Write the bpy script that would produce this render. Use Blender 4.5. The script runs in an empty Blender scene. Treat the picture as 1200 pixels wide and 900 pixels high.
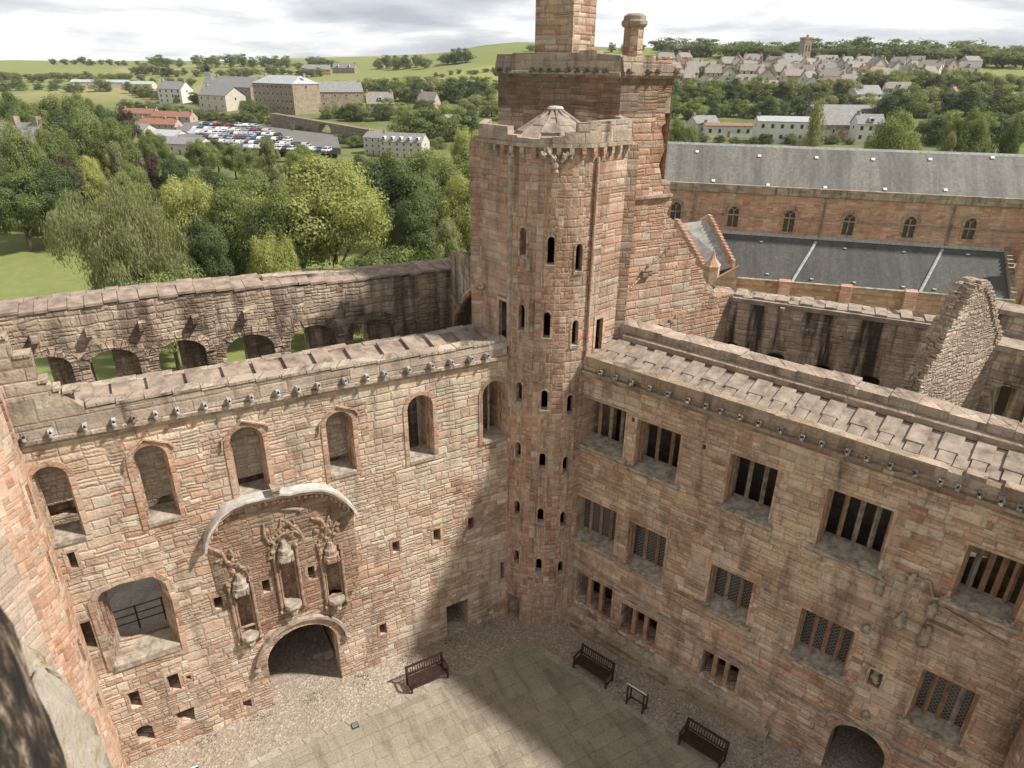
import bpy, math, random
import numpy as np
from mathutils import Vector, Matrix, geometry
random.seed(7); NR = np.random.default_rng(11)
sc = bpy.context.scene
COL = sc.collection
# ---------------------------------------------------------------- camera
F_ = 800.0; PITCH = math.atan(370/800.); ROLL = math.radians(0.66); CAMZ = 23.0
cp, sp = math.cos(PITCH), math.sin(PITCH)
FW = np.array([0, cp, -sp]); UP = np.array([0, sp, cp]); RX = np.array([1., 0, 0])
CX = RX*math.cos(ROLL)+UP*math.sin(ROLL); CY = -RX*math.sin(ROLL)+UP*math.cos(ROLL)
cam = bpy.data.objects.new('camera', bpy.data.cameras.new('camera')); COL.objects.link(cam)
cam.matrix_world = Matrix(((CX[0], CY[0], -FW[0], 0), (CX[1], CY[1], -FW[1], 0), (CX[2], CY[2], -FW[2], CAMZ), (0, 0, 0, 1)))
cam.data.sensor_width = 36; cam.data.lens = 36*F_/1200; cam.data.dof.use_dof = True; cam.data.dof.focus_distance = 32; cam.data.dof.aperture_fstop = 5.0; cam.data.clip_start = 0.05; cam.data.clip_end = 12000
sc.camera = cam
# ---------------------------------------------------------------- world, sun, exposure
SUN_BEAR, SUN_EL = 97.0, 49.0
w = bpy.data.worlds.new('World'); sc.world = w; w.use_nodes = True
nt = w.node_tree; nt.nodes.clear()
def wn(t, **k):
    n = nt.nodes.new(t)
    for a, b in k.items(): setattr(n, a, b)
    return n
out = wn('ShaderNodeOutputWorld'); bg = wn('ShaderNodeBackground'); bg.inputs[1].default_value = 0.1
sky = wn('ShaderNodeTexSky'); sky.sky_type = 'NISHITA'; sky.sun_disc = False
sky.sun_elevation = math.radians(SUN_EL); sky.sun_rotation = math.radians(SUN_BEAR)
tc = wn('ShaderNodeTexCoord'); sep = wn('ShaderNodeSeparateXYZ'); nt.links.new(tc.outputs['Generated'], sep.inputs[0])
def wm(op, a, b=None):
    n = wn('ShaderNodeMath', operation=op)
    for i, x in enumerate((a, b)):
        if x is None: continue
        if isinstance(x, (int, float)): n.inputs[i].default_value = x
        else: nt.links.new(x, n.inputs[i])
    return n.outputs[0]
zz = wm('ADD', wm('MAXIMUM', sep.outputs[2], 0.0), 0.13)
cmb = wn('ShaderNodeCombineXYZ')
nt.links.new(wm('DIVIDE', sep.outputs[0], zz), cmb.inputs[0]); nt.links.new(wm('DIVIDE', sep.outputs[1], zz), cmb.inputs[1])
n1 = wn('ShaderNodeTexNoise'); n1.inputs['Scale'].default_value = 0.62; n1.inputs['Detail'].default_value = 9; n1.inputs['Roughness'].default_value = 0.56
n1.inputs['Distortion'].default_value = 0.25
mp = wn('ShaderNodeMapping'); mp.inputs['Location'].default_value = (3.1, 5.2, 0); mp.inputs['Scale'].default_value = (1, 1, 1)
nt.links.new(cmb.outputs[0], mp.inputs[0]); nt.links.new(mp.outputs[0], n1.inputs['Vector'])
rmp = wn('ShaderNodeValToRGB'); cr = rmp.color_ramp
cr.elements[0].position = 0.33; cr.elements[0].color = (4.2, 4.5, 5.0, 1)
cr.elements[1].position = 0.66; cr.elements[1].color = (9.6, 9.5, 9.3, 1)
e = cr.elements.new(0.44); e.color = (6.0, 6.2, 6.5, 1)
e = cr.elements.new(0.52); e.color = (8.6, 8.6, 8.6, 1)
nt.links.new(n1.outputs[0], rmp.inputs[0])
# brighter towards the horizon, as thin cloud is
n2 = wn('ShaderNodeTexNoise'); n2.inputs['Scale'].default_value = 0.23; n2.inputs['Detail'].default_value = 5
nt.links.new(mp.outputs[0], n2.inputs['Vector'])
mr = wn('ShaderNodeMapRange'); mr.inputs[1].default_value = 0.64; mr.inputs[2].default_value = 0.74
mr.inputs[3].default_value = 1.0; mr.inputs[4].default_value = 0.0
nt.links.new(n2.outputs[0], mr.inputs[0])
mx = wn('ShaderNodeMix', data_type='RGBA'); nt.links.new(mr.outputs[0], mx.inputs[0])
fall = wn('ShaderNodeMapRange'); fall.inputs[1].default_value = .05; fall.inputs[2].default_value = .45; fall.inputs[3].default_value = 1.0; fall.inputs[4].default_value = .54
nt.links.new(sep.outputs[2], fall.inputs[0]); vm = wn('ShaderNodeVectorMath', operation='SCALE'); nt.links.new(rmp.outputs[0], vm.inputs[0]); nt.links.new(fall.outputs[0], vm.inputs['Scale'])
nt.links.new(sky.outputs[0], mx.inputs[6]); nt.links.new(vm.outputs[0], mx.inputs[7])
nt.links.new(mx.outputs[2], bg.inputs[0]); nt.links.new(bg.outputs[0], out.inputs[0])
sd = bpy.data.lights.new('sun', 'SUN'); so = bpy.data.objects.new('sun', sd); COL.objects.link(so)
sd.energy = 5.0; sd.angle = math.radians(3.0); sd.color = (1.0, 0.94, 0.85)
a_, e_ = math.radians(SUN_BEAR), math.radians(SUN_EL)
sv = Vector((math.sin(a_)*math.cos(e_), math.cos(a_)*math.cos(e_), math.sin(e_)))
so.rotation_euler = sv.to_track_quat('Z', 'Y').to_euler(); so.location = (60, 0, 80)
sc.view_settings.view_transform = 'Standard'; sc.view_settings.look = 'None'
sc.view_settings.exposure = 0.36; sc.view_settings.gamma = 1.0

# ---------------------------------------------------------------- geometry helpers
def ray(px, py): return CX*((px-600)/F_) - CY*((py-450)/F_) + FW
CAMP = np.array([0, 0, CAMZ])
def atz(px, py, z):
    d = ray(px, py); return CAMP + d*((z-CAMZ)/d[2])
def atd(px, py, dist):       # point at horizontal distance
    d = ray(px, py); return CAMP + d*(dist/math.hypot(d[0], d[1]))
class Frame:
    """A vertical plane: u along it, z up, w away from the courtyard."""
    def __init__(s, A, B=None, t=None, n=None):
        s.A = np.array(A[:2], float)
        s.t = np.array(t, float) if t is not None else (np.array(B[:2])-s.A)
        s.t = s.t/np.linalg.norm(s.t)
        s.n = np.array([-s.t[1], s.t[0]])
        if n is not None and s.n@np.array(n) < 0: s.n = -s.n
        if n is None and s.n[1] < 0: s.n = -s.n
    def P(s, u, z, w=0.):
        q = s.A+s.t*u+s.n*w; return (q[0], q[1], z)
    def px(s, x, y, w=0.):
        d = ray(x, y); A = s.A+s.n*w; nn = s.n
        k = (nn@A)/(nn@d[:2]); p = CAMP+d*k
        return (float((p[:2]-s.A)@s.t), float(p[2]))
    def pxl(s, pts, w=0.): return [s.px(x, y, w) for x, y in pts]
def newell(vs):
    n = Vector((0, 0, 0))
    for i in range(len(vs)):
        a, b = Vector(vs[i]), Vector(vs[(i+1) % len(vs)])
        n += Vector(((a.y-b.y)*(a.z+b.z), (a.z-b.z)*(a.x+b.x), (a.x-b.x)*(a.y+b.y)))
    return n
class MB:
    def __init__(s): s.v = []; s.f = []
    def add(s, vs, fs):
        o = len(s.v); s.v += [tuple(map(float, p)) for p in vs]; s.f += [tuple(i+o for i in f) for f in fs]; return s
    def quad(s, *p): return s.add(p, [tuple(range(len(p)))])
    def hexa(s, b, t):       # bottom loop & top loop (ccw seen from above)
        n = len(b); fs = [tuple(range(n-1, -1, -1)), tuple(range(n, 2*n))]
        for i in range(n): j = (i+1) % n; fs.append((i, j, n+j, n+i))
        return s.add(list(b)+list(t), fs)
    def box(s, c, d, ang=0., tilt=0.):
        x, y, z = d[0]/2, d[1]/2, d[2]/2; M = Matrix.Rotation(ang, 3, 'Z') @ Matrix.Rotation(tilt, 3, 'X'); c = Vector(c)
        P = [c+M@Vector(q) for q in ((-x, -y, -z), (x, -y, -z), (x, y, -z), (-x, y, -z), (-x, -y, z), (x, -y, z), (x, y, z), (-x, y, z))]
        return s.hexa(P[:4], P[4:])
    def fbox(s, fr, u0, u1, z0, z1, w0, w1, dz0=0., dz1=0.):   # dz: lift of the far (w1) side
        P = fr.P; b = [P(u0, z0, w0), P(u1, z0, w0), P(u1, z0+dz0, w1), P(u0, z0+dz0, w1)]
        t = [P(u0, z1, w0), P(u1, z1, w0), P(u1, z1+dz1, w1), P(u0, z1+dz1, w1)]
        return s.hexa(b, t)
    def sweep(s, fr, prof, u0, u1, za=0., zb=0.):  # prof list of (w,z)
        n = len(prof); a = [fr.P(u0, z+za, w_) for w_, z in prof]; b = [fr.P(u1, z+zb, w_) for w_, z in prof]
        fs = [tuple(range(n)), tuple(range(2*n-1, n-1, -1))]
        for i in range(n): j = (i+1) % n; fs.append((i, n+i, n+j, j))
        return s.add(a+b, fs)
    def tube(s, pts, r, n=8, cap=True):
        pts = [Vector(p) for p in pts]; rr = r if isinstance(r, (list, tuple)) else [r]*len(pts)
        vs = []; up = None
        for i, p in enumerate(pts):
            d = (pts[min(i+1, len(pts)-1)]-pts[max(i-1, 0)]).normalized()
            if up is None or abs(d.dot(up)) > .98: up = Vector((0, 0, 1)) if abs(d.z) < .9 else Vector((1, 0, 0))
            a = d.cross(up).normalized(); b = d.cross(a).normalized()
            for k in range(n):
                t = 2*math.pi*k/n; vs.append(p+(a*math.cos(t)+b*math.sin(t))*rr[i])
        fs = []
        for i in range(len(pts)-1):
            for k in range(n):
                k2 = (k+1) % n; fs.append((i*n+k, i*n+k2, (i+1)*n+k2, (i+1)*n+k))
        if cap: fs += [tuple(range(n-1, -1, -1)), tuple(range((len(pts)-1)*n, len(pts)*n))]
        return s.add(vs, fs)
    def lathe(s, c, prof, n=16, a0=0., a1=2*math.pi, jit=0.):
        full = abs(a1-a0-2*math.pi) < 1e-6; m = n if full else n+1; vs = []
        for r, z in prof:
            for k in range(m):
                t = a0+(a1-a0)*k/n; q = r*(1+random.uniform(-jit, jit)); vs.append((c[0]+q*math.cos(t), c[1]+q*math.sin(t), c[2]+z))
        fs = []
        for i in range(len(prof)-1):
            for k in range(n):
                k2 = (k+1) % m; fs.append((i*m+k, i*m+k2, (i+1)*m+k2, (i+1)*m+k))
        return s.add(vs, fs)
    def blob(s, c, d, fr=None, n=7, m=5, jit=.15, ang=0.):
        vs = []; ca, sa = math.cos(ang), math.sin(ang)
        for i in range(m+1):
            ph = math.pi*i/m
            for k in range(n):
                t = 2*math.pi*k/n; q = 1+random.uniform(-jit, jit)
                x = d[0]*math.sin(ph)*math.cos(t)*q; y = d[1]*math.sin(ph)*math.sin(t)*q; z = d[2]*math.cos(ph)*q
                vs.append((c[0]+x*ca-y*sa, c[1]+x*sa+y*ca, c[2]+z))
        fs = []
        for i in range(m):
            for k in range(n): k2 = (k+1) % n; fs.append((i*n+k, (i+1)*n+k, (i+1)*n+k2, i*n+k2))
        return s.add(vs, fs)
    def build(s, name, mat, parent=None, smooth=False, sharp=35):
        return mkobj(name, s.v, s.f, mat, parent, smooth, sharp)
def mkobj(name, v, f, mat, parent=None, smooth=False, sharp=35):
    me = bpy.data.meshes.new(name)
    off = np.array(parent['_o'] if parent is not None and '_o' in parent else (0, 0, 0), float)
    V = np.array(v, float).reshape(-1, 3)
    me.from_pydata((V-off).tolist(), [], f); me.update(); me.validate(verbose=False)
    me.materials.append(mat)
    uv = me.uv_layers.new(name='uv')
    nl = len(me.loops); vi = np.empty(nl, np.int32); me.loops.foreach_get('vertex_index', vi)
    npoly = len(me.polygons); nrm = np.empty(npoly*3); me.polygons.foreach_get('normal', nrm); nrm = nrm.reshape(-1, 3)
    tot = np.empty(npoly, np.int32); me.polygons.foreach_get('loop_total', tot)
    LN = np.repeat(nrm, tot, axis=0); co = np.empty(len(me.vertices)*3); me.vertices.foreach_get('co', co); co = co.reshape(-1, 3)+off; W = co[vi]
    side = np.abs(LN[:, 2]) < 0.75
    hl = np.maximum(np.hypot(LN[:, 0], LN[:, 1]), 1e-6); tx, ty = -LN[:, 1]/hl, LN[:, 0]/hl
    # snap the tangent so slightly different facets share one direction
    U = np.where(side, W[:, 0]*tx+W[:, 1]*ty, W[:, 0]); Vv = np.where(side, W[:, 2], W[:, 1])
    uv.data.foreach_set('uv', np.stack([U, Vv], 1).astype(np.float32).ravel())
    if smooth:
        me.polygons.foreach_set('use_smooth', [True]*npoly)
        try: me.set_sharp_from_angle(angle=math.radians(sharp))
        except Exception: pass
    o = bpy.data.objects.new(name, me); COL.objects.link(o)
    if parent is not None:
        o.parent = parent
        if '_o' in parent: o['_o'] = [float(x) for x in off]
    return o
def tag(o, label=None, cat=None, group=None, kind=None):
    if label: o['label'] = label
    if cat: o['category'] = cat
    if group: o['group'] = group
    if kind: o['kind'] = kind
    return o
def thing(name, label, cat, loc=(0, 0, 0), group=None, rz=0.):
    o = bpy.data.objects.new(name, None); COL.objects.link(o); o.location = loc; o.rotation_euler = (0, 0, rz)
    o.empty_display_size = .3
    if rz == 0.: o['_o'] = [float(x) for x in loc]
    return tag(o, label, cat, group)
def subthing(o): return o
def copy_tree(o, parent=None):
    c = o.copy(); COL.objects.link(c)
    if parent is not None: c.parent = parent
    for ch in list(o.children): copy_tree(ch, c)
    return c
def sub(name, mb, mat, part, root, smooth=False):   # sub-part of a part whose mesh is in root coords
    part['_o'] = list(root['_o']) if '_o' in root else [0, 0, 0]
    o = mb.build(name, mat, part, smooth); return o
def inside(p, poly):
    x, y = p; c = False; n = len(poly); j = n-1
    for i in range(n):
        xi, yi = poly[i]; xj, yj = poly[j]
        if (yi > y) != (yj > y) and x < (xj-xi)*(y-yi)/(yj-yi)+xi: c = not c
        j = i
    return c
def wall(P, outer, holes, w0, w1, slices=(), skip_back=False):
    """Slab with real openings. P(u,z,w) -> world."""
    pts = []; edges = []
    def loop(L):
        o = len(pts); n = len(L); pts.extend(Vector(p) for p in L); edges.extend((o+i, o+(i+1) % n) for i in range(n))
    loop(outer)
    for h in holes: loop(h)
    zmin = min(p[1] for p in outer)-1; zmax = max(p[1] for p in outer)+1
    for x in slices:
        o = len(pts); pts.extend((Vector((x, zmin)), Vector((x, zmax)))); edges.append((o, o+1))
    r = geometry.delaunay_2d_cdt(pts, edges, [], 0, 1e-5)
    V, Fc = r[0], r[2]
    keep = []
    for f in Fc:
        c = sum((V[i] for i in f), Vector((0, 0)))/len(f)
        if inside(c, outer) and not any(inside(c, h) for h in holes):
            a, b, d = (V[i] for i in f[:3])
            if abs((b-a).cross(d-a)) < 1e-9: continue
            if (b-a).cross(d-a) < 0: f = f[::-1]
            keep.append(tuple(f))
    used = sorted({i for f in keep for i in f}); mp_ = {k: i for i, k in enumerate(used)}; n = len(used)
    vs = [P(V[k].x, V[k].y, w0) for k in used]+[P(V[k].x, V[k].y, w1) for k in used]
    # orientation
    f0 = keep[0]; nn = newell([vs[mp_[i]] for i in f0]); cen = Vector(vs[n+mp_[f0[0]]])-Vector(vs[mp_[f0[0]]])
    flip = nn.dot(cen) > 0
    fs = []; ec = {}
    for f in keep:
        g = tuple(mp_[i] for i in f); g = g[::-1] if flip else g
        fs.append(g)
        if not skip_back: fs.append(tuple(n+i for i in g[::-1]))
        for i in range(len(g)): ec[(g[i], g[(i+1) % len(g)])] = 1
    for (a, b) in ec:
        if (b, a) not in ec: fs.append((b, a, n+a, n+b))
    m = MB(); m.add(vs, fs); return m
def rect(u0, u1, z0, z1): return [(u0, z0), (u1, z0), (u1, z1), (u0, z1)]
def arch(u0, u1, z0, zt, k=1.0, n=10):
    r = (u1-u0)/2; h = min(r*k, zt-z0-.05); c = (u0+u1)/2; zs = zt-h
    return [(u0, z0), (u1, z0)]+[(c+r*math.cos(math.pi*i/n), zs+h*math.sin(math.pi*i/n)) for i in range(n+1)]
def ring(P, a, b, w0, w1): return wall(P, a, [b], w0, w1)
def grow(L, d):
    c = (sum(p[0] for p in L)/len(L), sum(p[1] for p in L)/len(L)); out = []
    n = len(L)
    for i in range(n):
        p0, p1, p2 = Vector(L[i-1]), Vector(L[i]), Vector(L[(i+1) % n])
        e1 = (p1-p0); e2 = (p2-p1)
        if e1.length < 1e-6: e1 = e2
        if e2.length < 1e-6: e2 = e1
        e1 = e1.normalized(); e2 = e2.normalized()
        m = Vector((e1.y+e2.y, -e1.x-e2.x)); m = m.normalized() if m.length > 1e-6 else Vector((e1.y, -e1.x))
        s_ = max(.5, m.dot(Vector((e1.y, -e1.x)))); q = p1+m*d/s_
        out.append((q.x, q.y))
    return out
def ragged(pts, step=.35, amp=.07, seed=1):
    """subdivide a polyline and jitter its heights like broken courses"""
    rr = random.Random(seed); out = []
    for (a, b) in zip(pts[:-1], pts[1:]):
        n = max(1, int(math.hypot(b[0]-a[0], b[1]-a[1])/step))
        for i in range(n):
            t = i/n; u = a[0]+(b[0]-a[0])*t; z = a[1]+(b[1]-a[1])*t+rr.uniform(-amp, amp)
            if out: out.append((u-.01*(1 if b[0] > a[0] else -1), out[-1][1]))
            out.append((u, z))
    out.append(pts[-1]); return out

# ---------------------------------------------------------------- materials
def M_(name):
    m = bpy.data.materials.new(name); m.use_nodes = True; t = m.node_tree; t.nodes.clear()
    o = t.nodes.new('ShaderNodeOutputMaterial'); b = t.nodes.new('ShaderNodeBsdfPrincipled'); t.links.new(b.outputs[0], o.inputs[0])
    return m, t, b
class G:
    def __init__(s, t): s.t = t
    def n(s, typ, **k):
        n = s.t.nodes.new(typ)
        for a, b in k.items(): setattr(n, a, b)
        return n
    def put(s, sock, x):
        if isinstance(x, (int, float)): sock.default_value = x
        elif isinstance(x, (tuple, list)): sock.default_value = tuple(x)+((1,) if len(x) == 3 and sock.type == 'RGBA' else ())
        else: s.t.links.new(x, sock)
    def m(s, op, a, b=None, c=None):
        n = s.n('ShaderNodeMath', operation=op)
        for i, x in enumerate((a, b, c)):
            if x is not None: s.put(n.inputs[i], x)
        return n.outputs[0]
    def noise(s, vec, scale, det=3, rough=.5, dist=0.):
        n = s.n('ShaderNodeTexNoise'); s.put(n.inputs['Vector'], vec); n.inputs['Scale'].default_value = scale
        n.inputs['Detail'].default_value = det; n.inputs['Roughness'].default_value = rough; n.inputs['Distortion'].default_value = dist
        return n.outputs[0]
    def mixc(s, f, a, b, mode='MIX'):
        n = s.n('ShaderNodeMix', data_type='RGBA', blend_type=mode)
        s.put(n.inputs[0], f); s.put(n.inputs[6], a); s.put(n.inputs[7], b); return n.outputs[2]
    def ramp(s, f, els, interp='LINEAR'):
        n = s.n('ShaderNodeValToRGB'); r = n.color_ramp; r.interpolation = interp
        while len(r.elements) > 1: r.elements.remove(r.elements[-1])
        for i, (p, c) in enumerate(els):
            e = r.elements[0] if i == 0 else r.elements.new(p)
            e.position = p; c = (c, c, c) if isinstance(c, (int, float)) else c; e.color = (*c, 1)
        s.put(n.inputs[0], f); return n.outputs[0]
    def rng(s, f, a, b, c=0., d=1.):
        n = s.n('ShaderNodeMapRange'); s.put(n.inputs[0], f)
        for i, x in enumerate((a, b, c, d)): n.inputs[i+1].default_value = x
        return n.outputs[0]
    def comb(s, x, y, z=0.):
        n = s.n('ShaderNodeCombineXYZ'); s.put(n.inputs[0], x); s.put(n.inputs[1], y); s.put(n.inputs[2], z); return n.outputs[0]
    def white(s, v):
        n = s.n('ShaderNodeTexWhiteNoise', noise_dimensions='3D'); s.put(n.inputs['Vector'], v); return n
PINK = [(0., (.21, .125, .08)), (.08, (.38, .215, .14)), (.22, (.50, .30, .195)), (.36, (.56, .385, .27)), (.48, (.44, .335, .25)), (.60, (.60, .45, .325)), (.72, (.53, .45, .36)), (.84, (.66, .55, .43)), (.93, (.55, .32, .20)), (1., (.40, .35, .285))]
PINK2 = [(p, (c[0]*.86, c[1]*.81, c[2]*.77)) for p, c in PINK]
RED = [(0., (.22, .11, .07)), (.15, (.40, .21, .13)), (.35, (.52, .285, .185)), (.55, (.45, .29, .20)), (.7, (.58, .36, .25)), (.80, (.42, .33, .25)), (.92, (.62, .48, .365)), (1., (.36, .29, .225))]
PALE = [(0., (.33, .245, .19)), (.25, (.46, .355, .28)), (.45, (.51, .41, .325)), (.6, (.47, .33, .25)), (.8, (.55, .455, .37)), (.9, (.43, .37, .315)), (1., (.53, .39, .30))]
GREYB = [(0., (.17, .12, .085)), (.25, (.30, .22, .16)), (.5, (.38, .29, .215)), (.7, (.33, .24, .17)), (.85, (.45, .37, .28)), (1., (.36, .25, .17))]
def masonry(name, pal, h=.26, wd=.55, mortar=(.30, .245, .19), joint=.022, rubble=.35, stain=.5, stainc=(.066, .052, .042), lime=.25, bump=.05, dark=1., vary=1., tone=0., streak=0., green=0., sat=.92):
    m, t, b = M_(name); g = G(t)
    uvn = g.n('ShaderNodeUVMap', uv_map='uv'); s_ = g.n('ShaderNodeSeparateXYZ'); g.put(s_.inputs[0], uvn.outputs[0]); U, V = s_.outputs[0], s_.outputs[1]
    uv = uvn.outputs[0]
    pos = g.n('ShaderNodeNewGeometry').outputs['Position']
    wob = g.noise(uv, 1.1, 2, .5); wob2 = g.noise(uv, 4.5, 2, .6)
    v1 = g.m('ADD', V, g.m('MULTIPLY', g.m('SUBTRACT', wob, .5), .34*rubble)); v1 = g.m('ADD', v1, g.m('MULTIPLY', g.m('SUBTRACT', wob2, .5), .12*rubble+.012))
    hv = g.noise(g.comb(0., v1, 3.), 1.4, 1, .5)
    # patched repairs: some stretches are laid in bigger or smaller courses
    reg = g.noise(g.comb(g.m('ADD', g.m('MULTIPLY', g.m('FLOOR', g.m('MULTIPLY', U, 1.1)), .9), 3.), g.m('MULTIPLY', g.m('FLOOR', g.m('MULTIPLY', V, 1.3)), .75), 5.), .33, 2, .6)
    st1 = g.m('GREATER_THAN', reg, .55); st2 = g.m('LESS_THAN', reg, .43)
    hfac = g.m('SUBTRACT', g.m('ADD', 1., g.m('MULTIPLY', st1, .42*vary)), g.m('MULTIPLY', st2, .28*vary))
    h_0, h, wd_0 = h, g.m('MULTIPLY', h, hfac), wd; wd = g.m('MULTIPLY', wd, hfac)
    v2 = g.m('DIVIDE', g.m('ADD', v1, g.m('MULTIPLY', hv, .55)), h)
    row = g.m('FLOOR', v2); fv = g.m('FRACT', v2)
    rr = g.white(g.comb(row, 7.3, 1.1)).outputs[0]
    u1 = g.m('ADD', g.m('DIVIDE', U, wd), g.m('MULTIPLY', rr, 31.7))
    u1 = g.m('MULTIPLY', u1, g.m('ADD', .75, g.m('MULTIPLY', rr, .6)))
    u2 = g.m('ADD', u1, g.m('MULTIPLY', g.noise(g.comb(u1, g.m('MULTIPLY', row, 3.7), 0.), .8, 0), 1.3))
    u2 = g.m('ADD', u2, g.m('MULTIPLY', g.m('SUBTRACT', wob2, .5), .35*rubble))
    col = g.m('FLOOR', u2); fu = g.m('FRACT', u2)
    # some blocks split in two courses
    cell = g.white(g.comb(col, row, 2.)); R = cell.outputs[0]
    split = g.m('GREATER_THAN', g.white(g.comb(col, row, 9.)).outputs[0], 1-.38*rubble-.05)
    fv2 = g.m('FRACT', g.m('MULTIPLY', fv, 2.)); half = g.m('FLOOR', g.m('MULTIPLY', fv, 2.))
    fvv = g.m('ADD', g.m('MULTIPLY', fv, g.m('SUBTRACT', 1., split)), g.m('MULTIPLY', fv2, split))
    hh = g.m('MULTIPLY', h, g.m('SUBTRACT', 1., g.m('MULTIPLY', split, .5)))
    cid = g.white(g.comb(col, row, g.m('ADD', 2., g.m('MULTIPLY', g.m('MULTIPLY', half, split), 5.)))); R = cid.outputs[0]
    du = g.m('MULTIPLY', g.m('MINIMUM', fu, g.m('SUBTRACT', 1., fu)), wd); dv = g.m('MULTIPLY', g.m('MINIMUM', fvv, g.m('SUBTRACT', 1., fvv)), hh)
    d = g.m('MINIMUM', du, dv)
    fine = g.noise(pos, 14., 4, .62)
    jw = g.m('MULTIPLY', joint, g.m('ADD', .4, g.m('MULTIPLY', g.noise(pos, 3.3, 2), 1.3)))
    mk = g.m('SUBTRACT', 1., g.m('MINIMUM', g.m('DIVIDE', d, jw), 1.))   # 1 in the joint
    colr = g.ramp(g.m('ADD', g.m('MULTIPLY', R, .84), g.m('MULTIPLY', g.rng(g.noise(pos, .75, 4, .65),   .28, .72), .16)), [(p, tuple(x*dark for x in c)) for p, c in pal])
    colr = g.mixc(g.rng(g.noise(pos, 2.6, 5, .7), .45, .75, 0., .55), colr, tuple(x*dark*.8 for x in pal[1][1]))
    big = g.noise(pos, .34, 4, .6)
    lum = g.n('ShaderNodeHueSaturation'); lum.inputs['Saturation'].default_value = sat; g.put(lum.inputs['Color'], colr); colr = lum.outputs[0]
    colr = g.mixc(g.rng(big, .42, .68, 0., .55), colr, tuple(x*dark for x in pal[-3][1]))
    colr = g.mixc(1., colr, g.ramp(fine, [(.25, .70), (.5, 1.), (.78, 1.22)]), 'MULTIPLY')
    lj = g.white(g.comb(col, row, g.m('ADD', 11., half))).outputs[0]; colr = g.mixc(vary, colr, g.mixc(1., colr, g.ramp(lj, [(0., .78), (.25, .93), (.7, 1.05), (1., 1.2)]), 'MULTIPLY'))
    # lime wash and lichen patches
    lm = g.noise(pos, .9, 6, .72, .4)
    colr = g.mixc(g.rng(lm, .58-.1*lime, .72, 0., lime*1.6 if lime < .6 else .95), colr, (.62*dark, .53*dark, .45*dark))
    mcol = g.mixc(g.noise(pos, 1.3, 3), tuple(x*.28 for x in mortar), tuple(x*.8 for x in mortar))
    colr = g.mixc(g.m('MULTIPLY', mk, g.rng(g.noise(pos, 1.9, 3), .3, .7, .15, .7)), colr, mcol)
    # soot and damp: noise drawn out down the wall
    sv_ = g.noise(g.comb(g.m('MULTIPLY', U, 1.5), g.m('MULTIPLY', V, .22), 4.), 1., 5, .65)
    sx = g.m('MULTIPLY', g.rng(sv_, .5, .72), stain)
    spots = g.rng(g.noise(pos, 2.3, 5, .75), .6, .75)
    wide = g.m('MULTIPLY', g.rng(g.noise(pos, .55, 6, .72), .48, .66), g.rng(g.noise(pos, 9., 5, .8), .36, .60, .35, 1.15))
    colr = g.mixc(g.m('MULTIPLY', st2, g.m('MULTIPLY', vary, .22)), colr, tuple(x*.62 for x in pal[1][1])); colr = g.mixc(g.m('MULTIPLY', st1, g.m('MULTIPLY', vary, .18)), colr, (.52*dark, .46*dark, .37*dark))
    sx = g.m('MINIMUM', g.m('ADD', sx, g.m('MULTIPLY', g.m('ADD', spots, wide), stain*.55)), .9)
    colr = g.mixc(sx, colr, stainc)
    if streak:
        st = g.rng(g.noise(g.comb(g.m('MULTIPLY', U, 1.15), g.m('MULTIPLY', V, .10), 9.), 1.6, 4, .6), .44, .58)
        colr = g.mixc(g.m('MULTIPLY', st, streak), colr, (.055, .042, .033))
    if green:
        gr = g.rng(g.noise(pos, .8, 5, .7), .5, .66)
        colr = g.mixc(g.m('MULTIPLY', gr, green), colr, (.12, .12, .055))
    g.put(b.inputs['Base Color'], colr); b.inputs['Roughness'].default_value = .93
    b.inputs['Specular IOR Level'].default_value = .15
    hgt = g.m('ADD', g.m('MULTIPLY', g.m('MINIMUM', g.m('DIVIDE', d, .05), 1.), .42), g.m('MULTIPLY', cid.outputs[0], .38))
    hgt = g.m('ADD', hgt, g.m('MULTIPLY', fine, .5)); hgt = g.m('ADD', hgt, g.m('MULTIPLY', g.noise(pos, 5., 3, .6), .55))
    bp = g.n('ShaderNodeBump'); bp.inputs['Strength'].default_value = .9; bp.inputs['Distance'].default_value = bump
    g.put(bp.inputs['Height'], hgt); g.put(b.inputs['Normal'], bp.outputs[0])
    return m
def plain(name, col, rough=.8, var=.25, scale=6., bump=0., col2=None, metal=0., spec=.3):
    m, t, b = M_(name); g = G(t); pos = g.n('ShaderNodeTexCoord').outputs['Object']
    n = g.noise(pos, scale, 5, .65); c2 = col2 or tuple(x*(1-var*1.4) for x in col)
    g.put(b.inputs['Base Color'], g.mixc(g.rng(n, .3, .7), c2, tuple(x*(1+var*.5) for x in col)))
    b.inputs['Roughness'].default_value = rough; b.inputs['Metallic'].default_value = metal; b.inputs['Specular IOR Level'].default_value = spec
    if bump:
        bp = g.n('ShaderNodeBump'); bp.inputs['Distance'].default_value = bump; g.put(bp.inputs['Height'], n); g.put(b.inputs['Normal'], bp.outputs[0])
    return m
MAT = {}
MAT['east'] = masonry('east_range_stone', PINK, .25, .50, rubble=.5, lime=.45, stain=.5, bump=.062, joint=.03)
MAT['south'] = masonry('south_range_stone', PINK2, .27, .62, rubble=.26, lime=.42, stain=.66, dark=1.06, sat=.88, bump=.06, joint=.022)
MAT['tower'] = masonry('tower_stone', RED, .30, .72, rubble=.13, lime=.35, stain=.7, dark=.95, sat=.86, bump=.05, joint=.02)
MAT['block'] = masonry('corner_tower_stone', RED, .26, .66, rubble=.25, lime=.4, stain=.55, bump=.06, joint=.02)
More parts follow.
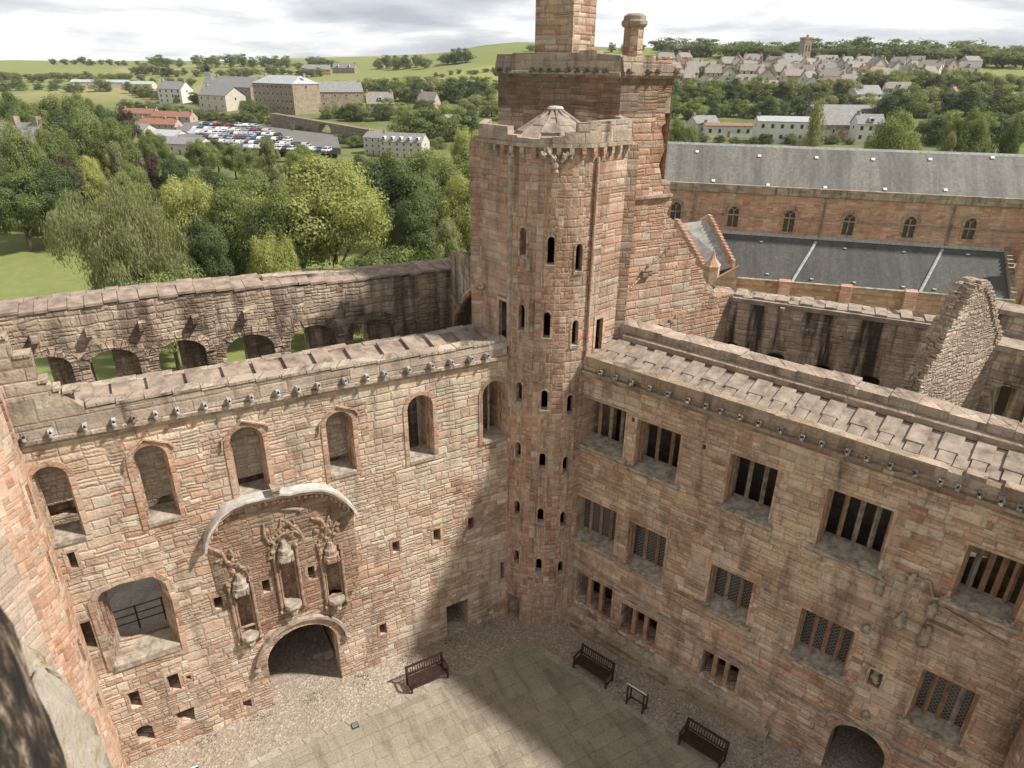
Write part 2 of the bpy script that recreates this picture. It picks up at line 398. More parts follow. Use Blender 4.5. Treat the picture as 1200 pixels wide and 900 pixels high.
MAT['outer'] = masonry('outer_wall_stone', GREYB, .24, .42, rubble=.65, lime=.35, stain=.6, dark=1.4, bump=.08, joint=.03, streak=.6)
MAT['outer2'] = masonry('streaked_wall_stone', PALE, .30, .55, rubble=.5, lime=.1, stain=.35, bump=.06, joint=.022, streak=.96)
MAT['gable'] = masonry('gable_stone', PALE, .17, .30, rubble=1., lime=.2, stain=.35, bump=.12, joint=.04)
MAT['ashlar'] = masonry('ashlar_stone', PALE, .42, .9, rubble=.08, lime=.2, stain=.15, bump=.03, joint=.014, mortar=(.30, .22, .16))
MAT['turret'] = masonry('near_turret_stone', [(p, tuple(x*1.05 for x in c)) for p, c in RED], .36, .9, rubble=.12, lime=.35, stain=.08, bump=.03, joint=.014)
MAT['parapet'] = masonry('parapet_stone', PALE, .5, .9, rubble=.12, lime=.15, dark=.85, stain=.8, bump=.045, joint=.018, green=.12)
MAT['parapet_dark'] = masonry('weathered_parapet_stone', GREYB, .5, .9, rubble=.12, lime=.2, stain=.65, bump=.05, joint=.018, green=.1)
MAT['coping'] = masonry('coping_stone', PALE, 1.3, .8, rubble=.3, lime=.3, dark=.85, stain=.85, bump=.06, joint=.012, green=.1)
MAT['church'] = masonry('church_stone', [(0., (.40, .21, .155)), (.3, (.54, .32, .245)), (.6, (.50, .32, .25)), (.8, (.62, .42, .33)), (.9, (.56, .36, .28)), (1., (.52, .43, .36))], .32, .9, rubble=.1, lime=.2, stain=.3, sat=1.08, bump=.03, joint=.015)
MAT['plinth'] = masonry('plinth_stone', GREYB, .5, .9, rubble=.1, lime=.15, stain=.4, bump=.05, green=.35)
MAT['trim'] = masonry('dressed_stone', RED, .34, .5, rubble=.05, lime=.35, stain=.5, bump=.035, joint=.014)
MAT['trim_grey'] = plain('grey_dressed_stone', (.37, .32, .26), .92, .6, 3.6, .05, col2=(.15, .125, .10))
MAT['pale'] = plain('pale_moulding_stone', (.50, .48, .46), .9, .5, 3., .02, col2=(.30, .28, .26))
MAT['slab'] = plain('roof_slab_stone', (.33, .275, .225), .92, .5, 2.3, .03, col2=(.15, .12, .095))
MAT['slab_red'] = plain('weathered_slab_stone', (.33, .26, .21), .92, .5, 1.9, .03, col2=(.14, .105, .085))
MAT['mull'] = plain('red_mullion_stone', (.36, .215, .145), .9, .5, 4., col2=(.19, .12, .085))
MAT['spout'] = plain('spout_lead', (.50, .49, .48), .6, .6, 14., col2=(.07, .07, .07))
MAT['spout_stone'] = plain('spout_stone', (.30, .25, .21), .9, .6, 7.)
MAT['black'] = plain('painted_void_shade', (.012, .011, .01), .9, .2)  # near-black colour standing in for shade inside hollows
MAT['iron'] = plain('black_iron', (.03, .03, .03), .5, .3)
MAT['wood'] = plain('bench_wood', (.055, .026, .022), .55, .5, 8., .004)
MAT['wood2'] = plain('board_wood', (.07, .035, .022), .6, .4, 8.)
MAT['panel'] = plain('white_panel', (.66, .66, .64), .45, .1)
MAT['metal'] = plain('lead_flashing', (.42, .43, .44), .55, .3, 3.)
MAT['skylight'] = plain('roof_clip_white', (.7, .72, .74), .4, .1)
def glassmat():
    m, t, b = M_('leaded_glass'); g = G(t)
    uvn = g.n('ShaderNodeUVMap', uv_map='uv'); s_ = g.n('ShaderNodeSeparateXYZ'); g.put(s_.inputs[0], uvn.outputs[0]); U, V = s_.outputs[0], s_.outputs[1]
    a = g.m('FRACT', g.m('MULTIPLY', g.m('ADD', U, V), 6.5)); c = g.m('FRACT', g.m('MULTIPLY', g.m('SUBTRACT', U, V), 6.5))
    l = g.m('MAXIMUM', g.m('LESS_THAN', a, .16), g.m('LESS_THAN', c, .16))
    g.put(b.inputs['Base Color'], g.mixc(l, (.035, .035, .035), (.17, .16, .15))); g.put(b.inputs['Roughness'], g.m('ADD', .22, g.m('MULTIPLY', l, .4)))
    return m
MAT['glass'] = glassmat()
def roofmat(name, c1, c2, rowh=.28):
    m, t, b = M_(name); g = G(t); pos = g.n('ShaderNodeNewGeometry').outputs['Position']; s_ = g.n('ShaderNodeSeparateXYZ'); g.put(s_.inputs[0], pos)
    row = g.m('FLOOR', g.m('DIVIDE', s_.outputs[2], rowh))
    x = g.m('ADD', g.m('MULTIPLY', s_.outputs[0], .964*1.4), g.m('MULTIPLY', s_.outputs[1], -.264))
    cx = g.m('FLOOR', g.m('ADD', g.m('MULTIPLY', x, 2.6), g.m('MULTIPLY', row, .5)))
    r = g.white(g.comb(cx, row, 3.)).outputs[0]
    colr = g.mixc(r, c1, c2); big = g.noise(g.comb(g.m('MULTIPLY', x, .5), g.m('MULTIPLY', s_.outputs[2], .25), 0.), 1.1, 5, .7)
    colr = g.mixc(g.rng(big, .35, .7, 0., .6), colr, tuple(v*1.35 for v in c2))
    colr = g.mixc(g.rng(g.noise(pos, 1.9, 5, .8), .60, .72, 0., .75), colr, (.36, .33, .27))
    band = g.noise(g.comb(g.m('MULTIPLY', x, .9), g.m('MULTIPLY', s_.outputs[2], .12), 7.), .5, 6, .7); colr = g.mixc(g.rng(band, .42, .62, 0., .6), colr, tuple(v*.62 for v in c1))
    ln = g.m('FRACT', g.m('DIVIDE', s_.outputs[2], rowh)); colr = g.mixc(g.rng(ln, 0., .2, .5, 0.), colr, (.05, .05, .05))
    g.put(b.inputs['Base Color'], colr); b.inputs['Roughness'].default_value = .75
    bp = g.n('ShaderNodeBump'); bp.inputs['Distance'].default_value = .05; g.put(bp.inputs['Height'], g.m('ADD', ln, g.m('MULTIPLY', r, .6))); g.put(b.inputs['Normal'], bp.outputs[0])
    return m
MAT['slate_grey'] = roofmat('nave_slate', (.15, .145, .135), (.25, .235, .21), .22)
MAT['slate_dark'] = roofmat('aisle_slate', (.060, .060, .056), (.095, .093, .087), .22)
def foliage(name, c1, c2, c3):
    m, t, b = M_(name); g = G(t); oi = g.n('ShaderNodeObjectInfo'); tc_ = g.n('ShaderNodeTexCoord').outputs['Object']
    geo = g.n('ShaderNodeNewGeometry'); n = g.noise(geo.outputs['Position'], .45, 3, .6); rnd = g.m('ADD', g.m('MULTIPLY', oi.outputs['Random'], .5), g.m('MULTIPLY', geo.outputs['Random Per Island'], .35))
    c = g.ramp(g.m('ADD', g.m('MULTIPLY', n, .5), g.m('MULTIPLY', rnd, .6)), [(.15, c1), (.5, c2), (.85, c3)])
    g.put(b.inputs['Base Color'], c); b.inputs['Roughness'].default_value = .6; b.inputs['Specular IOR Level'].default_value = .25
    tr = g.n('ShaderNodeBsdfTranslucent'); g.put(tr.inputs[0], g.mixc(1., c, (1.3, 1.25, .6), 'MULTIPLY'))
    mx_ = g.n('ShaderNodeMixShader'); mx_.inputs[0].default_value = .42; t.links.new(b.outputs[0], mx_.inputs[1]); t.links.new(tr.outputs[0], mx_.inputs[2])
    t.links.new(mx_.outputs[0], t.nodes['Material Output'].inputs[0]); return m
MAT['leaf_mid'] = foliage('leaf_mid', (0.140, 0.177, 0.067), (0.213, 0.256, 0.100), (0.323, 0.360, 0.152))
MAT['leaf_yellow'] = foliage('leaf_yellow', (0.256, 0.287, 0.104), (0.378, 0.403, 0.152), (0.537, 0.549, 0.244))
MAT['leaf_olive'] = foliage('leaf_olive', (0.189, 0.210, 0.107), (0.275, 0.293, 0.152), (0.390, 0.403, 0.220))
MAT['leaf_dark'] = foliage('leaf_dark', (0.085, 0.116, 0.051), (0.134, 0.173, 0.076), (0.201, 0.244, 0.110))
MAT['leaf_purple'] = foliage('leaf_purple', (.07, .038, .042), (.11, .06, .065), (.16, .09, .085))
MAT['leaf_far'] = foliage('leaf_far', (0.116, 0.146, 0.071), (0.165, 0.198, 0.095), (0.232, 0.262, 0.134))
MAT['bark'] = plain('bark', (.12, .095, .07), .95, .4, 3., .05)
# ---------------------------------------------------------------- terrain
TPX = [-250, 0, 150, 300, 450, 600, 800, 1000, 1200, 1450]
TB = [math.atan2(*ray(p, 120)[:2]) for p in TPX]
TD = [0, 62, 120, 200, 300, 400, 500, 650, 800, 1000, 1300, 1800, 2600, 4000]
TZ = [[-4, -4, -6, -6, -5, -4, -2, 4, 9, 14, 22, 18, 10, -20],
      [-4, -4, -6, -6, -5, -4, -2, 4, 9, 15, 24, 20, 10, -20],
      [-4, -4, -6, -6, -5, -3, 0, 6, 12, 18, 28, 24, 10, -20],
      [-4, -4, -6, -5, -4, 2, 5, 10, 16, 24, 32, 28, 10, -20],
      [-4, -4, -6, -5, -3.5, 2, 6, 12, 20, 32, 38, 30, 10, -20],
      [-4, -4, -6, -5, -3, 2, 7, 17, 33, 53, 50, 36, 10, -20],
      [-4, -4, -6, -4, 0, 6, 14, 30, 44, 46, 46, 36, 10, -20],
      [-4, -4, -6, -4, 1, 7, 16, 30, 38, 42, 40, 36, 10, -20],
      [-4, -4, -6, -4, 1, 6, 13, 25, 34, 40, 40, 36, 10, -20],
      [-4, -4, -6, -4, 1, 6, 12, 24, 32, 38, 40, 36, 10, -20]]
TZ = np.array(TZ, float)
def terr(x, y):
    b = math.atan2(x, y); d = math.hypot(x, y)
    if y < 0 and abs(b) > TB[-1]: b = max(TB[0], min(TB[-1], b))
    b = max(TB[0], min(TB[-1], b)); d = min(d, 3999)
    i = max(0, min(len(TB)-2, int(np.searchsorted(TB, b))-1)); fb = (b-TB[i])/(TB[i+1]-TB[i]); fb = fb*fb*(3-2*fb)
    j = max(0, min(len(TD)-2, int(np.searchsorted(TD, d))-1)); fd = (d-TD[j])/(TD[j+1]-TD[j])
    row = lambda k: TZ[k][j]*(1-fd)+TZ[k][j+1]*fd
    z = row(i)*(1-fb)+row(i+1)*fb
    k = min(1, max(0, (d-450)/500)); return z+k*(2.2*math.sin(x/90+1)*math.cos(y/130)+1.2*math.sin(x/37+y/51))
def ghit(px, py, d0=90., d1=2500.):
    d = ray(px, py); h = math.hypot(d[0], d[1]); r = d0; pr = None
    while r < d1:
        p = CAMP+d*(r/h)
        if p[2] <= terr(p[0], p[1]): return p
        r += max(1., r*.006)
    return CAMP+d*(r/h)
g_m, t_, b_ = M_('meadow'); g = G(t_); pos = g.n('ShaderNodeNewGeometry').outputs['Position']
fld = g.n('ShaderNodeTexVoronoi'); g.put(fld.inputs['Vector'], pos); fld.inputs['Scale'].default_value = .0042
cell = g.white(fld.outputs['Color']).outputs[0]
sp_ = g.n('ShaderNodeSeparateXYZ'); g.put(sp_.inputs[0], pos)
far = g.rng(sp_.outputs[1], 420., 520.)
near = g.mixc(g.rng(g.noise(pos, .5, 6, .7), .35, .7), (.175, .205, .075), (.245, .26, .105))
near = g.mixc(g.rng(g.noise(pos, 7., 4, .7), .3, .7, 0., .45), near, (.14, .175, .045))
town = g.mixc(g.rng(g.noise(pos, .06, 5, .7), .4, .6), (.11, .14, .05), (.17, .19, .075))
near = g.mixc(g.rng(sp_.outputs[1], 125., 160.), near, town)
fields = g.ramp(cell, [(0., (.19, .22, .075)), (.35, (.24, .265, .085)), (.6, (.27, .25, .12)), (.8, (.16, .20, .065)), (1., (.30, .29, .12))], 'CONSTANT')
fields = g.mixc(g.rng(g.noise(pos, .03, 5, .7), .3, .7, 0., .3), fields, (.30, .27, .14))
g.put(b_.inputs['Base Color'], g.mixc(far, near, fields)); b_.inputs['Roughness'].default_value = 1.; b_.inputs['Specular IOR Level'].default_value = .1
vs = []; fs = []; NA = 150; rings = [0, 15, 30, 45, 60, 75, 90, 110, 130, 155, 180, 210, 240, 270, 300, 340, 380, 420, 460, 500, 550, 600, 650, 700, 750, 800, 870, 940, 1000, 1100, 1200, 1300, 1450, 1600, 1800, 2100, 2600, 3200, 3900]
vs.append((0, 0, -4.))
for r_ in rings[1:]:
    for k in range(NA):
        a = -math.pi+2*math.pi*k/NA; x, y = r_*math.sin(a), r_*math.cos(a); vs.append((x, y, terr(x, y)))
for k in range(NA): fs.append((0, 1+(k+1) % NA, 1+k))
for i in range(len(rings)-2):
    for k in range(NA): k2 = (k+1) % NA; fs.append((1+i*NA+k, 1+i*NA+k2, 1+(i+1)*NA+k2, 1+(i+1)*NA+k))
tag(mkobj('ground', vs, fs, g_m, smooth=True, sharp=180), kind='structure')
# ================================================================ PALACE
A = atz(150, 897, 0)[:2]; B = atz(592, 718, 0)[:2]; C = atz(668, 724, 0)[:2]; D = atz(953, 893, 0)[:2]
EL = Frame(A, B)                                   # courtyard face of the range with the gate
SR = Frame(C, D)                                   # courtyard face of the range with mullioned windows
UL = float(np.linalg.norm(B-A)); UR = 17.0
PE = EL.P; PS = SR.P
# ---------------------------------------------------------------- courtyard ground
pv = [atz(*p, 0)[:2] for p in [(625, 760), (400, 855), (753, 845)]]
def courtm():
    m, t, b = M_('gravel'); g = G(t); pos = g.n('ShaderNodeNewGeometry').outputs['Position']
    st = g.n('ShaderNodeTexVoronoi'); g.put(st.inputs['Vector'], pos); st.inputs['Scale'].default_value = 16.
    r = g.white(st.outputs['Color']).outputs[0]
    c = g.ramp(r, [(0., (.20, .16, .125)), (.3, (.34, .28, .225)), (.6, (.29, .235, .19)), (.85, (.42, .36, .30)), (1., (.52, .46, .40))])
    c = g.mixc(g.rng(g.noise(pos, .7, 5, .7), .35, .7, 0., .4), c, (.25, .20, .155))
    gr = g.rng(g.noise(pos, 1.6, 6, .75), .56, .66, 0., .75)
    g.put(b.inputs['Base Color'], g.mixc(g.m('MULTIPLY', gr, .6), c, (.13, .125, .06))); b.inputs['Roughness'].default_value = .95
    bp = g.n('ShaderNodeBump'); bp.inputs['Distance'].default_value = .025; g.put(bp.inputs['Height'], g.m('ADD', st.outputs['Distance'], g.noise(pos, 3., 4))); g.put(b.inputs['Normal'], bp.outputs[0])
    return m
MAT['gravel'] = courtm()
MAT['paving'] = masonry('paving_slabs', [(0., (.235, .20, .15)), (.3, (.29, .25, .19)), (.6, (.325, .285, .22)), (.85, (.27, .235, .18)), (1., (.37, .32, .25))], .58, .85, rubble=.06, vary=0., lime=.12, stain=.5, bump=.012, joint=.022, mortar=(.17, .15, .10))
m = MB(); m.quad((-30, -12, 0), (34, -12, 0), (34, 31, 0), (-30, 31, 0))
tag(m.build('courtyard_gravel', MAT['gravel']), kind='structure')
P0 = np.array(pv[0]); dl = (np.array(pv[1])-P0); dl /= np.linalg.norm(dl); dr = np.array(pv[2])-P0; dr /= np.linalg.norm(dr)
# the slabs run square to the left edge: a sheet rotated with its mesh laid out in its own axes
def pav_sheet(name, loops, z, mat, th):
    me_m = MB()
    for L in loops: me_m.hexa([(x, y, z-th) for x, y in L], [(x, y, z) for x, y in L])
    o = me_m.build(name, mat)
    uvl = o.data.uv_layers['uv']
    for lp in o.data.loops:
        q = o.data.vertices[lp.vertex_index].co; q2 = np.array([q.x, q.y])-P0
        uvl.data[lp.index].uv = (float(q2@(-dl))+50, float(q2@np.array([-dl[1], dl[0]]))*1.0+50)
    return tag(o, kind='structure')
pp = lambda a, b: tuple(P0+dl*a+dr*b)
pav_sheet('courtyard_paving', [[pp(0, 0), pp(22, 0), pp(22, 20), pp(0, 20)]], .012, MAT['paving'], .1)
K = .30
MAT['kerbstone'] = masonry('edging_stone', [(0., (.28, .25, .19)), (.5, (.36, .33, .26)), (1., (.42, .38, .31))], 3., .8, rubble=.05, vary=0., lime=.1, stain=.3, bump=.02, joint=.02)
mk_ = MB()
for i in range(26):
    a0 = i*.82; mk_.hexa([(*pp(a0+.01, -K), -.1), (*pp(a0+.80, -K), -.1), (*pp(a0+.80, 0), -.1), (*pp(a0+.01, 0), -.1)], [(*pp(a0+.01, -K), .022), (*pp(a0+.80, -K), .02+random.uniform(0, .01)), (*pp(a0+.80, -.01), .022), (*pp(a0+.01, -.01), .024)])
    mk_.hexa([(*pp(-K, a0+.01), -.1), (*pp(-.01, a0+.01), -.1), (*pp(-.01, a0+.80), -.1), (*pp(-K, a0+.80), -.1)], [(*pp(-K, a0+.01), .022), (*pp(-.01, a0+.01), .02), (*pp(-.01, a0+.80), .022+random.uniform(0, .01)), (*pp(-K, a0+.80), .024)])
tag(mk_.build('courtyard_kerb', MAT['kerbstone']), kind='structure')
# short grass rooted in the gravel beside the walls
mg_ = MB()
for i in range(5200):
    if random.random() < .6:
        u = random.uniform(1, 15); w_ = -abs(random.gauss(0, 1))*.9-.5-.9*(random.random() < .5); x, y, _ = SR.P(u, 0, w_)
        if math.sin(u*2.1)+math.sin(u*5.3+w_*4)+random.gauss(0, .7) < .5: continue
    else:
        u = random.uniform(1, 15); w_ = -abs(random.gauss(0, .35))-.12; x, y, _ = EL.P(u, 0, w_)
        if math.sin(u*3.1)+random.gauss(0, .6) < .6: continue
    a = random.uniform(0, 6.3); h_ = random.uniform(.015, .05); r_ = random.uniform(.02, .05)
    mg_.add([(x-r_*math.cos(a), y-r_*math.sin(a), 0), (x+r_*math.cos(a), y+r_*math.sin(a), 0), (x+random.uniform(-.03, .03), y+random.uniform(-.03, .03), h_)], [(0, 1, 2)])
MAT['weed'] = plain('moss_and_grass', (.10, .105, .045), .95, .4)
tag(mg_.build('grass', MAT['weed']), 'short tufts of grass and moss growing in the gravel below the walls', 'grass', kind='stuff')

# ---------------------------------------------------------------- range with the gate (left)
east = thing('palace_range', 'roofless palace range of pink stone with arched windows and a carved gateway', 'building', (A[0], A[1], 0))
def avg(pts): return sum(pts)/len(pts)
def lwin(bl, br, ap):
    a, b_1, c = EL.px(*bl), EL.px(*br), EL.px(*ap); return a[0], b_1[0], avg([a[1], b_1[1]]), c[1]
tall = [lwin((61, 637), (101, 628), (56+7, 545)), lwin((174, 614), (212, 604), (177, 521)), lwin((281, 587), (318, 576), (288, 500)), lwin((388, 557), (418, 552), (398, 482)), lwin((481, 542), (509, 533), (492, 463)), lwin((566, 517), (592, 511), (577, 447))]
holes = []; tallL = []
for u0, u1, z0, z1 in tall:
    L = arch(u0, u1, z0, z1, 1.0); holes.append(L); tallL.append(L)
def sm(x, y, wpx, hpx, w_=0.):
    u, z = EL.px(x, y, w_); uu = abs(EL.px(x+wpx/2, y)[0]-EL.px(x-wpx/2, y)[0])/2; zh = abs(EL.px(x, y+hpx/2)[1]-EL.px(x, y-hpx/2)[1])/2
    return rect(u-uu, u+uu, z-zh, z+zh)
smalls = [sm(*a) for a in [(85, 657, 10, 20), (256, 707, 10, 15), (312, 687, 9, 15), (365, 671, 8, 15), (414, 655, 8, 14), (449, 737, 8, 12), (464, 641, 8, 13), (512, 627, 8, 14), (552, 613, 7, 13), (589, 668, 5, 19), (204, 800, 14, 20), (158, 820, 14, 20), (290, 825, 10, 9), (103, 745, 15, 34), (221, 794, 5, 5)]]
small2 = sm(218, 840, 22, 16); small3 = sm(170, 860, 22, 20)
u0, u1 = small3[0][0], small3[1][0]; small3 = arch(u0, u1, small3[0][1], small3[2][1], .8)
small2 = [(p[0]+random.uniform(-.05, .05), p[1]+random.uniform(-.05, .05)) for p in small2]
holes += smalls+[small2, small3]
bgL = EL.pxl([(134, 779), (213, 760), (201, 703), (193, 683), (178, 675), (140, 684), (119, 694), (111, 706)])
holes.append(bgL)
g0, g1, gt = EL.px(319, 806), EL.px(401, 792), EL.px(356, 732)
gate = arch(g0[0], g1[0], 0.0, gt[1], .95, 14)
gate = [(gate[0][0], .001), (gate[1][0], .001)]+gate[2:]
d0, d1, d2 = EL.px(524, 735), EL.px(549, 726), EL.px(524, 711)
cellar = [(d0[0], .001), (d1[0], .001), (d1[0], d2[1]), (d0[0], d2[1])]; holes.append(cellar)
nich = [((283, 744), (301, 738), (279, 690)), ((333, 707), (352, 702), (329, 652)), ((385, 701), (402, 697), (381, 653))]
nichL = []
for bl, br, tl in nich:
    a, b_1, c = EL.px(*bl), EL.px(*br), EL.px(*tl); L = arch(a[0], b_1[0], avg([a[1], b_1[1]]), c[1], .8, 6); nichL.append(L); holes.append(L)
zs0, zs1 = 13.42, 12.98                            # the eaves course dips a little towards the corner tower
zs = lambda u: zs0+(zs1-zs0)*u/UL
stp = EL.pxl([(0, 398), (9, 399), (15, 421), (37, 417), (45, 450), (58, 451), (62, 459), (73, 461)])
outer = [(-1.6, -.6), (gate[0][0], -.6), (gate[0][0], .001)]
gh = gate[2:]; outer = [(-1.6, -.6), (gate[0][0], -.6)]+[(gate[0][0], 0.2)]+[(p[0], p[1]) for p in gh[::-1][0:]]+[(gate[1][0], .2), (gate[1][0], -.6)]+[(UL+1.2, -.6), (UL+1.2, zs(UL)), (0, zs(0)), (-1.6, zs(-1.6))]
MB_ = wall(PE, outer, holes, 0, .75)
wE = MB_.build('wall', MAT['east'], east)
# shallow recess band and gate reveal
# string course
m = MB(); m.sweep(EL, [(-.17, .0), (-.17, -.10), (-.02, -.24), (.3, -.24), (.3, .02)], -1.4, UL-.02, zs(-1.4), zs(UL))
m.build('string_course', MAT['coping'], east)
# parapet with the stepped end
par = [(0.0, zs(0)+.02), (UL-.05, zs(UL)+.02)]
top = [(UL-.05, 13.55), (12., 13.62), (8., 13.80), (4, 13.95), (1.75, 14.05)]
pl = [(-1.6, zs(-1.6)+.02)]+par[1:]+top+stp[::-1]+[(-1.6, stp[0][1]+.1)]
wall(PE, pl, [], -.06, .34).build('parapet', MAT['parapet'], east)
cop = MB()
ptop = [(-1.6, stp[0][1]+.1)]+stp+[(1.75, 14.05), (4, 13.95), (8, 13.80), (12, 13.62), (UL-.05, 13.55)]
for (a, b_1) in zip(ptop[:-1], ptop[1:]):
    L = math.hypot(b_1[0]-a[0], b_1[1]-a[1]); n = max(1, round(L/.75))
    if abs(b_1[0]-a[0]) < .12: continue
    if b_1[0] <= 2.0: cop = MB()
    for i in range(n):
        ua = a[0]+(b_1[0]-a[0])*i/n+.012; ub = a[0]+(b_1[0]-a[0])*(i+1)/n-.012; za = a[1]+(b_1[1]-a[1])*i/n+random.uniform(0, .035); 
        cop.fbox(EL, ua, ub, za, za+.09, -.10, .40)
    if b_1[0] <= 2.0: cop.build('coping', MAT['coping'], east); cop = MB()
cop.build('coping', MAT['coping'], east)
# wall walk: a bed of flat slabs with every other one laid over its neighbours
bed = MB(); bed.sweep(EL, [(.345, 13.1), (.345, 13.42), (1.62, 13.66), (1.62, 12.6), (1.1, 12.6), (1.1, 13.0)], .3, UL+.3, .42, -.10)
bed.build('wall_walk', MAT['slab_red'], east)
sl = MB(); u = .9; k = 0
while u < UL-.2:
    wd = random.uniform(.42, .62); zz_ = .42-.52*(u-.3)/UL; lift = .10 if k % 2 else .03
    if k % 2: sl.fbox(EL, u, u+wd, 13.40+zz_+lift, 13.50+zz_+lift, .36, 1.5+random.uniform(-.05, .08), .20, .20)
    else: sl.fbox(EL, u-.04, u+wd+.04, 13.38+zz_, 13.44+zz_, .37, 1.5, .21, .21)
    u += wd+random.uniform(.0, .05); k += 1
sl.build('walk_slabs', MAT['slab_red'], east)
bk = MB(); u = .2
while u < UL:
    wd = random.uniform(.5, 1.1); zz_ = .40-.45*u/UL; bk.fbox(EL, u, min(u+wd, UL+.1), 13.2+zz_, 13.66+zz_+random.uniform(-.05, .06), 1.58+random.uniform(-.03, .03), 1.98+random.uniform(-.03, .03)); u += wd+.01
bk.build('back_kerb', MAT['parapet'], east)
gl = gate[2:]; wall(PE, [(-1.6, -.3), (gate[0][0]-.1, -.3)]+[(p[0]-.1*(1 if p[0] < (gate[0][0]+gate[1][0])/2 else -1)*1., p[1]+.08) for p in gl[::-1]]+[(gate[1][0]+.1, -.3), (cellar[0][0]-.05, -.3), (cellar[0][0]-.05, cellar[2][1]+.05), (cellar[1][0]+.05, cellar[2][1]+.05), (cellar[1][0]+.05, -.3), (UL+1.0, -.3), (UL+1.0, 13.2), (0, 13.6), (-1.6, 13.6)], [[(L[0][0]-.12, L[0][1]-1.3), (L[1][0]+.12, L[1][1]-1.3)]+grow(L, .12)[2:] for L in tallL]+[grow(bgL, .06)], .752, 1.9).build('inner_lining', MAT['east'], east)
# spouts along the eaves course
sp_px = [(27, 509, 0), (58, 502, 1), (98, 495, 1), (132, 489, 1), (156, 486, 0), (181, 480, 1), (207, 477, 1), (240, 472, 1), (268, 467, 1), (294, 463, 1), (325, 458, 1), (349, 453, 1), (373, 451, 1), (404, 447, 1), (430, 441, 1), (451, 438, 1), (479, 433, 1), (506, 429, 1), (529, 425, 1), (552, 422, 1), (571, 419, 1)]
def spout(fr, u, z, lead, parent, w=.0):
    m = MB(); s_ = random.uniform(.055, .075)
    m.fbox(fr, u-s_, u+s_, z-.08, z+.05, w-.24, w+.05, .05, .05)
    m.fbox(fr, u-s_*.9, u-s_*.3, z+.05, z+.12, w-.26, w-.04) if lead else m.blob(fr.P(u-s_*.6, z+.06, w-.16), (.04, .07, .05), jit=.3); m.blob(fr.P(u+s_*.6, z+.07, w-.18), (.035, .06, .045), jit=.3)
    m.blob(fr.P(u, z-.02, w-.27), (.06, .06, .07), jit=.25)
    o = m.build('water_spout', MAT['spout'] if lead else MAT['spout_stone'], parent)
    m = MB(); m.blob(fr.P(u, z+.06, w-.26), (.035, .035, .05)); m.build('spout_mouth', MAT['black'], o)  # black blob paints the shade of the spout's opening
for x, y, ld in sp_px:
    u, z = EL.px(x, y, -.2); spout(EL, u, zs(u)+.16, ld, east, -.06)
def ribbon(fr, path, w0, w1, th0, th1):
    m = MB(); n = len(path); vs = []
    for i, (u, z) in enumerate(path):
        a = path[max(0, i-1)]; b_ = path[min(n-1, i+1)]; d = Vector((b_[0]-a[0], b_[1]-a[1])).normalized(); nn = Vector((-d.y, d.x))
        if nn.y < 0 and abs(nn.y) > .3: nn = -nn
        for (q, w_) in ((th1, w0), (th1, w1), (-th0, w1), (-th0*.6, w0)): vs.append(fr.P(u+nn.x*q, z+nn.y*q, w_))
    fs = [(3, 2, 1, 0), tuple((n-1)*4+k for k in range(4))]
    for i in range(n-1):
        for k in range(4): fs.append((i*4+k, i*4+(k+1) % 4, (i+1)*4+(k+1) % 4, (i+1)*4+k))
    m.add(vs, fs); return m
MAT['infill'] = masonry('window_infill_stone', PALE, .16, .28, rubble=.6, lime=.3, stain=.35, bump=.06, joint=.03)
# window surrounds
def win_arched(fr, L, parent, w0=-.0, frame_mat='trim', hood=False, sill=True):
    P = fr.P; f1 = ring(P, grow(L, .17), grow(L, .012), -.035, .06).build('window', MAT[frame_mat], parent)
    ring(P, grow(L, .0), grow(L, -.055), .16, .26).build('inner_moulding', MAT[frame_mat], f1)
    ring(P, grow(L, .0), grow(L, -.095), .42, .52).build('inner_moulding', MAT[frame_mat], f1)
    if sill:
        u0, u1 = L[0][0], L[1][0]; z = L[0][1]
        m = MB(); m.sweep(fr, [(-.06, z-.12), (.74, z-.02), (.74, z+.16), (-.06, z+.015)], u0+.004, u1-.004); m.build('sill', MAT['pale'] if False else MAT['trim_grey'], f1)
    if hood:
        u0, u1 = L[0][0], L[1][0]; c = (u0+u1)/2; zt = max(p[1] for p in L)
        path = [(u0-.24, zt-.62), (u0-.20, zt-.30), (c-.05, zt+.26), (u1+.12, zt-.02), (u1+.26, zt-.22)]
        ribbon(fr, path, -.10, .02, .035, .03).build('hood_moulding', MAT[frame_mat], f1)
    return f1
for i, gap_ in ((0, .95), (1, .42), (2, .38), (3, .30)):
    L = tallL[i]; q = grow(L, .10); q = [(q[0][0], L[0][1]+gap_), (q[1][0], L[1][1]+gap_)]+q[2:]
    wall(PE, q, [], .765, .95).build('stone_infill', MAT['infill'], east)
for i, L in enumerate(tallL): win_arched(EL, L, east, hood=i in (1, 2, 3))
# blocked lower parts seen in the first windows, tall shaft in the last
u0, u1, z0, z1 = tall[5]
m = MB(); m.tube([PE((u0+u1)/2, z0, .5), PE((u0+u1)/2, z1-.05, .5)], .055, 8); m.build('mullion', MAT['trim_grey'], east)
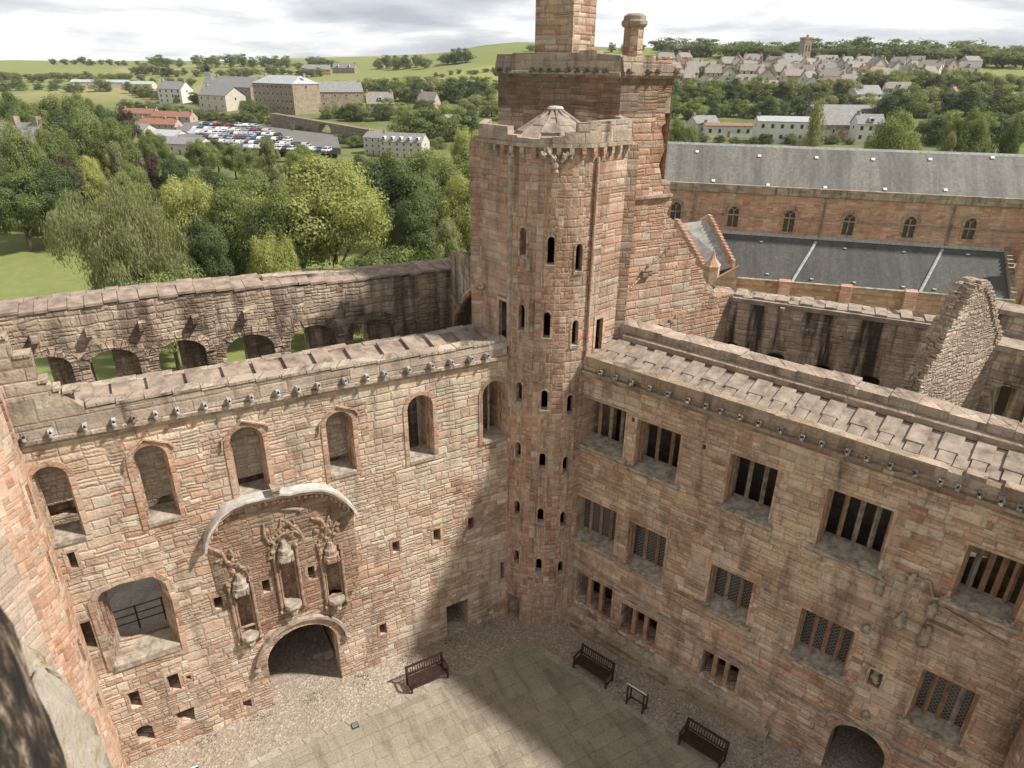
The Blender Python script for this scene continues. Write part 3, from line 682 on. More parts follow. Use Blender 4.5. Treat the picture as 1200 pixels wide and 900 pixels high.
# big opening with its worn mouldings
f1 = ring(PE, grow(bgL, .20), grow(bgL, .015), -.05, .05).build('window', MAT['trim'], east)
for k_, (d_, w_) in enumerate([(.0, .10), (.08, .30), (.15, .55), (.2, .8)]):
    ring(PE, grow(bgL, -d_+.002), grow(bgL, -d_-.075), w_, w_+.10).build('inner_moulding', MAT['trim'], f1)
m = MB(); 
us, zs_ = bgL[0][0], bgL[0][1]
m.sweep(EL, [(-.10, zs_-.25), (.74, zs_-.25), (.74, zs_+.16), (.5, zs_+.10), (-.10, zs_-.03)], us+.01, bgL[1][0]-.01); m.build('sill', MAT['trim_grey'], f1)
for L in smalls[:15]:
    ring(PE, grow(L, .10), grow(L, .008), -.018, .04).build('window', MAT['trim'], east)
# gateway
gr_ = [(p[0], p[1]) for p in gate[2:]]
ga = arch(gate[0][0], gate[1][0], .0, gt[1], .95, 14); cg = ((ga[0][0]+ga[1][0])/2)
def arcband(L, d0, d1, w0, w1, name, mat, parent, fr=EL):
    o_ = grow(L, d1)[2:]; i_ = grow(L, d0)[2:]; return wall(fr.P, i_[::-1]+o_ if False else o_+i_[::-1], [], w0, w1).build(name, mat, parent)
gf = arcband(ga, .0, .30, -.05, .06, 'gateway', MAT['trim'], east)
arcband(ga, .33, .44, -.18, .02, 'hood_moulding', MAT['trim_grey'], gf)
m = MB()
for uu in (ga[0][0]-.40, ga[1][0]+.40): m.blob(PE(uu, ga[2][1] if uu > cg else ga[-1][1], -.12), (.13, .13, .16), jit=.25)
m.build('carved_corbel', MAT['trim_grey'], gf)
# vaulted passage behind the gate
m = MB(); n_ = len(ga)-2
arc = ga[2:]; pw = [(ga[1][0], 0.0)]+arc+[(ga[0][0], 0.0)]
pw = [((u-cg)*1.06+cg, z*1.03) for u, z in pw]
vs = [PE(u, z, w_) for w_ in (.9, 8.3) for u, z in pw]; n_ = len(pw); fs = [(i, i+1, n_+i+1, n_+i) for i in range(n_-1)]; m.add(vs, fs)
m.build('passage_vault', MAT['outer'], gf)
m = MB(); m.fbox(EL, ga[1][0]-.35, ga[1][0]+.02, .0, .42, 1.3, 6.0); m.fbox(EL, ga[1][0]-.75, ga[1][0]-.37, 0, .2, 1.6, 6.0); m.build('stone_bench', MAT['trim_grey'], gf)
m = MB(); m.quad(PE(ga[0][0]-.4, .01, 0), PE(ga[1][0]+.4, .01, 0), PE(ga[1][0]+.4, .01, 8.4), PE(ga[0][0]-.4, .01, 8.4)); tag(m.build('passage_floor', MAT['gravel']), kind='structure')
# great curved hood over the carved panel
hp = EL.pxl([(242, 649), (243, 636), (247, 625), (259, 607), (273, 596), (288, 590), (305, 586), (320, 583), (327, 580), (340, 580), (352, 577), (367, 575), (379, 575), (390, 578), (401, 585), (411, 593), (420, 605)], -.45)
MAT['panelback'] = masonry('carved_panel_stone', RED, .22, .42, rubble=.7, lime=.15, stain=.6, bump=.07, joint=.025, dark=.72, stainc=(.05, .04, .03))
MAT['carved'] = plain('carved_weathered_stone', (.36, .25, .18), .92, .6, 5., .05, col2=(.14, .10, .075))
panel = thing('gate_sculpture', 'carved stone panel of three empty canopied niches over the gateway arch', 'carving', PE(5.5, 6, 0))
ribbon(EL, hp, -.46, .02, .04, .055).build('hood_moulding', MAT['pale'], panel, True, 50)
hp2 = [(u+.0, z-.16) for u, z in hp]; ribbon(EL, hp2[1:-1], -.34, .02, .06, .06).build('inner_moulding', MAT['trim'], panel, True, 50)
m = MB()
for i in range(1, len(hp)-1):
    for q in (0., .5):
        u = hp[i][0]*(1-q)+hp[i+1][0]*q; z = hp[i][1]*(1-q)+hp[i+1][1]*q
        m.blob(PE(u, z-.36, -.12), (.07, .09, .11), jit=.35)
m.build('carved_foliage', MAT['trim'], panel)
fin = EL.px(322, 574, -.4); m = MB(); m.blob(PE(fin[0], fin[1]-.05, -.42), (.16, .16, .2), jit=.3); m.fbox(EL, fin[0]-.14, fin[0]+.16, fin[1]+.05, fin[1]+.16, -.6, -.2); m.build('finial', MAT['trim_grey'], panel)
for i, L in enumerate(nichL):
    u0, u1 = L[0][0], L[1][0]; c = (u0+u1)/2; z0 = L[0][1]; zt = max(p[1] for p in L)
    # concave back of the niche
    m = MB(); n = 8; vs = []
    for z in (z0-.02, zt+.02):
        for k in range(n+1):
            t = math.pi*k/n; vs.append(PE(c-(u1-u0)/2*math.cos(t)*1.02, z, .03+.38*math.sin(t)))
    m.add(vs, [(k, k+1, n+2+k, n+1+k) for k in range(n)]); m.add([PE(u0-.02, zt, .02), PE(u1+.02, zt, .02), PE(u1+.02, zt, .45), PE(u0-.02, zt, .45), PE(u0-.02, z0, .02), PE(u1+.02, z0, .02), PE(u1+.02, z0, .45), PE(u0-.02, z0, .45)], [(0, 1, 2, 3), (7, 6, 5, 4)])
    nb = m.build('niche', MAT['panelback'], panel)
    m = MB()
    for uu, s_ in ((u0-.10, 1), (u1+.10, 1)):
        m.tube([PE(uu, z0-.25, -.07), PE(uu, zt+.25, -.07)], .06, 8); m.tube([PE(uu+.10*(1 if uu < c else -1), z0-.05, -.02), PE(uu+.10*(1 if uu < c else -1), zt+.05, -.02)], .035, 6)
        m.blob(PE(uu, zt+.35, -.09), (.09, .09, .14), jit=.25); m.blob(PE(uu, z0-.28, -.08), (.10, .10, .10), jit=.25)
    m.build('shaft', MAT['carved'], nb)
    m = MB()      # canopy: faceted box with gablets and tracery
    m.lathe(PE(c, zt-.02, -.10), [(.01, -.10), (.30, -.06), (.30, .20), (.24, .22), (.24, .42), (.15, .48), (.08, .72), (.0, .74)], 8, jit=.04)
    for k in range(3): m.blob(PE(c-.2+.2*k, zt+.02+.05*(k == 1), -.34), (.06, .05, .13), jit=.3)
    m.build('canopy', MAT['trim_grey' if i != 2 else 'trim'], nb)
    m = MB(); m.lathe(PE(c, z0-.42, -.10), [(.0, -.12), (.10, -.10), (.15, .0), (.14, .10), (.30, .26), (.34, .38), (.30, .46), (0, .46)], 8, jit=.05)
    m.blob(PE(c, z0-.30, -.30), (.11, .11, .12), jit=.3)
    m.build('corbel', MAT['trim_grey'], nb)
    m = MB()      # wings and scrolls of the carved figures left above each niche
    if i == 0: paths = [[(-.75, 2.1), (-.55, 1.95), (-.35, 1.7), (-.28, 1.35), (.0, 1.15), (.15, .95), (.35, .8)], [(-.1, 1.8), (-.02, 1.5), (-.15, 1.2)], [(-.3, 1.5), (-.6, 1.45)]]
    elif i == 1: paths = [[(-.42, 1.0), (-.30, .65), (-.55, .3), (-.5, .1)], [(-.35, 1.0), (.0, 1.3), (.05, 1.6), (.3, 1.35), (.55, 1.0), (.7, .6)], [(-.4, .75), (.0, 1.0), (.45, .95), (.75, .65)], [(-.55, 1.6), (-.58, 1.1), (-.45, .7)], [(.1, 2.0), (.5, 1.9), (.85, 1.75)]]
    else: paths = [[(-.55, 1.95), (-.2, 1.75), (-.05, 1.3), (.1, 1.05)], [(.1, 1.85), (-.05, 1.4), (-.15, .9)], [(-.35, .9), (-.45, .5)], [(.2, 1.3), (.35, 1.5)]]
    for p_ in paths:
        n = len(p_); m.tube([PE(c+a, zt+b_, -.07-.05*math.sin(3*q)) for q, (a, b_) in enumerate(p_)], [.065 if 0 < q < n-1 else .04 for q in range(n)], 7)
        for q in range(n-1): m.blob(PE(c+(p_[q][0]+p_[q+1][0])/2+random.uniform(-.06, .06), zt+(p_[q][1]+p_[q+1][1])/2-.05, -.05), (.12, .06, .10), jit=.45)
    for q in range(7): m.blob(PE(c+random.uniform(-.45, .45), zt+.7+random.uniform(0, .8), -.06), (.09, .07, .11), jit=.4)
    m.build('carved_figure', MAT['carved'], panel, True, 60)
m = MB(); ua, ub = hp[0][0]+.15, hp[-1][0]-.15
m.fbox(EL, ua+.2, ub-.2, 4.35, 4.42, -.05, .0)
m.build('ledge', MAT['trim'], panel)
pb = [(hp[0][0]+.10, hp[0][1]-1.9), (hp[0][0]+.05, hp[0][1]-.05)]+[(u, z-.06) for u, z in hp[1:-1]]+[(hp[-1][0]-.08, hp[-1][1]-.1), (hp[-1][0]-.10, hp[-1][1]-3.0), (ga[2][0]+.25, 3.1), (cg+.75, gt[1]+.62), (cg, gt[1]+.72), (cg-.8, gt[1]+.55), (ga[-1][0]-.5, 3.2)]
wall(PE, pb[::-1], [grow(L, .01) for L in nichL]+[grow(L, .11) for L in smalls if inside((L[0][0], L[0][1]), pb) and inside((L[2][0]+.1, L[2][1]+.1), pb)], -.035, -.002).build('panel_back', MAT['panelback'], panel)
bpl = []
# raised shallow backing of the panel under the hood
bz = [(u, z-.1) for u, z in hp[1:-1]]
# ---------------------------------------------------------------- outer wall of the gate range
e2 = thing('outer_wall', 'outer wall of the gate range with a row of round-topped openings onto the park', 'wall', EL.P(7, 0, 8))
OF = 8.0
arcs = [(36, 88, 62, 417), (109, 166, 133, 409), (189, 244, 216, 398), (267, 323, 298, 391), (342, 396, 368, 381), (415, 464, 440, 374)]
hl2 = []
for xl, xr, xa, ya in arcs:
    ua = EL.px(xl, ya+35, OF)[0]; ub = EL.px(xr, ya+25, OF)[0]; zt = EL.px(xa, ya, OF)[1]; hl2.append(arch(ua, ub, 9.2, zt, .75, 10))
low = []
for x, y, wpx, hpx in [(73, 598, 22, 16), (487, 500, 9, 40)]:
    u, z = EL.px(x, y, OF); low.append(rect(u-wpx*.023, u+wpx*.023, z-hpx*.022, z+hpx*.022))
low = [low[0]]
tp = EL.pxl([(-60, 385), (0, 375), (100, 353), (200, 340), (225, 337), (300, 328), (400, 332-8), (450, 326), (507, 320), (545, 312)], OF)
tp = [(-5, 14.6), (0, 14.72), (4, 14.7), (8, 14.55), (11.7, 14.3), (14.5, 14.2), (17.4, 14.15), (18.6, 14.1)]
outer = [(-5, -4), (21.5, -4), (21.5, 13.8)]+ragged(tp[::-1], .5, .03, 3)
wall(lambda u, z, w_: EL.P(u, z, OF+w_), outer, hl2+low, 0, .55).build('wall', MAT['outer'], e2)
# outer half of the thickness has narrower lights, set to the left
hn = []
for L in hl2:
    ua, ub = L[0][0], L[1][0]; hn.append(rect(ua+.02, ua+(ub-ua)*.48, 9.5, max(p[1] for p in L)-.10))
wall(lambda u, z, w_: EL.P(u, z, OF+w_), [(-5, -4.2), (21.5, -4.2), (21.5, 13.9), (-5, 14.3)], hn, .552, 1.7).build('wall_outer_face', MAT['outer'], e2)
m = MB()
for L in hl2:
    ua, ub = L[0][0], L[1][0]; zt = max(p[1] for p in L); cc = (ua+ub)/2; r_ = (ub-ua)/2; h_ = r_*.75; n = 13
    for k in range(n):
        a0_ = math.pi*(k+.06)/n; a1_ = math.pi*(k+.94)/n
        q = lambda a, e_: (cc+(r_+e_)*math.cos(a), zt-h_+(h_+e_)*math.sin(a))
        e_ = .36+random.uniform(-.04, .05)
        P4 = [q(a0_, .01), q(a0_, e_), q(a1_, e_), q(a1_, .01)]; o_ = -random.uniform(.02, .06)
        m.hexa([EL.P(u, z, OF+o_) for u, z in P4], [EL.P(u, z, OF+.1) for u, z in P4])
m.build('arch_stones', MAT['outer'], e2)
m = MB(); u = -4.8
while u < 18.2:
    wd = random.uniform(.45, .75); zt = float(np.interp(u, [p[0] for p in tp], [p[1] for p in tp])); lf = random.uniform(.0, .10)
    m.fbox(EL, u, u+wd-.02, zt-.04+lf, zt+.06+lf, OF-.06+random.uniform(-.03, .03), OF+1.0, .12, .12)
    m.fbox(EL, u+.1, u+wd+.08, zt+.02+lf*.5, zt+.12+lf*.5, OF+1.0, OF+1.78+random.uniform(-.1, .1), .05, .0)
    u += wd
m.build('coping', MAT['slab_red'], e2)
m = MB()
for x, y in [(41, 396), (105, 388), (167, 381), (229, 374), (289, 368), (405, 357)]:
    u, z = EL.px(x, y, OF-.2); m2 = MB(); m2.fbox(EL, u-.13, u+.13, z-.16, z+.14, OF-.38, OF+.05); m2.build('corbel', MAT['outer'], e2)
m = MB(); m.sweep(EL, [(OF+.6, 14.1), (OF+1.0, 14.1), (OF+1.0, 14.62), (OF+.6, 14.62)], 8.5, 12.6, .22, -.05); m.build('raised_coping', MAT['coping'], e2)
# floors inside the range
MAT['flags'] = masonry('flagstones', [(0., (.36, .32, .27)), (.5, (.46, .41, .35)), (1., (.54, .49, .42))], .9, 1.1, rubble=.06, vary=0., lime=.1, stain=.3, bump=.012, joint=.02)
zf = zs_-.05; UF = 4.6
m = MB(); m.fbox(EL, -1.5, 3.2, zf-.3, zf, 1.12, OF-.01); m.fbox(EL, 4.4, UL+2, UF-.3, UF, 1.12, OF-.01)
tag(m.build('interior_floor', MAT['flags']), kind='structure')
xw = thing('cross_wall', 'rough cross wall inside the roofless range behind its tall windows', 'wall', EL.P(4.2, 0, 3))
cf = Frame(EL.P(4.0, 0, 1.92)[:2], t=EL.n, n=EL.t)
wall(cf.P, [(0, zf-1), (6.05, zf-1), (6.05, 7.6), (0, 7.6)], [], 0, .45).build('wall', MAT['outer'], xw)
rl = thing('railing', 'black iron railing on the floor seen through the large moulded opening', 'railing', EL.P(2, zf, 3))
m = MB(); 
for hh_ in (.35, .68, 1.0): m.tube([EL.P(-.4, zf+hh_, 1.5), EL.P(3.2, zf+hh_, 1.5)], .022, 6)
m.build('rail', MAT['iron'], rl)
for i in range(5): m = MB(); m.tube([EL.P(-.3+.85*i, zf, 1.5), EL.P(-.3+.85*i, zf+1.03, 1.5)], .03, 6); m.build('post', MAT['iron'], rl)
# ruined cross wall with the large arch, in the corner tower's shade
cx_ = thing('cross_wall', 'dark broken wall with a large round arch between outer wall and stair tower', 'wall', EL.P(17.3, 0, 5))
q0 = atd(500+22, 400, 1)[:2]
cA = np.array(EL.P(17.0, 0, OF)[:2]); cB = np.array([-1.3, 25.9])
CWf = Frame(cA, cB)
Lc = float(np.linalg.norm(cB-cA))
ca_px = CWf.pxl([(505, 322), (520, 308), (528, 300), (548, 300), (567, 307)])
arL = CWf.pxl([(534, 392), (540, 366), (549, 349), (560, 340), (567, 337)])
ou = [(0, 6.5), (arL[0][0], 6.5)]+[(u, z) for u, z in arL]+[(Lc, arL[-1][1]), (Lc, ca_px[-1][1]), ]+ragged([(u, z) for u, z in ca_px[::-1] if 0 <= u <= Lc+.0], .4, .08, 5)+[(0, 14.1)]
wall(CWf.P, ou, [], 0, 1.3).build('wall', MAT['outer'], cx_)
m = MB()
rb = [(u, z) for u, z in [(arL[0][0]-.0, 9)]+arL]
m.tube([CWf.P(u-.08, z+.05, -.10) for u, z in rb], .14, 7); m.build('arch_rib', MAT['trim'], cx_)
m = MB(); m.fbox(CWf, arL[0][0]-.3, Lc+1, 6.5, 15, 2.2, 2.5); m.build('back_wall', MAT['outer'], cx_)

# ---------------------------------------------------------------- stair tower
tw = thing('stair_tower', 'tall red stone stair tower with rows of slit windows in the corner of the courtyard', 'tower', ((B[0]+C[0])/2, (B[1]+C[1])/2, 0))
TZp = 20.62
LO = np.array([-1.22, 25.55]); RO = np.array([3.98, 25.2])
chord = C-B; Lc_ = float(np.linalg.norm(chord)); ct = chord/Lc_; cn = np.array([ct[1], -ct[0]])  # towards camera
if cn[1] > 0: cn = -cn
SAG = .52; Rr_ = (Lc_**2/4+SAG**2)/(2*SAG); cc_ = (B+C)/2-cn*(Rr_-SAG); half = math.asin(Lc_/2/Rr_); AL = 2*half*Rr_
def PT(s, z, w=0.):                                # s along the arc, w inwards
    a = -half+s/Rr_; d = ct*math.sin(a)+cn*math.cos(a); p = cc_+d*(Rr_-w); return (p[0], p[1], z)
def tpx(x, y):                                     # pixel -> (s,z) on the curved face
    best = None
    for i in range(61):
        s = AL*i/60; q = PT(s, 0); d = ray(x, y); k = q[1]/d[1]; p = CAMP+d*k; e_ = abs(p[0]-q[0])
        if best is None or e_ < best[0]: best = (e_, s, p[2])
    return best[1], best[2]
rows = [(283, 294, 302, .50), (372, 381, 390, .50), (459, 469, 474, .42), (527, 540, 544, .36), (595, 604, 608, .36), (652, 662, 665, .36)]
cols = [(613, 645, 678), (611, 641, 674), (608, 638, 668), (607, 635, 663), (606, 633, 659), (605, 631, 657)]
sl_h = []
for (ys, xs) in zip(rows, cols):
    for k in range(3):
        s, z = tpx(xs[k], ys[k]); s = min(max(s, .30), AL-.30); h_ = ys[3]; sl_h.append(arch(s-.125, s+.125, z-h_, z+h_, 1.3, 6))
dr_ = [tpx(597, 716), tpx(616, 722)]
door_h = [(.12, .001), (.78, .001), (.78, 1.25), (.12, 1.25)]
ou = [(0, -.5), (.12, -.5), (.12, 1.3), (.80, 1.3), (.80, -.5), (AL, -.5), (AL, TZp), (0, TZp)]
wall(PT, ou, sl_h, 0, .22, [AL*i/14 for i in range(1, 14)]).build('stair_wall', MAT['tower'], tw, True, 40)
def TSl(s0, s1, z0, z1, w0, w1, n=14, jit=0.):
    m = MB(); 
    for i in range(n):
        a, b_ = s0+(s1-s0)*i/n, s0+(s1-s0)*(i+1)/n
        m.hexa([PT(a, z0, w0), PT(b_, z0, w0), PT(b_, z0, w1), PT(a, z0, w1)], [PT(a, z1, w0), PT(b_, z1, w0), PT(b_, z1, w1), PT(a, z1, w1)])
    return m
for L in sl_h:
    f1 = ring(PT, grow(L, .07), grow(L, .004), -.02, .05).build('window', MAT['trim'], tw)
    m = MB(); s0, s1 = L[0][0], L[1][0]; z = L[0][1]
    m.hexa([PT(s0-.06, z-.10, -.05), PT(s1+.06, z-.10, -.05), PT(s1+.0, z-.10, .2), PT(s0-.0, z-.10, .2)], [PT(s0-.06, z-.005, -.05), PT(s1+.06, z-.005, -.05), PT(s1, z+.04, .2), PT(s0, z+.04, .2)]); m.build('sill', MAT['trim_grey'], f1)
m = MB(); m.add([PT(.1, 0.02, .45), PT(.82, 0.02, .45), PT(.82, 1.35, .45), PT(.1, 1.35, .45)], [(0, 1, 2, 3)]); m.build('door_shadow_board', MAT['black'], tw) if False else None
# side faces
fl = Frame(LO, B); fr_ = Frame(C, RO)
lf_h = [rect(*sorted((fl.px(580, 400)[0], fl.px(573, 400)[0])), fl.px(576, 408)[1], fl.px(576, 390)[1]),]
uA, zA = fl.px(585, 393); uB, zB = fl.px(596, 355)
lf_h.append(rect(uA, uB, zA-.05, zB))
Ll = float(np.linalg.norm(B-LO)); Lr = float(np.linalg.norm(RO-C))
wall(fl.P, [(0, 4), (Ll, 4), (Ll, TZp), (0, TZp)], lf_h, 0, .14).build('side_wall', MAT['tower'], tw)
uA, zA = fr_.px(696, 412); uB, zB = fr_.px(706, 372)
rh = rect(max(uA, .10), uB+.02, zA, zB)
wall(fr_.P, [(0, 4), (Lr, 4), (Lr, TZp), (0, TZp)], [rh], 0, .14).build('side_wall', MAT['tower'], tw)
for L, f_ in ((lf_h[1], fl), (rh, fr_)): ring(f_.P, grow(L, .12), grow(L, .004), -.03, .05).build('doorway', MAT['trim'], tw)
m = MB()
for a, b_ in ((LO, LO+np.array([.15, 3.2])), (RO+np.array([-.15, 2.2]), RO)):
    q = Frame(a, b_); m.fbox(q, 0, q.A@q.A*0+float(np.linalg.norm(b_-a)), 3, TZp, 0, .4)
m.build('side_wall', MAT['tower'], tw)
m = MB(); m.lathe((cc_[0]+.0, (B[1]+C[1])/2+1.5, 0), [(1.0, 0), (1.0, 20.6)], 12); m.build('dark_backing', MAT['black'], tw)  # black cylinder added so the slits and doorways read dark
# angle shafts
for (q, nm) in ((B, 0), (C, 1)):
    m = MB(); m.tube([(q[0]+(.06 if nm == 0 else .02), q[1]-.05, 13.4 if nm == 0 else 13.2), (q[0]+(.06 if nm == 0 else .02), q[1]-.05, TZp-.3)], .10 if nm == 0 else .06, 8); m.build('angle_shaft', MAT['trim_grey' if nm == 0 else 'trim'], tw, True)
# corbelled parapet round the top: polyline in plan
plan = [LO+np.array([.1, 2.6]), LO]+[np.array(PT(AL*i/8, 0)[:2]) for i in range(9)]+[RO, RO+np.array([-.1, 1.9])]
def offset_plan(pl, d):
    out = []
    for i, p in enumerate(pl):
        a = pl[max(0, i-1)]; b_ = pl[min(len(pl)-1, i+1)]; t1 = p-a if i else b_-p; t2 = b_-p if i < len(pl)-1 else p-a
        t1 = t1/np.linalg.norm(t1); t2 = t2/np.linalg.norm(t2); n1_ = np.array([t1[1], -t1[0]]); n2_ = np.array([t2[1], -t2[0]]); n_ = n1_+n2_; n_ /= np.linalg.norm(n_)
        out.append(p-n_*d/max(.5, n_@n1_))
    return out
# outward is away from the tower centre
cen = np.array([1.35, 26.2])
def ringseg(pl, d0, d1, z0, z1, tops=None):
    a = offset_plan(pl, d0); b_ = offset_plan(pl, d1)
    if np.linalg.norm(a[6]-cen) < np.linalg.norm(pl[6]-cen) and d0 > 0: a = offset_plan(pl, -d0); b_ = offset_plan(pl, -d1)
    m = MB()
    for i in range(len(pl)-1):
        t0, t1 = (z1, z1) if tops is None else (tops[i], tops[i])
        m.hexa([(*a[i], z0), (*a[i+1], z0), (*b_[i+1], z0), (*b_[i], z0)], [(*a[i], t0), (*a[i+1], t1), (*b_[i+1], t1), (*b_[i], t0)])
    return m
sgn = 1 if np.linalg.norm(offset_plan(plan, .2)[6]-cen) > np.linalg.norm(plan[6]-cen) else -1
def RS(d0, d1, z0, z1, tops=None):
    a = offset_plan(plan, sgn*d0); b_ = offset_plan(plan, sgn*d1); m = MB()
    for i in range(len(plan)-1):
        t = z1 if tops is None else tops[i]
        m.hexa([(*a[i], z0), (*a[i+1], z0), (*b_[i+1], z0), (*b_[i], z0)], [(*a[i], t), (*a[i+1], t), (*b_[i+1], t), (*b_[i], t)])
    return m
RS(.13, -.3, TZp+.02, TZp+.14).build('string_course', MAT['coping'], tw)
tops = [21.22, 21.24, 20.98, 20.92, 20.9, 20.95, 20.98, 21.12, 21.42, 21.45, 21.46, 21.45]
RS(.07, -.22, TZp+.15, 21.2, tops).build('parapet', MAT['parapet'], tw)
RS(.18, -.27, TZp+.15, 21.2, [t+.07 for t in tops]) if False else None
m_c = offset_plan(plan, sgn*.045)
seg = []
for i in range(1, len(m_c)-2):
    L = float(np.linalg.norm(m_c[i+1]-m_c[i])); n = max(1, round(L/.40))
    for k in range(n): seg.append(m_c[i]+(m_c[i+1]-m_c[i])*(k+.5)/n)
for q in seg:
    ang = math.atan2(q[1]-cen[1], q[0]-cen[0])
    m = MB(); m.box((q[0], q[1], TZp-.09), (.22, .15, .2), ang); m.box((q[0]-.05*math.cos(ang), q[1]-.05*math.sin(ang), TZp-.26), (.16, .12, .14), ang); m.build('corbel', MAT['trim_grey' if random.random() < .4 else 'trim'], tw)
# carved beast under the parapet and pale spout
q = atd(648, 182, 24.0); 
m = MB(); b0 = np.array([q[0], 23.55])
for a, z, r_ in [((0, 0), 20.30, 0.12), ((.05, -.12), 20.10, 0.11), ((-.35, -.05), 20.40, 0.12), ((.35, .0), 20.40, 0.09), ((-.15, .1), 20.55, 0.14), ((.1, .05), 19.90, 0.09)]: m.blob((b0[0]+a[0], b0[1]+a[1], z), (r_, r_*.9, r_*1.1), jit=.3)
m.tube([(b0[0]+.25, b0[1], 20.2), (b0[0]+.5, b0[1]+.05, 20.5)], .07, 6)
m.build('carved_gargoyle', MAT['trim_grey'], tw)
m = MB(); q = atd(706, 178, 24.9); 
m.add([(q[0]-.12, q[1]-.25, q[2]+.12), (q[0]+.2, q[1]-.25, q[2]+.12), (q[0]+.16, q[1]-.3, q[2]-.12), (q[0]+.08, q[1]-.3, q[2]-.14), (q[0]-.12, q[1]+.2, q[2]+.12), (q[0]+.2, q[1]+.2, q[2]+.12), (q[0]+.16, q[1]+.2, q[2]-.12), (q[0]+.08, q[1]+.2, q[2]-.14)], [(0, 1, 2, 3), (7, 6, 5, 4), (0, 4, 5, 1), (1, 5, 6, 2), (2, 6, 7, 3), (3, 7, 4, 0)]); m.build('water_spout', MAT['skylight'], tw)
# walk and stone cap
m = MB(); pl_ = offset_plan(plan, -sgn*.25); m.hexa([(*p, TZp) for p in pl_], [(*p, TZp+.2) for p in pl_]); m.build('roof_walk', MAT['slab'], tw)
capc = (1.42, 25.95); capz = 20.72
m = MB(); nsec = 12; tiers = [(1.72, 1.30, .0, .27), (1.38, .92, .24, .52), (1.0, .52, .48, .76), (.60, .10, .71, .97)]
for ti, (ro, ri, za, zb) in enumerate(tiers):
    for k in range(nsec):
        a0_ = 2*math.pi*(k+.02)/nsec+.1; a1_ = 2*math.pi*(k+.98)/nsec+.1; lz = random.uniform(-.02, .03)+(.04 if (k+ti) % 2 else 0)
        P8 = [(capc[0]+r_*math.cos(a), capc[1]+r_*math.sin(a)) for r_, a in ((ro, a0_), (ro, a1_), (ri, a1_), (ri, a0_))]; zz_ = [za, za, zb, zb]
        m.hexa([(*p, capz+z_+lz-.10) for p, z_ in zip(P8, zz_)], [(*p, capz+z_+lz) for p, z_ in zip(P8, zz_)])
m.lathe((capc[0], capc[1], capz), [(1.68, -.3), (1.68, -.08), (.1, .7)], 12)
m.build('stone_cap', MAT['slab'], tw)
m = MB()
for k in range(0, nsec):
    a = 2*math.pi*k/nsec+.1; m.tube([(capc[0]+1.55*math.cos(a), capc[1]+1.55*math.sin(a), capz+.12), (capc[0]+.12*math.cos(a), capc[1]+.12*math.sin(a), capz+1.02)], .055, 5)
m.build('cap_rib', MAT['slab'], tw)
m = MB(); m.lathe((capc[0], capc[1], capz+.94), [(.26, 0), (.30, .07), (.24, .14), (0, .16)], 8, jit=.05); m.build('finial', MAT['pale'], tw)
# ---------------------------------------------------------------- corner tower block behind it
bl = thing('corner_tower', 'massive square tower of red stone behind the stair tower with two chimneys', 'tower', (2.5, 28, 0))
K0 = np.array([3.83, 27.0]); tl_ = np.array([.764, -.645]); 
KL = K0-tl_*5.95; fL = Frame(KL, K0); fR = Frame(K0, t=(math.sin(math.radians(61)), math.cos(math.radians(61))))
FLn = 5.95
wall(fL.P, [(0, 3), (FLn, 3), (FLn, 22.8), (0, 22.8)], [], 0, .6).build('wall', MAT['block'], bl)
rp = fR.pxl([(791, 92), (787, 108), (780, 122), (779, 140), (775, 152), (778, 172), (774, 190), (774, 205), (786, 216), (787, 232), (783, 248), (790, 262), (798, 274), (806, 290), (815, 306), (824, 320), (828, 336), (838, 348)])
rj = []
for i, (u, z) in enumerate(rp): rj += [(u, z+.1), (u+random.uniform(-.06, .08), z-.12)] if 0 < i < len(rp)-1 else [(u, z)]
wall(fR.P, [(0, 3), (7.5, 3), (7.5, rj[-1][1])]+rj[::-1]+[(2.45, 22.8), (0, 22.8)], [], 0, .9).build('wall', MAT['block'], bl)
m = MB(); q = [KL, K0, K0+fR.t*2.4, K0+fR.t*2.4+fR.n*4.0, KL+np.array([.3, 3.])]
m.hexa([(*p, 21.5) for p in q], [(*p, 22.83) for p in q]); m.build('roof_walk', MAT['slab'], bl)
m = MB(); bb = [KL, KL+np.array([.3, 3.]), K0+fR.t*2.45+fR.n*4.0, K0+fR.t*2.45]
for a, b_ in zip(bb[:-1], bb[1:]):
    q = Frame(a, b_); m.fbox(q, 0, float(np.linalg.norm(b_-a)), 3, 22.8, 0.62, .9) if False else m.hexa([(*a, 8), (*b_, 8), (*(b_+fL.n*.01), 8), (*(a+fL.n*.01), 8)], [(*a, 22.8), (*b_, 22.8), (*(b_+fL.n*.01), 22.8), (*(a+fL.n*.01), 22.8)])
m.build('back_wall', MAT['block'], bl)
tl1 = fL.px(590, 64)[1]; 
LR = 2.62
for f_, L, e_ in ((fL, FLn, (-.15, .02)), (fR, LR, (0, .15))):
    m = MB(); m.sweep(f_, [(-.18, .0), (-.18, -.09), (-.03, -.2), (.3, -.2), (.3, 0)], e_[0], L+e_[1], 22.9, 22.9); m.build('string_course', MAT['coping'], bl)
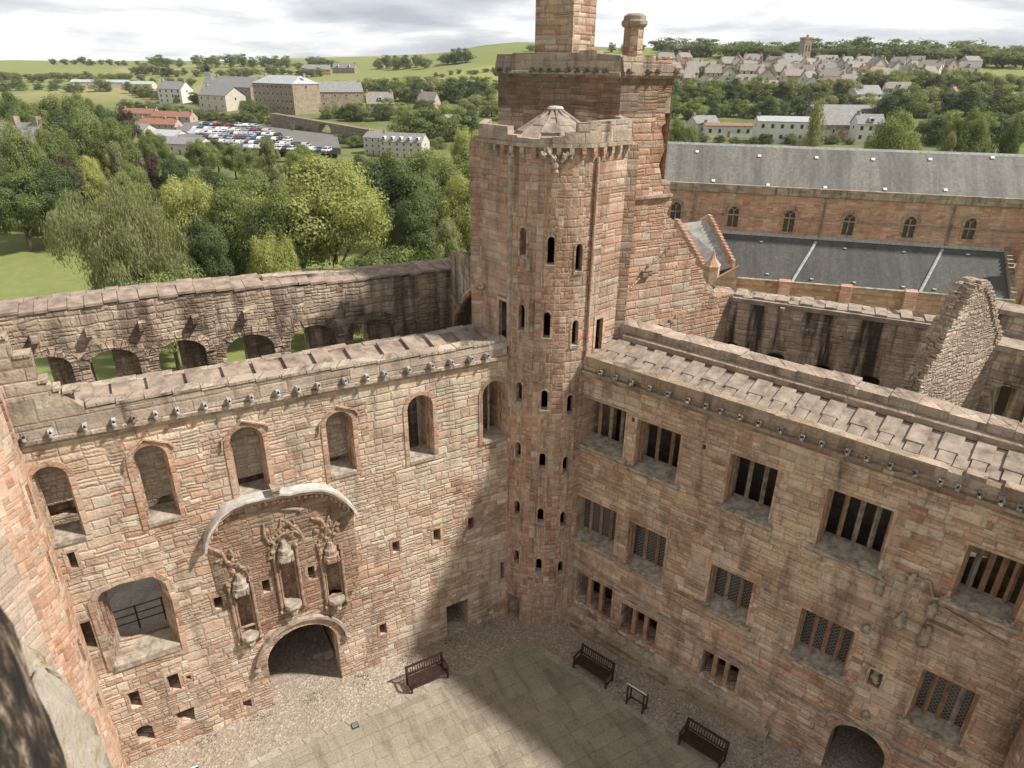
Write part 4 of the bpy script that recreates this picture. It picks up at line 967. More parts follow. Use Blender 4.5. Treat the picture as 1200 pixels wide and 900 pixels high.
# parapet stretches, broken along the top
pL = ragged(fL.pxl([(583, 63), (640, 62), (680, 58), (700, 62), (728, 65)], -.1), .8, .03, 8)
pR = ragged(fR.pxl([(730, 66), (748, 66), (764, 64), (768, 72), (780, 74), (790, 80), (794, 90)], -.1), .4, .03, 9)
wall(fL.P, [(-.1, 22.92), (FLn, 22.92)]+[p for p in pL[::-1]], [], -.12, .3).build('parapet', MAT['parapet'], bl)
wall(fR.P, [(.0, 22.92), (LR, 22.92)]+[p for p in pR[::-1]], [], -.12, .3).build('parapet', MAT['parapet'], bl)
for f_, L, n in ((fL, FLn, 14), (fR, LR, 6)):
    for i in range(n):
        if random.random() < .2: continue
        u = L*(i+.5)/n; m = MB(); m.fbox(f_, u-.07, u+.07, 22.78+.12, 23.03, -.26, 0); m.blob(f_.P(u, 22.95, -.27), (.07, .07, .08), jit=.3); m.build('water_spout', MAT['spout_stone'], bl)
# string and raggle on the right face
m = MB(); a, b_ = fR.px(722, 236), fR.px(786, 228); m.sweep(fR, [(-.14, .08), (-.14, -.02), (0, -.12), (.1, -.12), (.1, .08)], -.2, b_[0], avg([a[1], b_[1]]), avg([a[1], b_[1]])); m.build('string_course', MAT['coping'], bl)
m = MB(); a, b_ = fR.px(716, 362), fR.px(784, 290); m.tube([fR.P(*a, -.04), fR.P(*fR.px(752, 322), -.04)], .06, 5); m.tube([fR.P(*fR.px(758, 312), -.04), fR.P(*b_, -.04)], .05, 5); m.build('roof_raggle', MAT['outer'], bl)
m = MB(); a = fR.px(756, 318); 
m.fbox(fR, a[0]-.22, a[0]+.25, a[1]-.2, a[1]+.05, -.16, .1); m.build('corbel', MAT['outer'], bl)
# chimneys
m = MB(); c0 = atd(626, 60, 31.0); c1 = atd(672, 60, 30.2)
chA = np.array([c0[0], 30.2]); f_ = Frame(chA, t=tl_); 
wpx = .0; x0 = f_.px(627, 40)[0]; x1 = f_.px(671, 40)[0]
m.fbox(f_, x0, x1, 22.9, 27.6, 0, 1.5); ch = m.build('chimney', MAT['block'], bl)
m = MB(); m.fbox(f_, x0-.08, x1+.08, 22.85, 23.25, -.08, 1.58); m.build('chimney_base', MAT['block'], ch)
q = atd(741, 60, 30.3)
s8 = lambda r0, r1, z0, z1, mm: mm.lathe((q[0], q[1], 0), [(r0, z0), (r1, z1)], 8, math.pi/8, math.pi/8+2*math.pi)
m = MB(); m.lathe((q[0], q[1], 22.8), [(.42, 0), (.40, 1.75)], 8, .3, .3+2*math.pi); ch = m.build('chimney', MAT['block'], bl)
m = MB(); m.lathe((q[0], q[1], 24.5), [(.0, 0), (.46, 0), (.53, .09), (.53, .2), (.46, .24), (.44, .38), (.30, .46), (0, .46)], 8, .3, .3+2*math.pi); m.build('chimney_cap', MAT['coping'], ch)
m = MB(); m.fbox(fR, 1.6, 2.3, 22.9, 23.45, .05, .8); m.fbox(fR, 1.9, 2.5, 22.9, 23.2, .0, .8); m.build('broken_masonry', MAT['block'], bl)

# ---------------------------------------------------------------- range with mullioned windows (right)
south = thing('palace_range', 'palace range with three rows of mullioned rectangular windows and a slabbed roof', 'building', (C[0], C[1], 0))
def rw(tl, tr, br, bl_):
    a, b_, c, d = (SR.px(*p) for p in (tl, tr, br, bl_)); return rect(avg([a[0], d[0]]), avg([b_[0], c[0]]), avg([c[1], d[1]]), avg([a[1], b_[1]]))
WIN = [  # quad, lights, glazed
 ([(682, 463), (733, 483), (731, 527), (679, 514)], 4, 0), ([(747, 491), (798, 509), (793, 554), (743, 545)], 3, 0), ([(857, 530), (912, 552), (902, 600), (847, 591)], 3, 0),
 ([(972, 572), (1048, 600), (1032, 655), (955, 637)], 4, 0), ([(1135, 635), (1212, 668), (1192, 722), (1116, 697)], 5, 0),
 ([(675, 579), (724, 600), (718, 642), (673, 623)], 4, 1), ([(738, 611), (782, 630), (775, 671), (733, 659)], 3, 1), ([(833, 661), (883, 682), (876, 722), (828, 706)], 3, 1),
 ([(940, 711), (1002, 742), (990, 786), (928, 763)], 4, 1), ([(1083, 783), (1148, 815), (1128, 866), (1062, 838)], 4, 1),
 ([(677, 670), (719, 691), (714, 724), (674, 701)], 3, 0), ([(729, 706), (771, 728), (766, 758), (726, 738)], 3, 0), ([(823, 760), (867, 783), (860, 811), (821, 789)], 3, 0)]
WL = [rw(*q[0]) for q in WIN]
for i_ in range(10):
    dz_ = .24 if i_ < 5 else .22; L_ = WL[i_]; WL[i_] = rect(L_[0][0], L_[1][0], L_[0][1]-dz_, L_[2][1])
a0_ = SR.px(962, 900); a1_ = SR.px(1034, 900, .0); at_ = SR.px(1000, 849)
uc = at_[0]; r_ = .88; uc = uc+.30
arw = arch(uc-r_, uc+r_, 0, at_[1], 1., 14)
zst = 12.55
outer = [(-.6, -.5), (uc-r_, -.5)]+arw[2:][::-1]+[(uc+r_, -.5), (UR, -.5), (UR, zst), (-.6, zst)]
shl = [sm_ for sm_ in [rect(SR.px(742, 490)[0]-.0-.05, SR.px(742, 490)[0]+.07, SR.px(742, 492)[1]-.09, SR.px(742, 492)[1]+.09), rect(SR.px(825, 524)[0]-.07, SR.px(825, 524)[0]+.07, SR.px(825, 524)[1]-.09, SR.px(825, 524)[1]+.09)]]
nL = [SR.px(1025, 795)]
nic = rect(nL[0][0]-.18, nL[0][0]+.2, nL[0][1]-.33, nL[0][1]+.33)
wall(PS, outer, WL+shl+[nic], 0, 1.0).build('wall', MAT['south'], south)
# dark inside of the range: gallery floor, back wall, ceiling
MAT['inner'] = masonry('shaded_inner_stone', GREYB, .3, .6, rubble=.4, lime=.0, stain=.8, bump=.04, dark=.4)  # stone darkened to paint the interior's shade into its colour
cas = []
bkh = [rect(u0+.15, u0+.75, z0+.2, z0+1.5) for (u0, z0) in ((WL[4][0][0]-.2, WL[4][0][1]),)]
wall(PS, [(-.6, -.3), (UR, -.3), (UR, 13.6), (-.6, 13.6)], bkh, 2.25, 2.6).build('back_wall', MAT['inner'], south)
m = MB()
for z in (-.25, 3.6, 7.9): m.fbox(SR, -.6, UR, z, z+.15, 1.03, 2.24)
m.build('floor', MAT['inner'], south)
def win_mull(i, L, n, glazed):
    u0, u1, z0, z1 = L[0][0], L[1][0], L[0][1], L[2][1]; dp = .60 if glazed == 0 else .45
    if i >= 10: dp = .5
    f1 = ring(PS, grow(L, .10), grow(L, .006), -.02, .04).build('window', MAT['trim'], south)
    if i < 10:
        for k, w_ in enumerate((.14, .34)):
            m = MB(); t_ = .05+.05*k
            m.fbox(SR, u0+.002, u0+t_, z0+.10, z1-.002, w_, w_+.08); m.fbox(SR, u1-t_, u1-.002, z0+.10, z1-.002, w_, w_+.08); m.fbox(SR, u0+t_, u1-t_, z1-t_, z1-.002, w_, w_+.08); m.build('inner_moulding', MAT['mull'], f1)
    for k in range(1, n):
        u = u0+(u1-u0)*k/n; r_ = .078 if i < 10 else .085
        m = MB()
        if i < 10: m.hexa([PS(u-r_, z0+.05, dp+.06), PS(u, z0+.05, dp-.06), PS(u+r_, z0+.05, dp+.06), PS(u, z0+.05, dp+.16)], [PS(u-r_, z1, dp+.06), PS(u, z1, dp-.06), PS(u+r_, z1, dp+.06), PS(u, z1, dp+.16)])
        else: m.fbox(SR, u-r_, u+r_, z0+.02, z1, .12, .32)
        m.build('mullion', MAT['mull'] if (random.random() < .75 or i >= 10) else MAT['trim_grey'], f1)
    if i < 10:      # small arched heads to the lights
        m = MB()
        for k in range(n):
            ua, ub = u0+(u1-u0)*k/n, u0+(u1-u0)*(k+1)/n; r_ = (ub-ua)/2; c = (ua+ub)/2; pts = [(ua, z1-.001), (ua, z1-r_*1.05)]+[(c-r_*.93*math.cos(math.pi*q/8), z1-r_*1.05+r_*.9*math.sin(math.pi*q/8)) for q in range(9)]+[(ub, z1-r_*1.05), (ub, z1-.001)]
            mm = wall(PS, pts, [], dp, dp+.10); m.add(mm.v, mm.f)
        m.build('window_head', MAT['mull'], f1)
    if glazed:
        m = MB(); m.fbox(SR, u0+.003, u1-.003, z0+.02, z1-.003, dp+.10, dp+.12); m.build('pane', MAT['glass'], f1)
    if i < 10:
        m = MB(); m.sweep(SR, [(-.13 if i < 5 else -.10, z0-.10), (.02, z0-.34), (.35, z0-.34), (dp+.2, z0-.05), (dp+.2, z0+.19), (-.10, z0-.0)], u0-.16, u1+.16) if False else None
        m = MB(); m.sweep(SR, [(-.17, z0-.12), (-.17, z0-.03), (-.02, z0-.005), (-.02, z0-.30)], u0-.22, u1+.20)
        m.sweep(SR, [(-.02, z0-.006), (dp+.1, z0-.006), (dp+.1, z0+.20), (.0, z0+.02)], u0+.004, u1-.004)
        m.build('sill', MAT['trim_grey'], f1)
        m = MB()
        for q in range(14): m.blob(PS(u0+(u1-u0)*(q+random.uniform(.1, .9))/14, z0-.03+random.uniform(-.03, .05), random.uniform(-.12, .05)), (.13, .08, .035), jit=.4)
        m.build('worn_stone', MAT['trim_grey'], f1)
    else:
        m = MB()
        for q in range(18): m.blob(PS(random.uniform(u0+.05, u1-.02), z0-.09+random.uniform(-.05, .03), random.uniform(-.04, .3)), (.13, .13, .07), jit=.4)
        m.build('broken_sill', MAT['pale'], f1)
for i, (L, q) in enumerate(zip(WL, WIN)): win_mull(i, L, q[1], q[2])
for L in shl: ring(PS, grow(L, .05), grow(L, .004), -.01, .04).build('drain_hole', MAT['trim'], south)
# string courses
m = MB(); 
for ua_, ub_, za_, zb_ in ((-.1, 2.6, 3.52, 3.16), (2.6, 5.4, 3.16, 2.82), (5.4, uc-r_-.87, 2.82, 2.48)): m.sweep(SR, [(-.14, .07), (-.14, -.02), (-.02, -.12), (.05, -.12), (.05, .07)], ua_, ub_, za_, zb_)
zc = max(p[1] for p in arw)
m.build('string_course', MAT['trim_grey'], south)
hoodL = [(uc-.98-.75, 2.38)]+[(uc+1.25*math.cos(math.pi-q*math.pi/10*1.0), max(2.38, zc-.98+1.28*math.sin(q*math.pi/10))) for q in range(0, 11)]+[(uc+.98+.9, 2.38), (uc+4.5, 2.38)]
hoodL = [p for p in hoodL]
m = MB(); 
pth = [(uc-1.75, 2.48), (uc-1.15, 2.48), (uc-1.0, 2.72), (uc+.75, 2.80), (uc+.95, 2.60), (uc+5, 2.9)]
ribbon(SR, pth, -.13, .02, .05, .06).build('string_course', MAT['trim_grey'], south)
arcband(arch(uc-.88, uc+.88, 0, at_[1], 1., 14), .0, .22, -.04, .05, 'archway', MAT['trim'], south, SR)
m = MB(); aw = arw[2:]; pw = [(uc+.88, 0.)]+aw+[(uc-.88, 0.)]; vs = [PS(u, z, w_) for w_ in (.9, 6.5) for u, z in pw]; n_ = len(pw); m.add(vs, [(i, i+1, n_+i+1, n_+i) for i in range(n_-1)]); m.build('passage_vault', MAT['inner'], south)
# plinth bench along the foot
m = MB(); m.sweep(SR, [(-.34, -.3), (-.34, .30), (-.18, .42), (.02, .42), (.02, -.3)], -.1, 9.35, 0, 0); m.build('plinth', MAT['plinth'], south)
m = MB(); m.sweep(SR, [(-.55, -.3), (-.55, .14), (-.345, .14), (-.345, -.3)], .3, 9.0); m.build('plinth', MAT['plinth'], south)
m = MB(); m.sweep(SR, [(-.18, .44), (-.10, .62), (.0, .66), (.0, .44)], -.1, 9.2); m.build('plinth_course', MAT['trim_grey'], south)
# eaves course, parapet, gutter spouts
m = MB(); m.sweep(SR, [(-.22, .02), (-.22, -.08), (-.05, -.26), (.3, -.26), (.3, .02)], .0, UR, zst, zst); m.build('string_course', MAT['parapet_dark'], south)
topR = [(0, 13.13), (6.5, 13.12), (11.5, 13.10), (12.2, 13.02), (12.6, 13.14), (13.1, 13.0), (13.5, 13.1), (14.5, 13.02), (15.2, 13.12), (UR, 13.05)]
wall(PS, [(.0, zst+.03), (UR, zst+.03)]+ragged(topR, .8, .018, 4)[::-1], [], -.10, .26).build('parapet', MAT['parapet_dark'], south)
for x, y in [(705, 432), (722, 436), (741, 442), (762, 449), (784, 457), (807, 464), (828, 472), (845, 478), (868, 487), (890, 493), (916, 500), (941, 508), (964, 517), (994, 526), (1017, 533), (1044, 543), (1073, 552), (1103, 562), (1124, 567), (1149, 576), (1175, 583), (1198, 589)]:
    u, z = SR.px(x, y, -.25); spout(SR, u, zst+.17, 1 if u < 0 else 0, south, -.10)
# roof of big stone slabs in two overlapping tiers
bed = MB(); bed.sweep(SR, [(.265, 12.5), (.265, 12.98), (1.6, 13.36), (1.6, 12.5)], .0, UR); bed.build('roof_bed', MAT['slab_red'], south)
sl = MB(); u = .15; k = 0
while u < UR:
    wd = random.uniform(.36, .44); b_ = .03+(.055 if k % 2 else 0.)
    sl.fbox(SR, u+.012, u+wd-.012, 12.97+b_-.08, 13.02+b_, .27, 1.0+random.uniform(-.03, .03), .21, .21)
    if k % 2: sl.fbox(SR, u-.045, u+wd+.045, 13.12+.06, 13.12+.125+random.uniform(0, .015), .70+random.uniform(-.03, .03), 1.52, .22, .22)
    else: sl.fbox(SR, u+.02, u+wd-.02, 13.12-.02, 13.12+.045, .74, 1.52, .22, .22)
    u += wd; k += 1
sl.build('roof_slabs', MAT['slab'], south)
m = MB(); m.sweep(SR, [(1.55, 13.4), (1.55, 13.62), (1.70, 13.68), (1.9, 13.68), (1.9, 13.4)], .6, UR); m.build('ridge_moulding', MAT['parapet_dark'], south)
m = MB(); u = .0
while u < UR:
    wd = random.uniform(.6, 1.2); j = random.uniform(-.05, .05); m.fbox(SR, u, u+wd-.01, 13.3, 13.98+j*.8-(.0 if u < 9 else .02), 1.78+j*.4, 2.55+j); u += wd
m.build('ridge_wall', MAT['coping'], south)
# carved stones on the wall face
for (x, y, h_) in [(1031, 688, .5), (1068, 680, .3), (1055, 728, .5), (1092, 715, .35), (1083, 748, .75), (1015, 737, .2), (1014, 838, .18), (1025, 796, .45)]:
    u, z = SR.px(x, y, -.1); m = MB(); w_ = -.10 if (x, y) != (1025, 796) else .12
    m.blob(PS(u, z+h_*.25, w_), (.12, .12, h_*.30), jit=.3); m.blob(PS(u, z-h_*.15, w_-.02), (.15, .13, h_*.35), jit=.3); m.blob(PS(u+.02, z+h_*.55, w_), (.08, .08, .10), jit=.25); m.blob(PS(u-.01, z-h_*.5, w_), (.13, .13, .08), jit=.35)
    m.build('carved_figure', MAT['trim_grey'], south, True, 60)
m = MB(); 
for pts in ([(1062, 672), (1090, 681), (1094, 700)], [(1094, 700), (1115, 702)], [(955, 640), (1033, 682), (1037, 668)], [(1106, 712), (1180, 755), (1188, 728)], [(1000, 665), (1030, 668)]):
    P_ = [PS(*SR.px(*p), -.05) for p in pts]; m.tube(P_, .045, 5)
m.build('broken_moulding', MAT['trim_grey'], south)
ring(PS, grow(nic, .08), grow(nic, .005), -.03, .04).build('niche', MAT['trim'], south)
m = MB(); m.fbox(SR, nic[0][0]-.05, nic[1][0]+.05, nic[0][1]-.05, nic[2][1]+.05, .35, .4); m.build('niche_back', MAT['south'], south)

# ---------------------------------------------------------------- outer walls of that range, ruined gable
P1 = atz(835, 345, 13.5)[:2]; P2 = atz(1096, 381, 13.5)[:2]; OW = Frame(P1, P2); Lw = float(np.linalg.norm(P2-P1))
ow = thing('outer_wall', 'pale outer wall with black vertical streaks between the mullioned range and the church', 'wall', (P1[0], P1[1], 0))
hh = []
for (x, y) in [(857, 402), (909, 415), (963, 429), (1020, 442)]:
    u, z = OW.px(x, y); hh.append(arch(u-.42, u+.42, 7.5, z+.05, .55, 8))
wall(OW.P, [(-.5, 3), (Lw+4, 3), (Lw+4, 13.45)]+ragged([(-.5, 13.5), (Lw+4, 13.46)], .7, .025, 6)[::-1], hh, 0, 1.5).build('wall', MAT['outer2'], ow)
m = MB(); u = -.6; k = 0
while u < Lw+.2:
    wd = random.uniform(.42, .60); m.fbox(OW, u, u+wd-.02, 13.47+(.04 if k % 2 else 0), 13.55+(.05 if k % 2 else 0), .10+random.uniform(-.05, .1), 1.65+random.uniform(-.15, .15), -.12, -.12); u += wd; k += 1
m.fbox(OW, -.5, Lw+.2, 13.3, 13.5, -.04, .5); m.build('coping', MAT['slab'], ow)
m = MB(); m.fbox(OW, -.5, Lw+4, 6, 13, 1.52, 1.6); m.build('backing', MAT['outer2'], ow)
for x, y in [(944, 389), (952, 390), (985, 397), (917, 363)]:
    u, z = OW.px(x, y, -.1); m2 = MB(); m2.fbox(OW, u-.1, u+.1, z-.1, z+.1, -.2, .05); m2.build('corbel', MAT['outer2'], ow)
cw = thing('cross_wall', 'low broken cross wall at the foot of the square tower, stained dark', 'wall', (5.5, 28, 0))
Cf = Frame(np.array([4.6, 26.6]), np.array(P1))
Lq = float(np.linalg.norm(np.array(P1)-Cf.A)); tpq = Cf.pxl([(735, 400), (765, 392), (790, 372), (806, 368), (814, 356), (822, 352), (828, 345), (835, 343)])
tpq = [p for p in tpq if p[0] > 0]
wall(Cf.P, [(tpq[0][0], 5), (Lq+.3, 5), (Lq+.3, 13.4)]+ragged(tpq, .45, .05, 2)[::-1], [], 0, .9).build('wall', MAT['outer2'], cw)
m = MB()
for a, b_ in zip(tpq[:-1], tpq[1:]):
    if b_[0]-a[0] < .1: continue
    u = a[0]
    while u < b_[0]-.05:
        wd = min(random.uniform(.3, .6), b_[0]-u); z = a[1]+(b_[1]-a[1])*(u-a[0])/(b_[0]-a[0]); m.fbox(Cf, u, u+wd-.01, z-.05, z+.08+random.uniform(-.02, .05), -.08, .95); u += wd
m.build('coping', MAT['coping'], cw)
# gable
gb = thing('ruined_gable', 'free-standing ruined gable of small rough stones with a stepped raking edge', 'wall', (*SR.P(10.2, 0, 2.2)[:2], 0))
gA = np.array(SR.P(10.2, 0, 2.2)[:2]); GF = Frame(gA, t=EL.t, n=(-SR.t[0], -SR.t[1]))
gp = GF.pxl([(1070, 470), (1079, 450), (1094, 422), (1110, 392), (1125, 364), (1143, 338), (1152, 331), (1157, 332), (1162, 343), (1165, 356), (1167, 370), (1172, 390), (1168, 402)])
oug = [(gp[0][0]-.4, 8), (gp[-1][0]+.1, 8), (gp[-1][0]+.1, gp[-1][1])]+ragged(gp, .22, .03, 12)[::-1]+[(gp[0][0]-.4, gp[0][1])]
wall(GF.P, oug, [], 0, .55).build('wall', MAT['gable'], gb)
m = MB()
n = 34
for i in range(n):
    t = (i+.5)/n; u = float(np.interp(t, np.linspace(0, 1, 7), [p[0] for p in gp[:7]])); z = float(np.interp(t, np.linspace(0, 1, 7), [p[1] for p in gp[:7]]))
    for k in range(3):
        w_ = -.05+.20*k; m.fbox(GF, u-.06-random.uniform(.0, .10), u+.20, z-.10+random.uniform(-.04, .04), z+.05+random.uniform(-.03, .05), w_+random.uniform(-.04, .04), w_+.20+random.uniform(-.03, .03))
for i in range(7, 12):
    for k in range(3):
        for q in range(3):
            t = q/3; u = gp[i][0]*(1-t)+gp[i+1 if i < 12 else i][0]*t; z = gp[i][1]*(1-t)+gp[i+1 if i < 12 else i][1]*t
            m.fbox(GF, u-.2, u+.06+random.uniform(0, .07), z-.1, z+.05, -.04+.2*k, .17+.2*k)
m.build('rubble_edge', MAT['gable'], gb)
sw = thing('outer_wall', 'dark outer wall right of the ruined gable with a black doorway below its ledge', 'wall', SR.P(12, 0, 7.2))
SW = Frame(np.array(SR.P(10.6, 0, 7.2)[:2]), t=SR.t, n=SR.n)
dq = SW.pxl([(1160, 520), (1225, 520), (1225, 458), (1176, 452), (1160, 458)])
zt = avg([p[1] for p in SW.pxl([(1170, 409), (1195, 416)])])
wall(SW.P, [(0, 4), (8, 4), (8, zt), (0, zt)], [[dq[0], (dq[1][0], dq[0][1]), (dq[1][0], dq[3][1]), dq[3], dq[4]]], 0, .9).build('wall', MAT['outer'], sw)
m = MB(); m.fbox(SW, -.1, 8, zt, zt+.2, -.12, 1.3); m.build('coping', MAT['coping'], sw)
m = MB(); zz2 = SW.px(1185, 368, 1.6)[1]; m.fbox(SW, .4, 8, zt-1, zz2, 1.4, 2.4); m.build('upper_wall', MAT['outer2'], sw)
m = MB(); u = .4
while u < 8: wd = random.uniform(.5, .8); m.fbox(SW, u, u+wd-.02, zz2, zz2+random.uniform(.08, .22), 1.35, 2.45); u += wd
m.build('coping', MAT['slab'], sw)

# ---------------------------------------------------------------- the church
ch = thing('church', 'long church with grey slate nave roof, arched clerestory windows and dark aisle roof', 'church', (19.65, 88.99, 0))
qa, qb = atz(785, 215, 10)[:2], atz(1200, 236, 10)[:2]; CHF = Frame(qa, qb)
cwin = []; 
for x, y0, y1 in [(793, 237, 258), (861, 242, 266), (927, 247, 272), (997, 252, 276), (1069, 254, 279), (1140, 256, 281)]:
    u, zt = CHF.px(x, y0); _, zb = CHF.px(x, y1); cwin.append(arch(u-.62, u+.62, zb, zt, 1.15, 8))
L0, L1 = -9., 46.
wall(CHF.P, [(L0, 3.0), (L1, 3.0), (L1, 10), (L0, 10)], cwin, 0, .6).build('wall', MAT['church'], ch)
for L in cwin:
    f1 = ring(CHF.P, grow(L, .30), grow(L, .01), -.05, .05).build('window', MAT['trim'], ch)
    m = MB(); u = (L[0][0]+L[1][0])/2; z0 = L[0][1]; zt = max(p[1] for p in L)
    m.fbox(CHF, u-.07, u+.07, z0, zt-.45, .2, .35); m.tube([CHF.P(u, zt-.5, .27), CHF.P(u-.4, zt-.15, .27)], .06, 5); m.tube([CHF.P(u, zt-.5, .27), CHF.P(u+.4, zt-.15, .27)], .06, 5); m.build('tracery', MAT['trim'], f1)
    m = MB(); m.fbox(CHF, L[0][0]+.01, L[1][0]-.01, z0, zt-.02, .36, .4); m.build('pane', MAT['glass'], f1)
    arcband(L, .30, .46, -.14, .02, 'hood_moulding', MAT['coping'], f1, CHF)
m = MB(); m.sweep(CHF, [(-.25, 0), (-.25, .9), (.3, .9), (.3, -.15), (-.1, -.15)], L0, L1, 9.35, 9.35); m.build('eaves_parapet', MAT['parapet'], ch)
m = MB(); m.sweep(CHF, [(-.12, 0), (-.12, .14), (.02, .14), (.02, 0)], L0, L1, 6.55, 6.55); m.build('string_course', MAT['coping'], ch)
for x in (813, 965, 1118): 
    u = CHF.px(x, 250)[0]; m = MB(); m.fbox(CHF, u-.16, u+.16, 4.4, 9.4, -.18, .02) if x == 1118 else m.tube([CHF.P(u, 4.4, -.15), CHF.P(u, 9.5, -.15)], .10, 6); m.build('downpipe', MAT['outer'], ch)
m = MB(); m.add([CHF.P(L0, 9.95, .1), CHF.P(L1, 9.95, .1), CHF.P(L1, 14.45, 4.8), CHF.P(L0, 14.45, 4.8), CHF.P(L0, 9.95, 9.6), CHF.P(L1, 9.95, 9.6)], [(0, 1, 2, 3), (3, 2, 5, 4), (0, 3, 4), (1, 5, 2)]); nr_ = m.build('roof', MAT['slate_grey'], ch)
m = MB(); m.sweep(CHF, [(4.62, 14.3), (4.8, 14.58), (4.98, 14.3)], L0, L1); m.build('ridge', MAT['metal'], nr_)
cl = lambda x, y, w_: CHF.px(x, y, w_)
def clip_(x, y, wa, za, wb, zb):    # small white clip lying on a sloping roof
    d = ray(x, y); n3 = np.array([*(CHF.n*(-(zb-za))), (wb-wa)]); p0 = np.array(CHF.P(0, za, wa)); k = (n3@(p0-CAMP))/(n3@d); p = CAMP+d*k
    m = MB(); n3 = n3/np.linalg.norm(n3); t3 = np.array([*CHF.t, 0]); s3 = np.cross(n3, t3); q = [p+n3*.06+t3*a+s3*b_ for a, b_ in ((-.2, -.17), (.2, -.17), (.2, .17), (-.2, .17))]; m.hexa([tuple(x_) for x_ in q], [tuple(np.array(x_)+n3*.05) for x_ in q]); return m
for x, y in [(817, 178), (890, 183), (957, 185), (1023, 187), (1090, 187), (1163, 185), (836, 212), (900, 217), (967, 220), (1037, 222), (1108, 223)]: clip_(x, y, .1, 9.95, 4.8, 14.45).build('snow_clip', MAT['skylight'], nr_)
# lean-to aisle
za_, zb_ = 4.4, .15
m = MB(); m.add([CHF.P(L0, za_, -.02), CHF.P(38.7, za_, -.02), CHF.P(38.7, zb_, -5.3), CHF.P(L0, zb_, -5.3)], [(0, 3, 2, 1)]); ar = m.build('aisle_roof', MAT['slate_dark'], ch)
def alongroof(x, y): d = ray(x, y); n3 = np.array([*(CHF.n*(-(za_-zb_))), 5.28]); p0 = np.array(CHF.P(0, zb_, -5.3)); return CAMP+d*((n3@(p0-CAMP))/(n3@d))
for (xa, ya, xb, yb) in [(956, 284, 927, 332), (1104, 293, 1076, 346)]:
    a, b_ = alongroof(xa, ya), alongroof(xb, yb); m = MB(); m.tube([tuple(a+np.array([0, 0, .05])), tuple(b_+np.array([0, 0, .05]))], .18, 6); m.build('lead_roll', MAT['metal'], ar)
m = MB(); m.sweep(CHF, [(-.03, za_), (-.30, za_-.15), (-.30, za_), (-.03, za_+.2)], L0, 38.7); m.build('flashing', MAT['metal'], ar)
for x, y in [(845, 277), (892, 284), (990, 292), (1059, 296), (1134, 299), (899, 322), (951, 328), (1001, 332), (1058, 337), (1095, 340)]: 
    p = alongroof(x, y); m = MB(); m.box((p[0], p[1], p[2]+.1), (.36, .22, .1), -.27); m.build('snow_clip', MAT['skylight'], ar)
m = MB(); m.sweep(CHF, [(-5.3, -5), (-5.3, .15), (-5.75, .15), (-5.75, -.6), (-5.6, -.75), (-5.6, -5)], L0, 39.2); m.build('aisle_wall', MAT['church'], ch)
m = MB(); m.sweep(CHF, [(-5.2, .16), (-5.85, .16), (-5.85, -.05), (-5.2, -.05)], L0, 39.2); m.build('aisle_parapet', MAT['coping'], ch)
for x in (917, 990, 1067):
    u = CHF.px(x, 345, -5.8)[0]; m = MB(); m.sweep(CHF, [(-5.7, -4), (-5.7, .45), (-6.2, .25), (-6.6, -1.8), (-6.8, -4)], u-.65, u+.65); m.build('buttress', MAT['church'], ch)
# skew at the end of the aisle roof and transept beyond
m = MB()
for i in range(12):
    t = i/12; z = za_+.3-(za_-zb_)*t; w_ = -5.3*t; m.fbox(CHF, 38.7, 39.3, z-1.5, z+.12, w_-.5, w_-.02)
m.build('skew', MAT['coping'], ch)
m = MB(); 
tr0 = 41.1
wall(CHF.P, [(39.3, -5), (60, -5), (60, 16), (41.2, 10.2), (40.4, 7.0), (39.3, 4.6)], [], -3.3, -2.7).build('transept_wall', MAT['church'], ch)
m = MB(); m.sweep(CHF, [(-3.2, -5), (-3.9, -5), (-3.7, 2), (-3.2, 5.5)], 40.6, 41.5); m.sweep(CHF, [(-3.2, -5), (-5.9, -5), (-4.3, 2), (-3.2, 4.0)], 42.6, 43.8); m.build('buttress', MAT['church'], ch)
m = MB(); m.fbox(CHF, 45.4, 46.2, 9.9, 10.2, 0, .3); m.build('skew', MAT['metal'], ch)
# porch with crow-stepped gables against the aisle
MAT['porchroof'] = plain('pale_slate', (.40, .385, .36), .8, .35, 1.2, .03)
po = thing('church_porch', 'small church porch with pale slate roof between two crow-stepped gables', 'building', (17, 72, 0))
pd = 73.0
r0, r1 = atd(797, 262, 77), atd(829, 258, 77); e0, e1 = atd(832, 322, 71.5), atd(857, 313, 71.5)
rz_ = (r0[2]+r1[2])/2; ez_ = (e0[2]+e1[2])/2
m = MB(); P4 = [np.array(p) for p in (r0, r1, e1, e0)]; bk_ = [P4[0]+(P4[0]-P4[3])*np.array([1, 1, -1]), P4[1]+(P4[1]-P4[2])*np.array([1, 1, -1])]
m.add([tuple(p) for p in P4]+[tuple(p) for p in bk_], [(0, 3, 2, 1), (0, 1, 5, 4)]); m.build('roof', MAT['porchroof'], po)
def gstep(a, e, thick, name='gable'):
    a = np.array(a); e = np.array(e); d = (e-a); n = 15; side = np.array([d[1], -d[0], 0]); side = side/np.linalg.norm(side)*thick; m = MB()
    for sgn_ in (1, -1):
        for i in range(n):
            t0_, t1_ = i/n, (i+1)/n; p = a+d*t0_*np.array([sgn_, sgn_, 1]); q = a+d*t1_*np.array([sgn_, sgn_, 1]); z = p[2]+.35
            b4 = [p-side, q-side, q+side, p+side]
            if sgn_ < 0: b4 = b4[::-1]
            m.hexa([(x[0], x[1], -4.) for x in b4], [(x[0], x[1], z) for x in b4])
    return m
gstep(P4[0]+np.array([-.3, 0, .1]), P4[3]+np.array([-.3, 0, .1]), .22).build('gable', MAT['church'], po)
gstep(P4[1]+np.array([.2, 0, .2]), P4[2]+np.array([.2, 0, .2]), .16).build('gable', MAT['church'], po)
pn = np.array(atd(832, 330, 70.5))
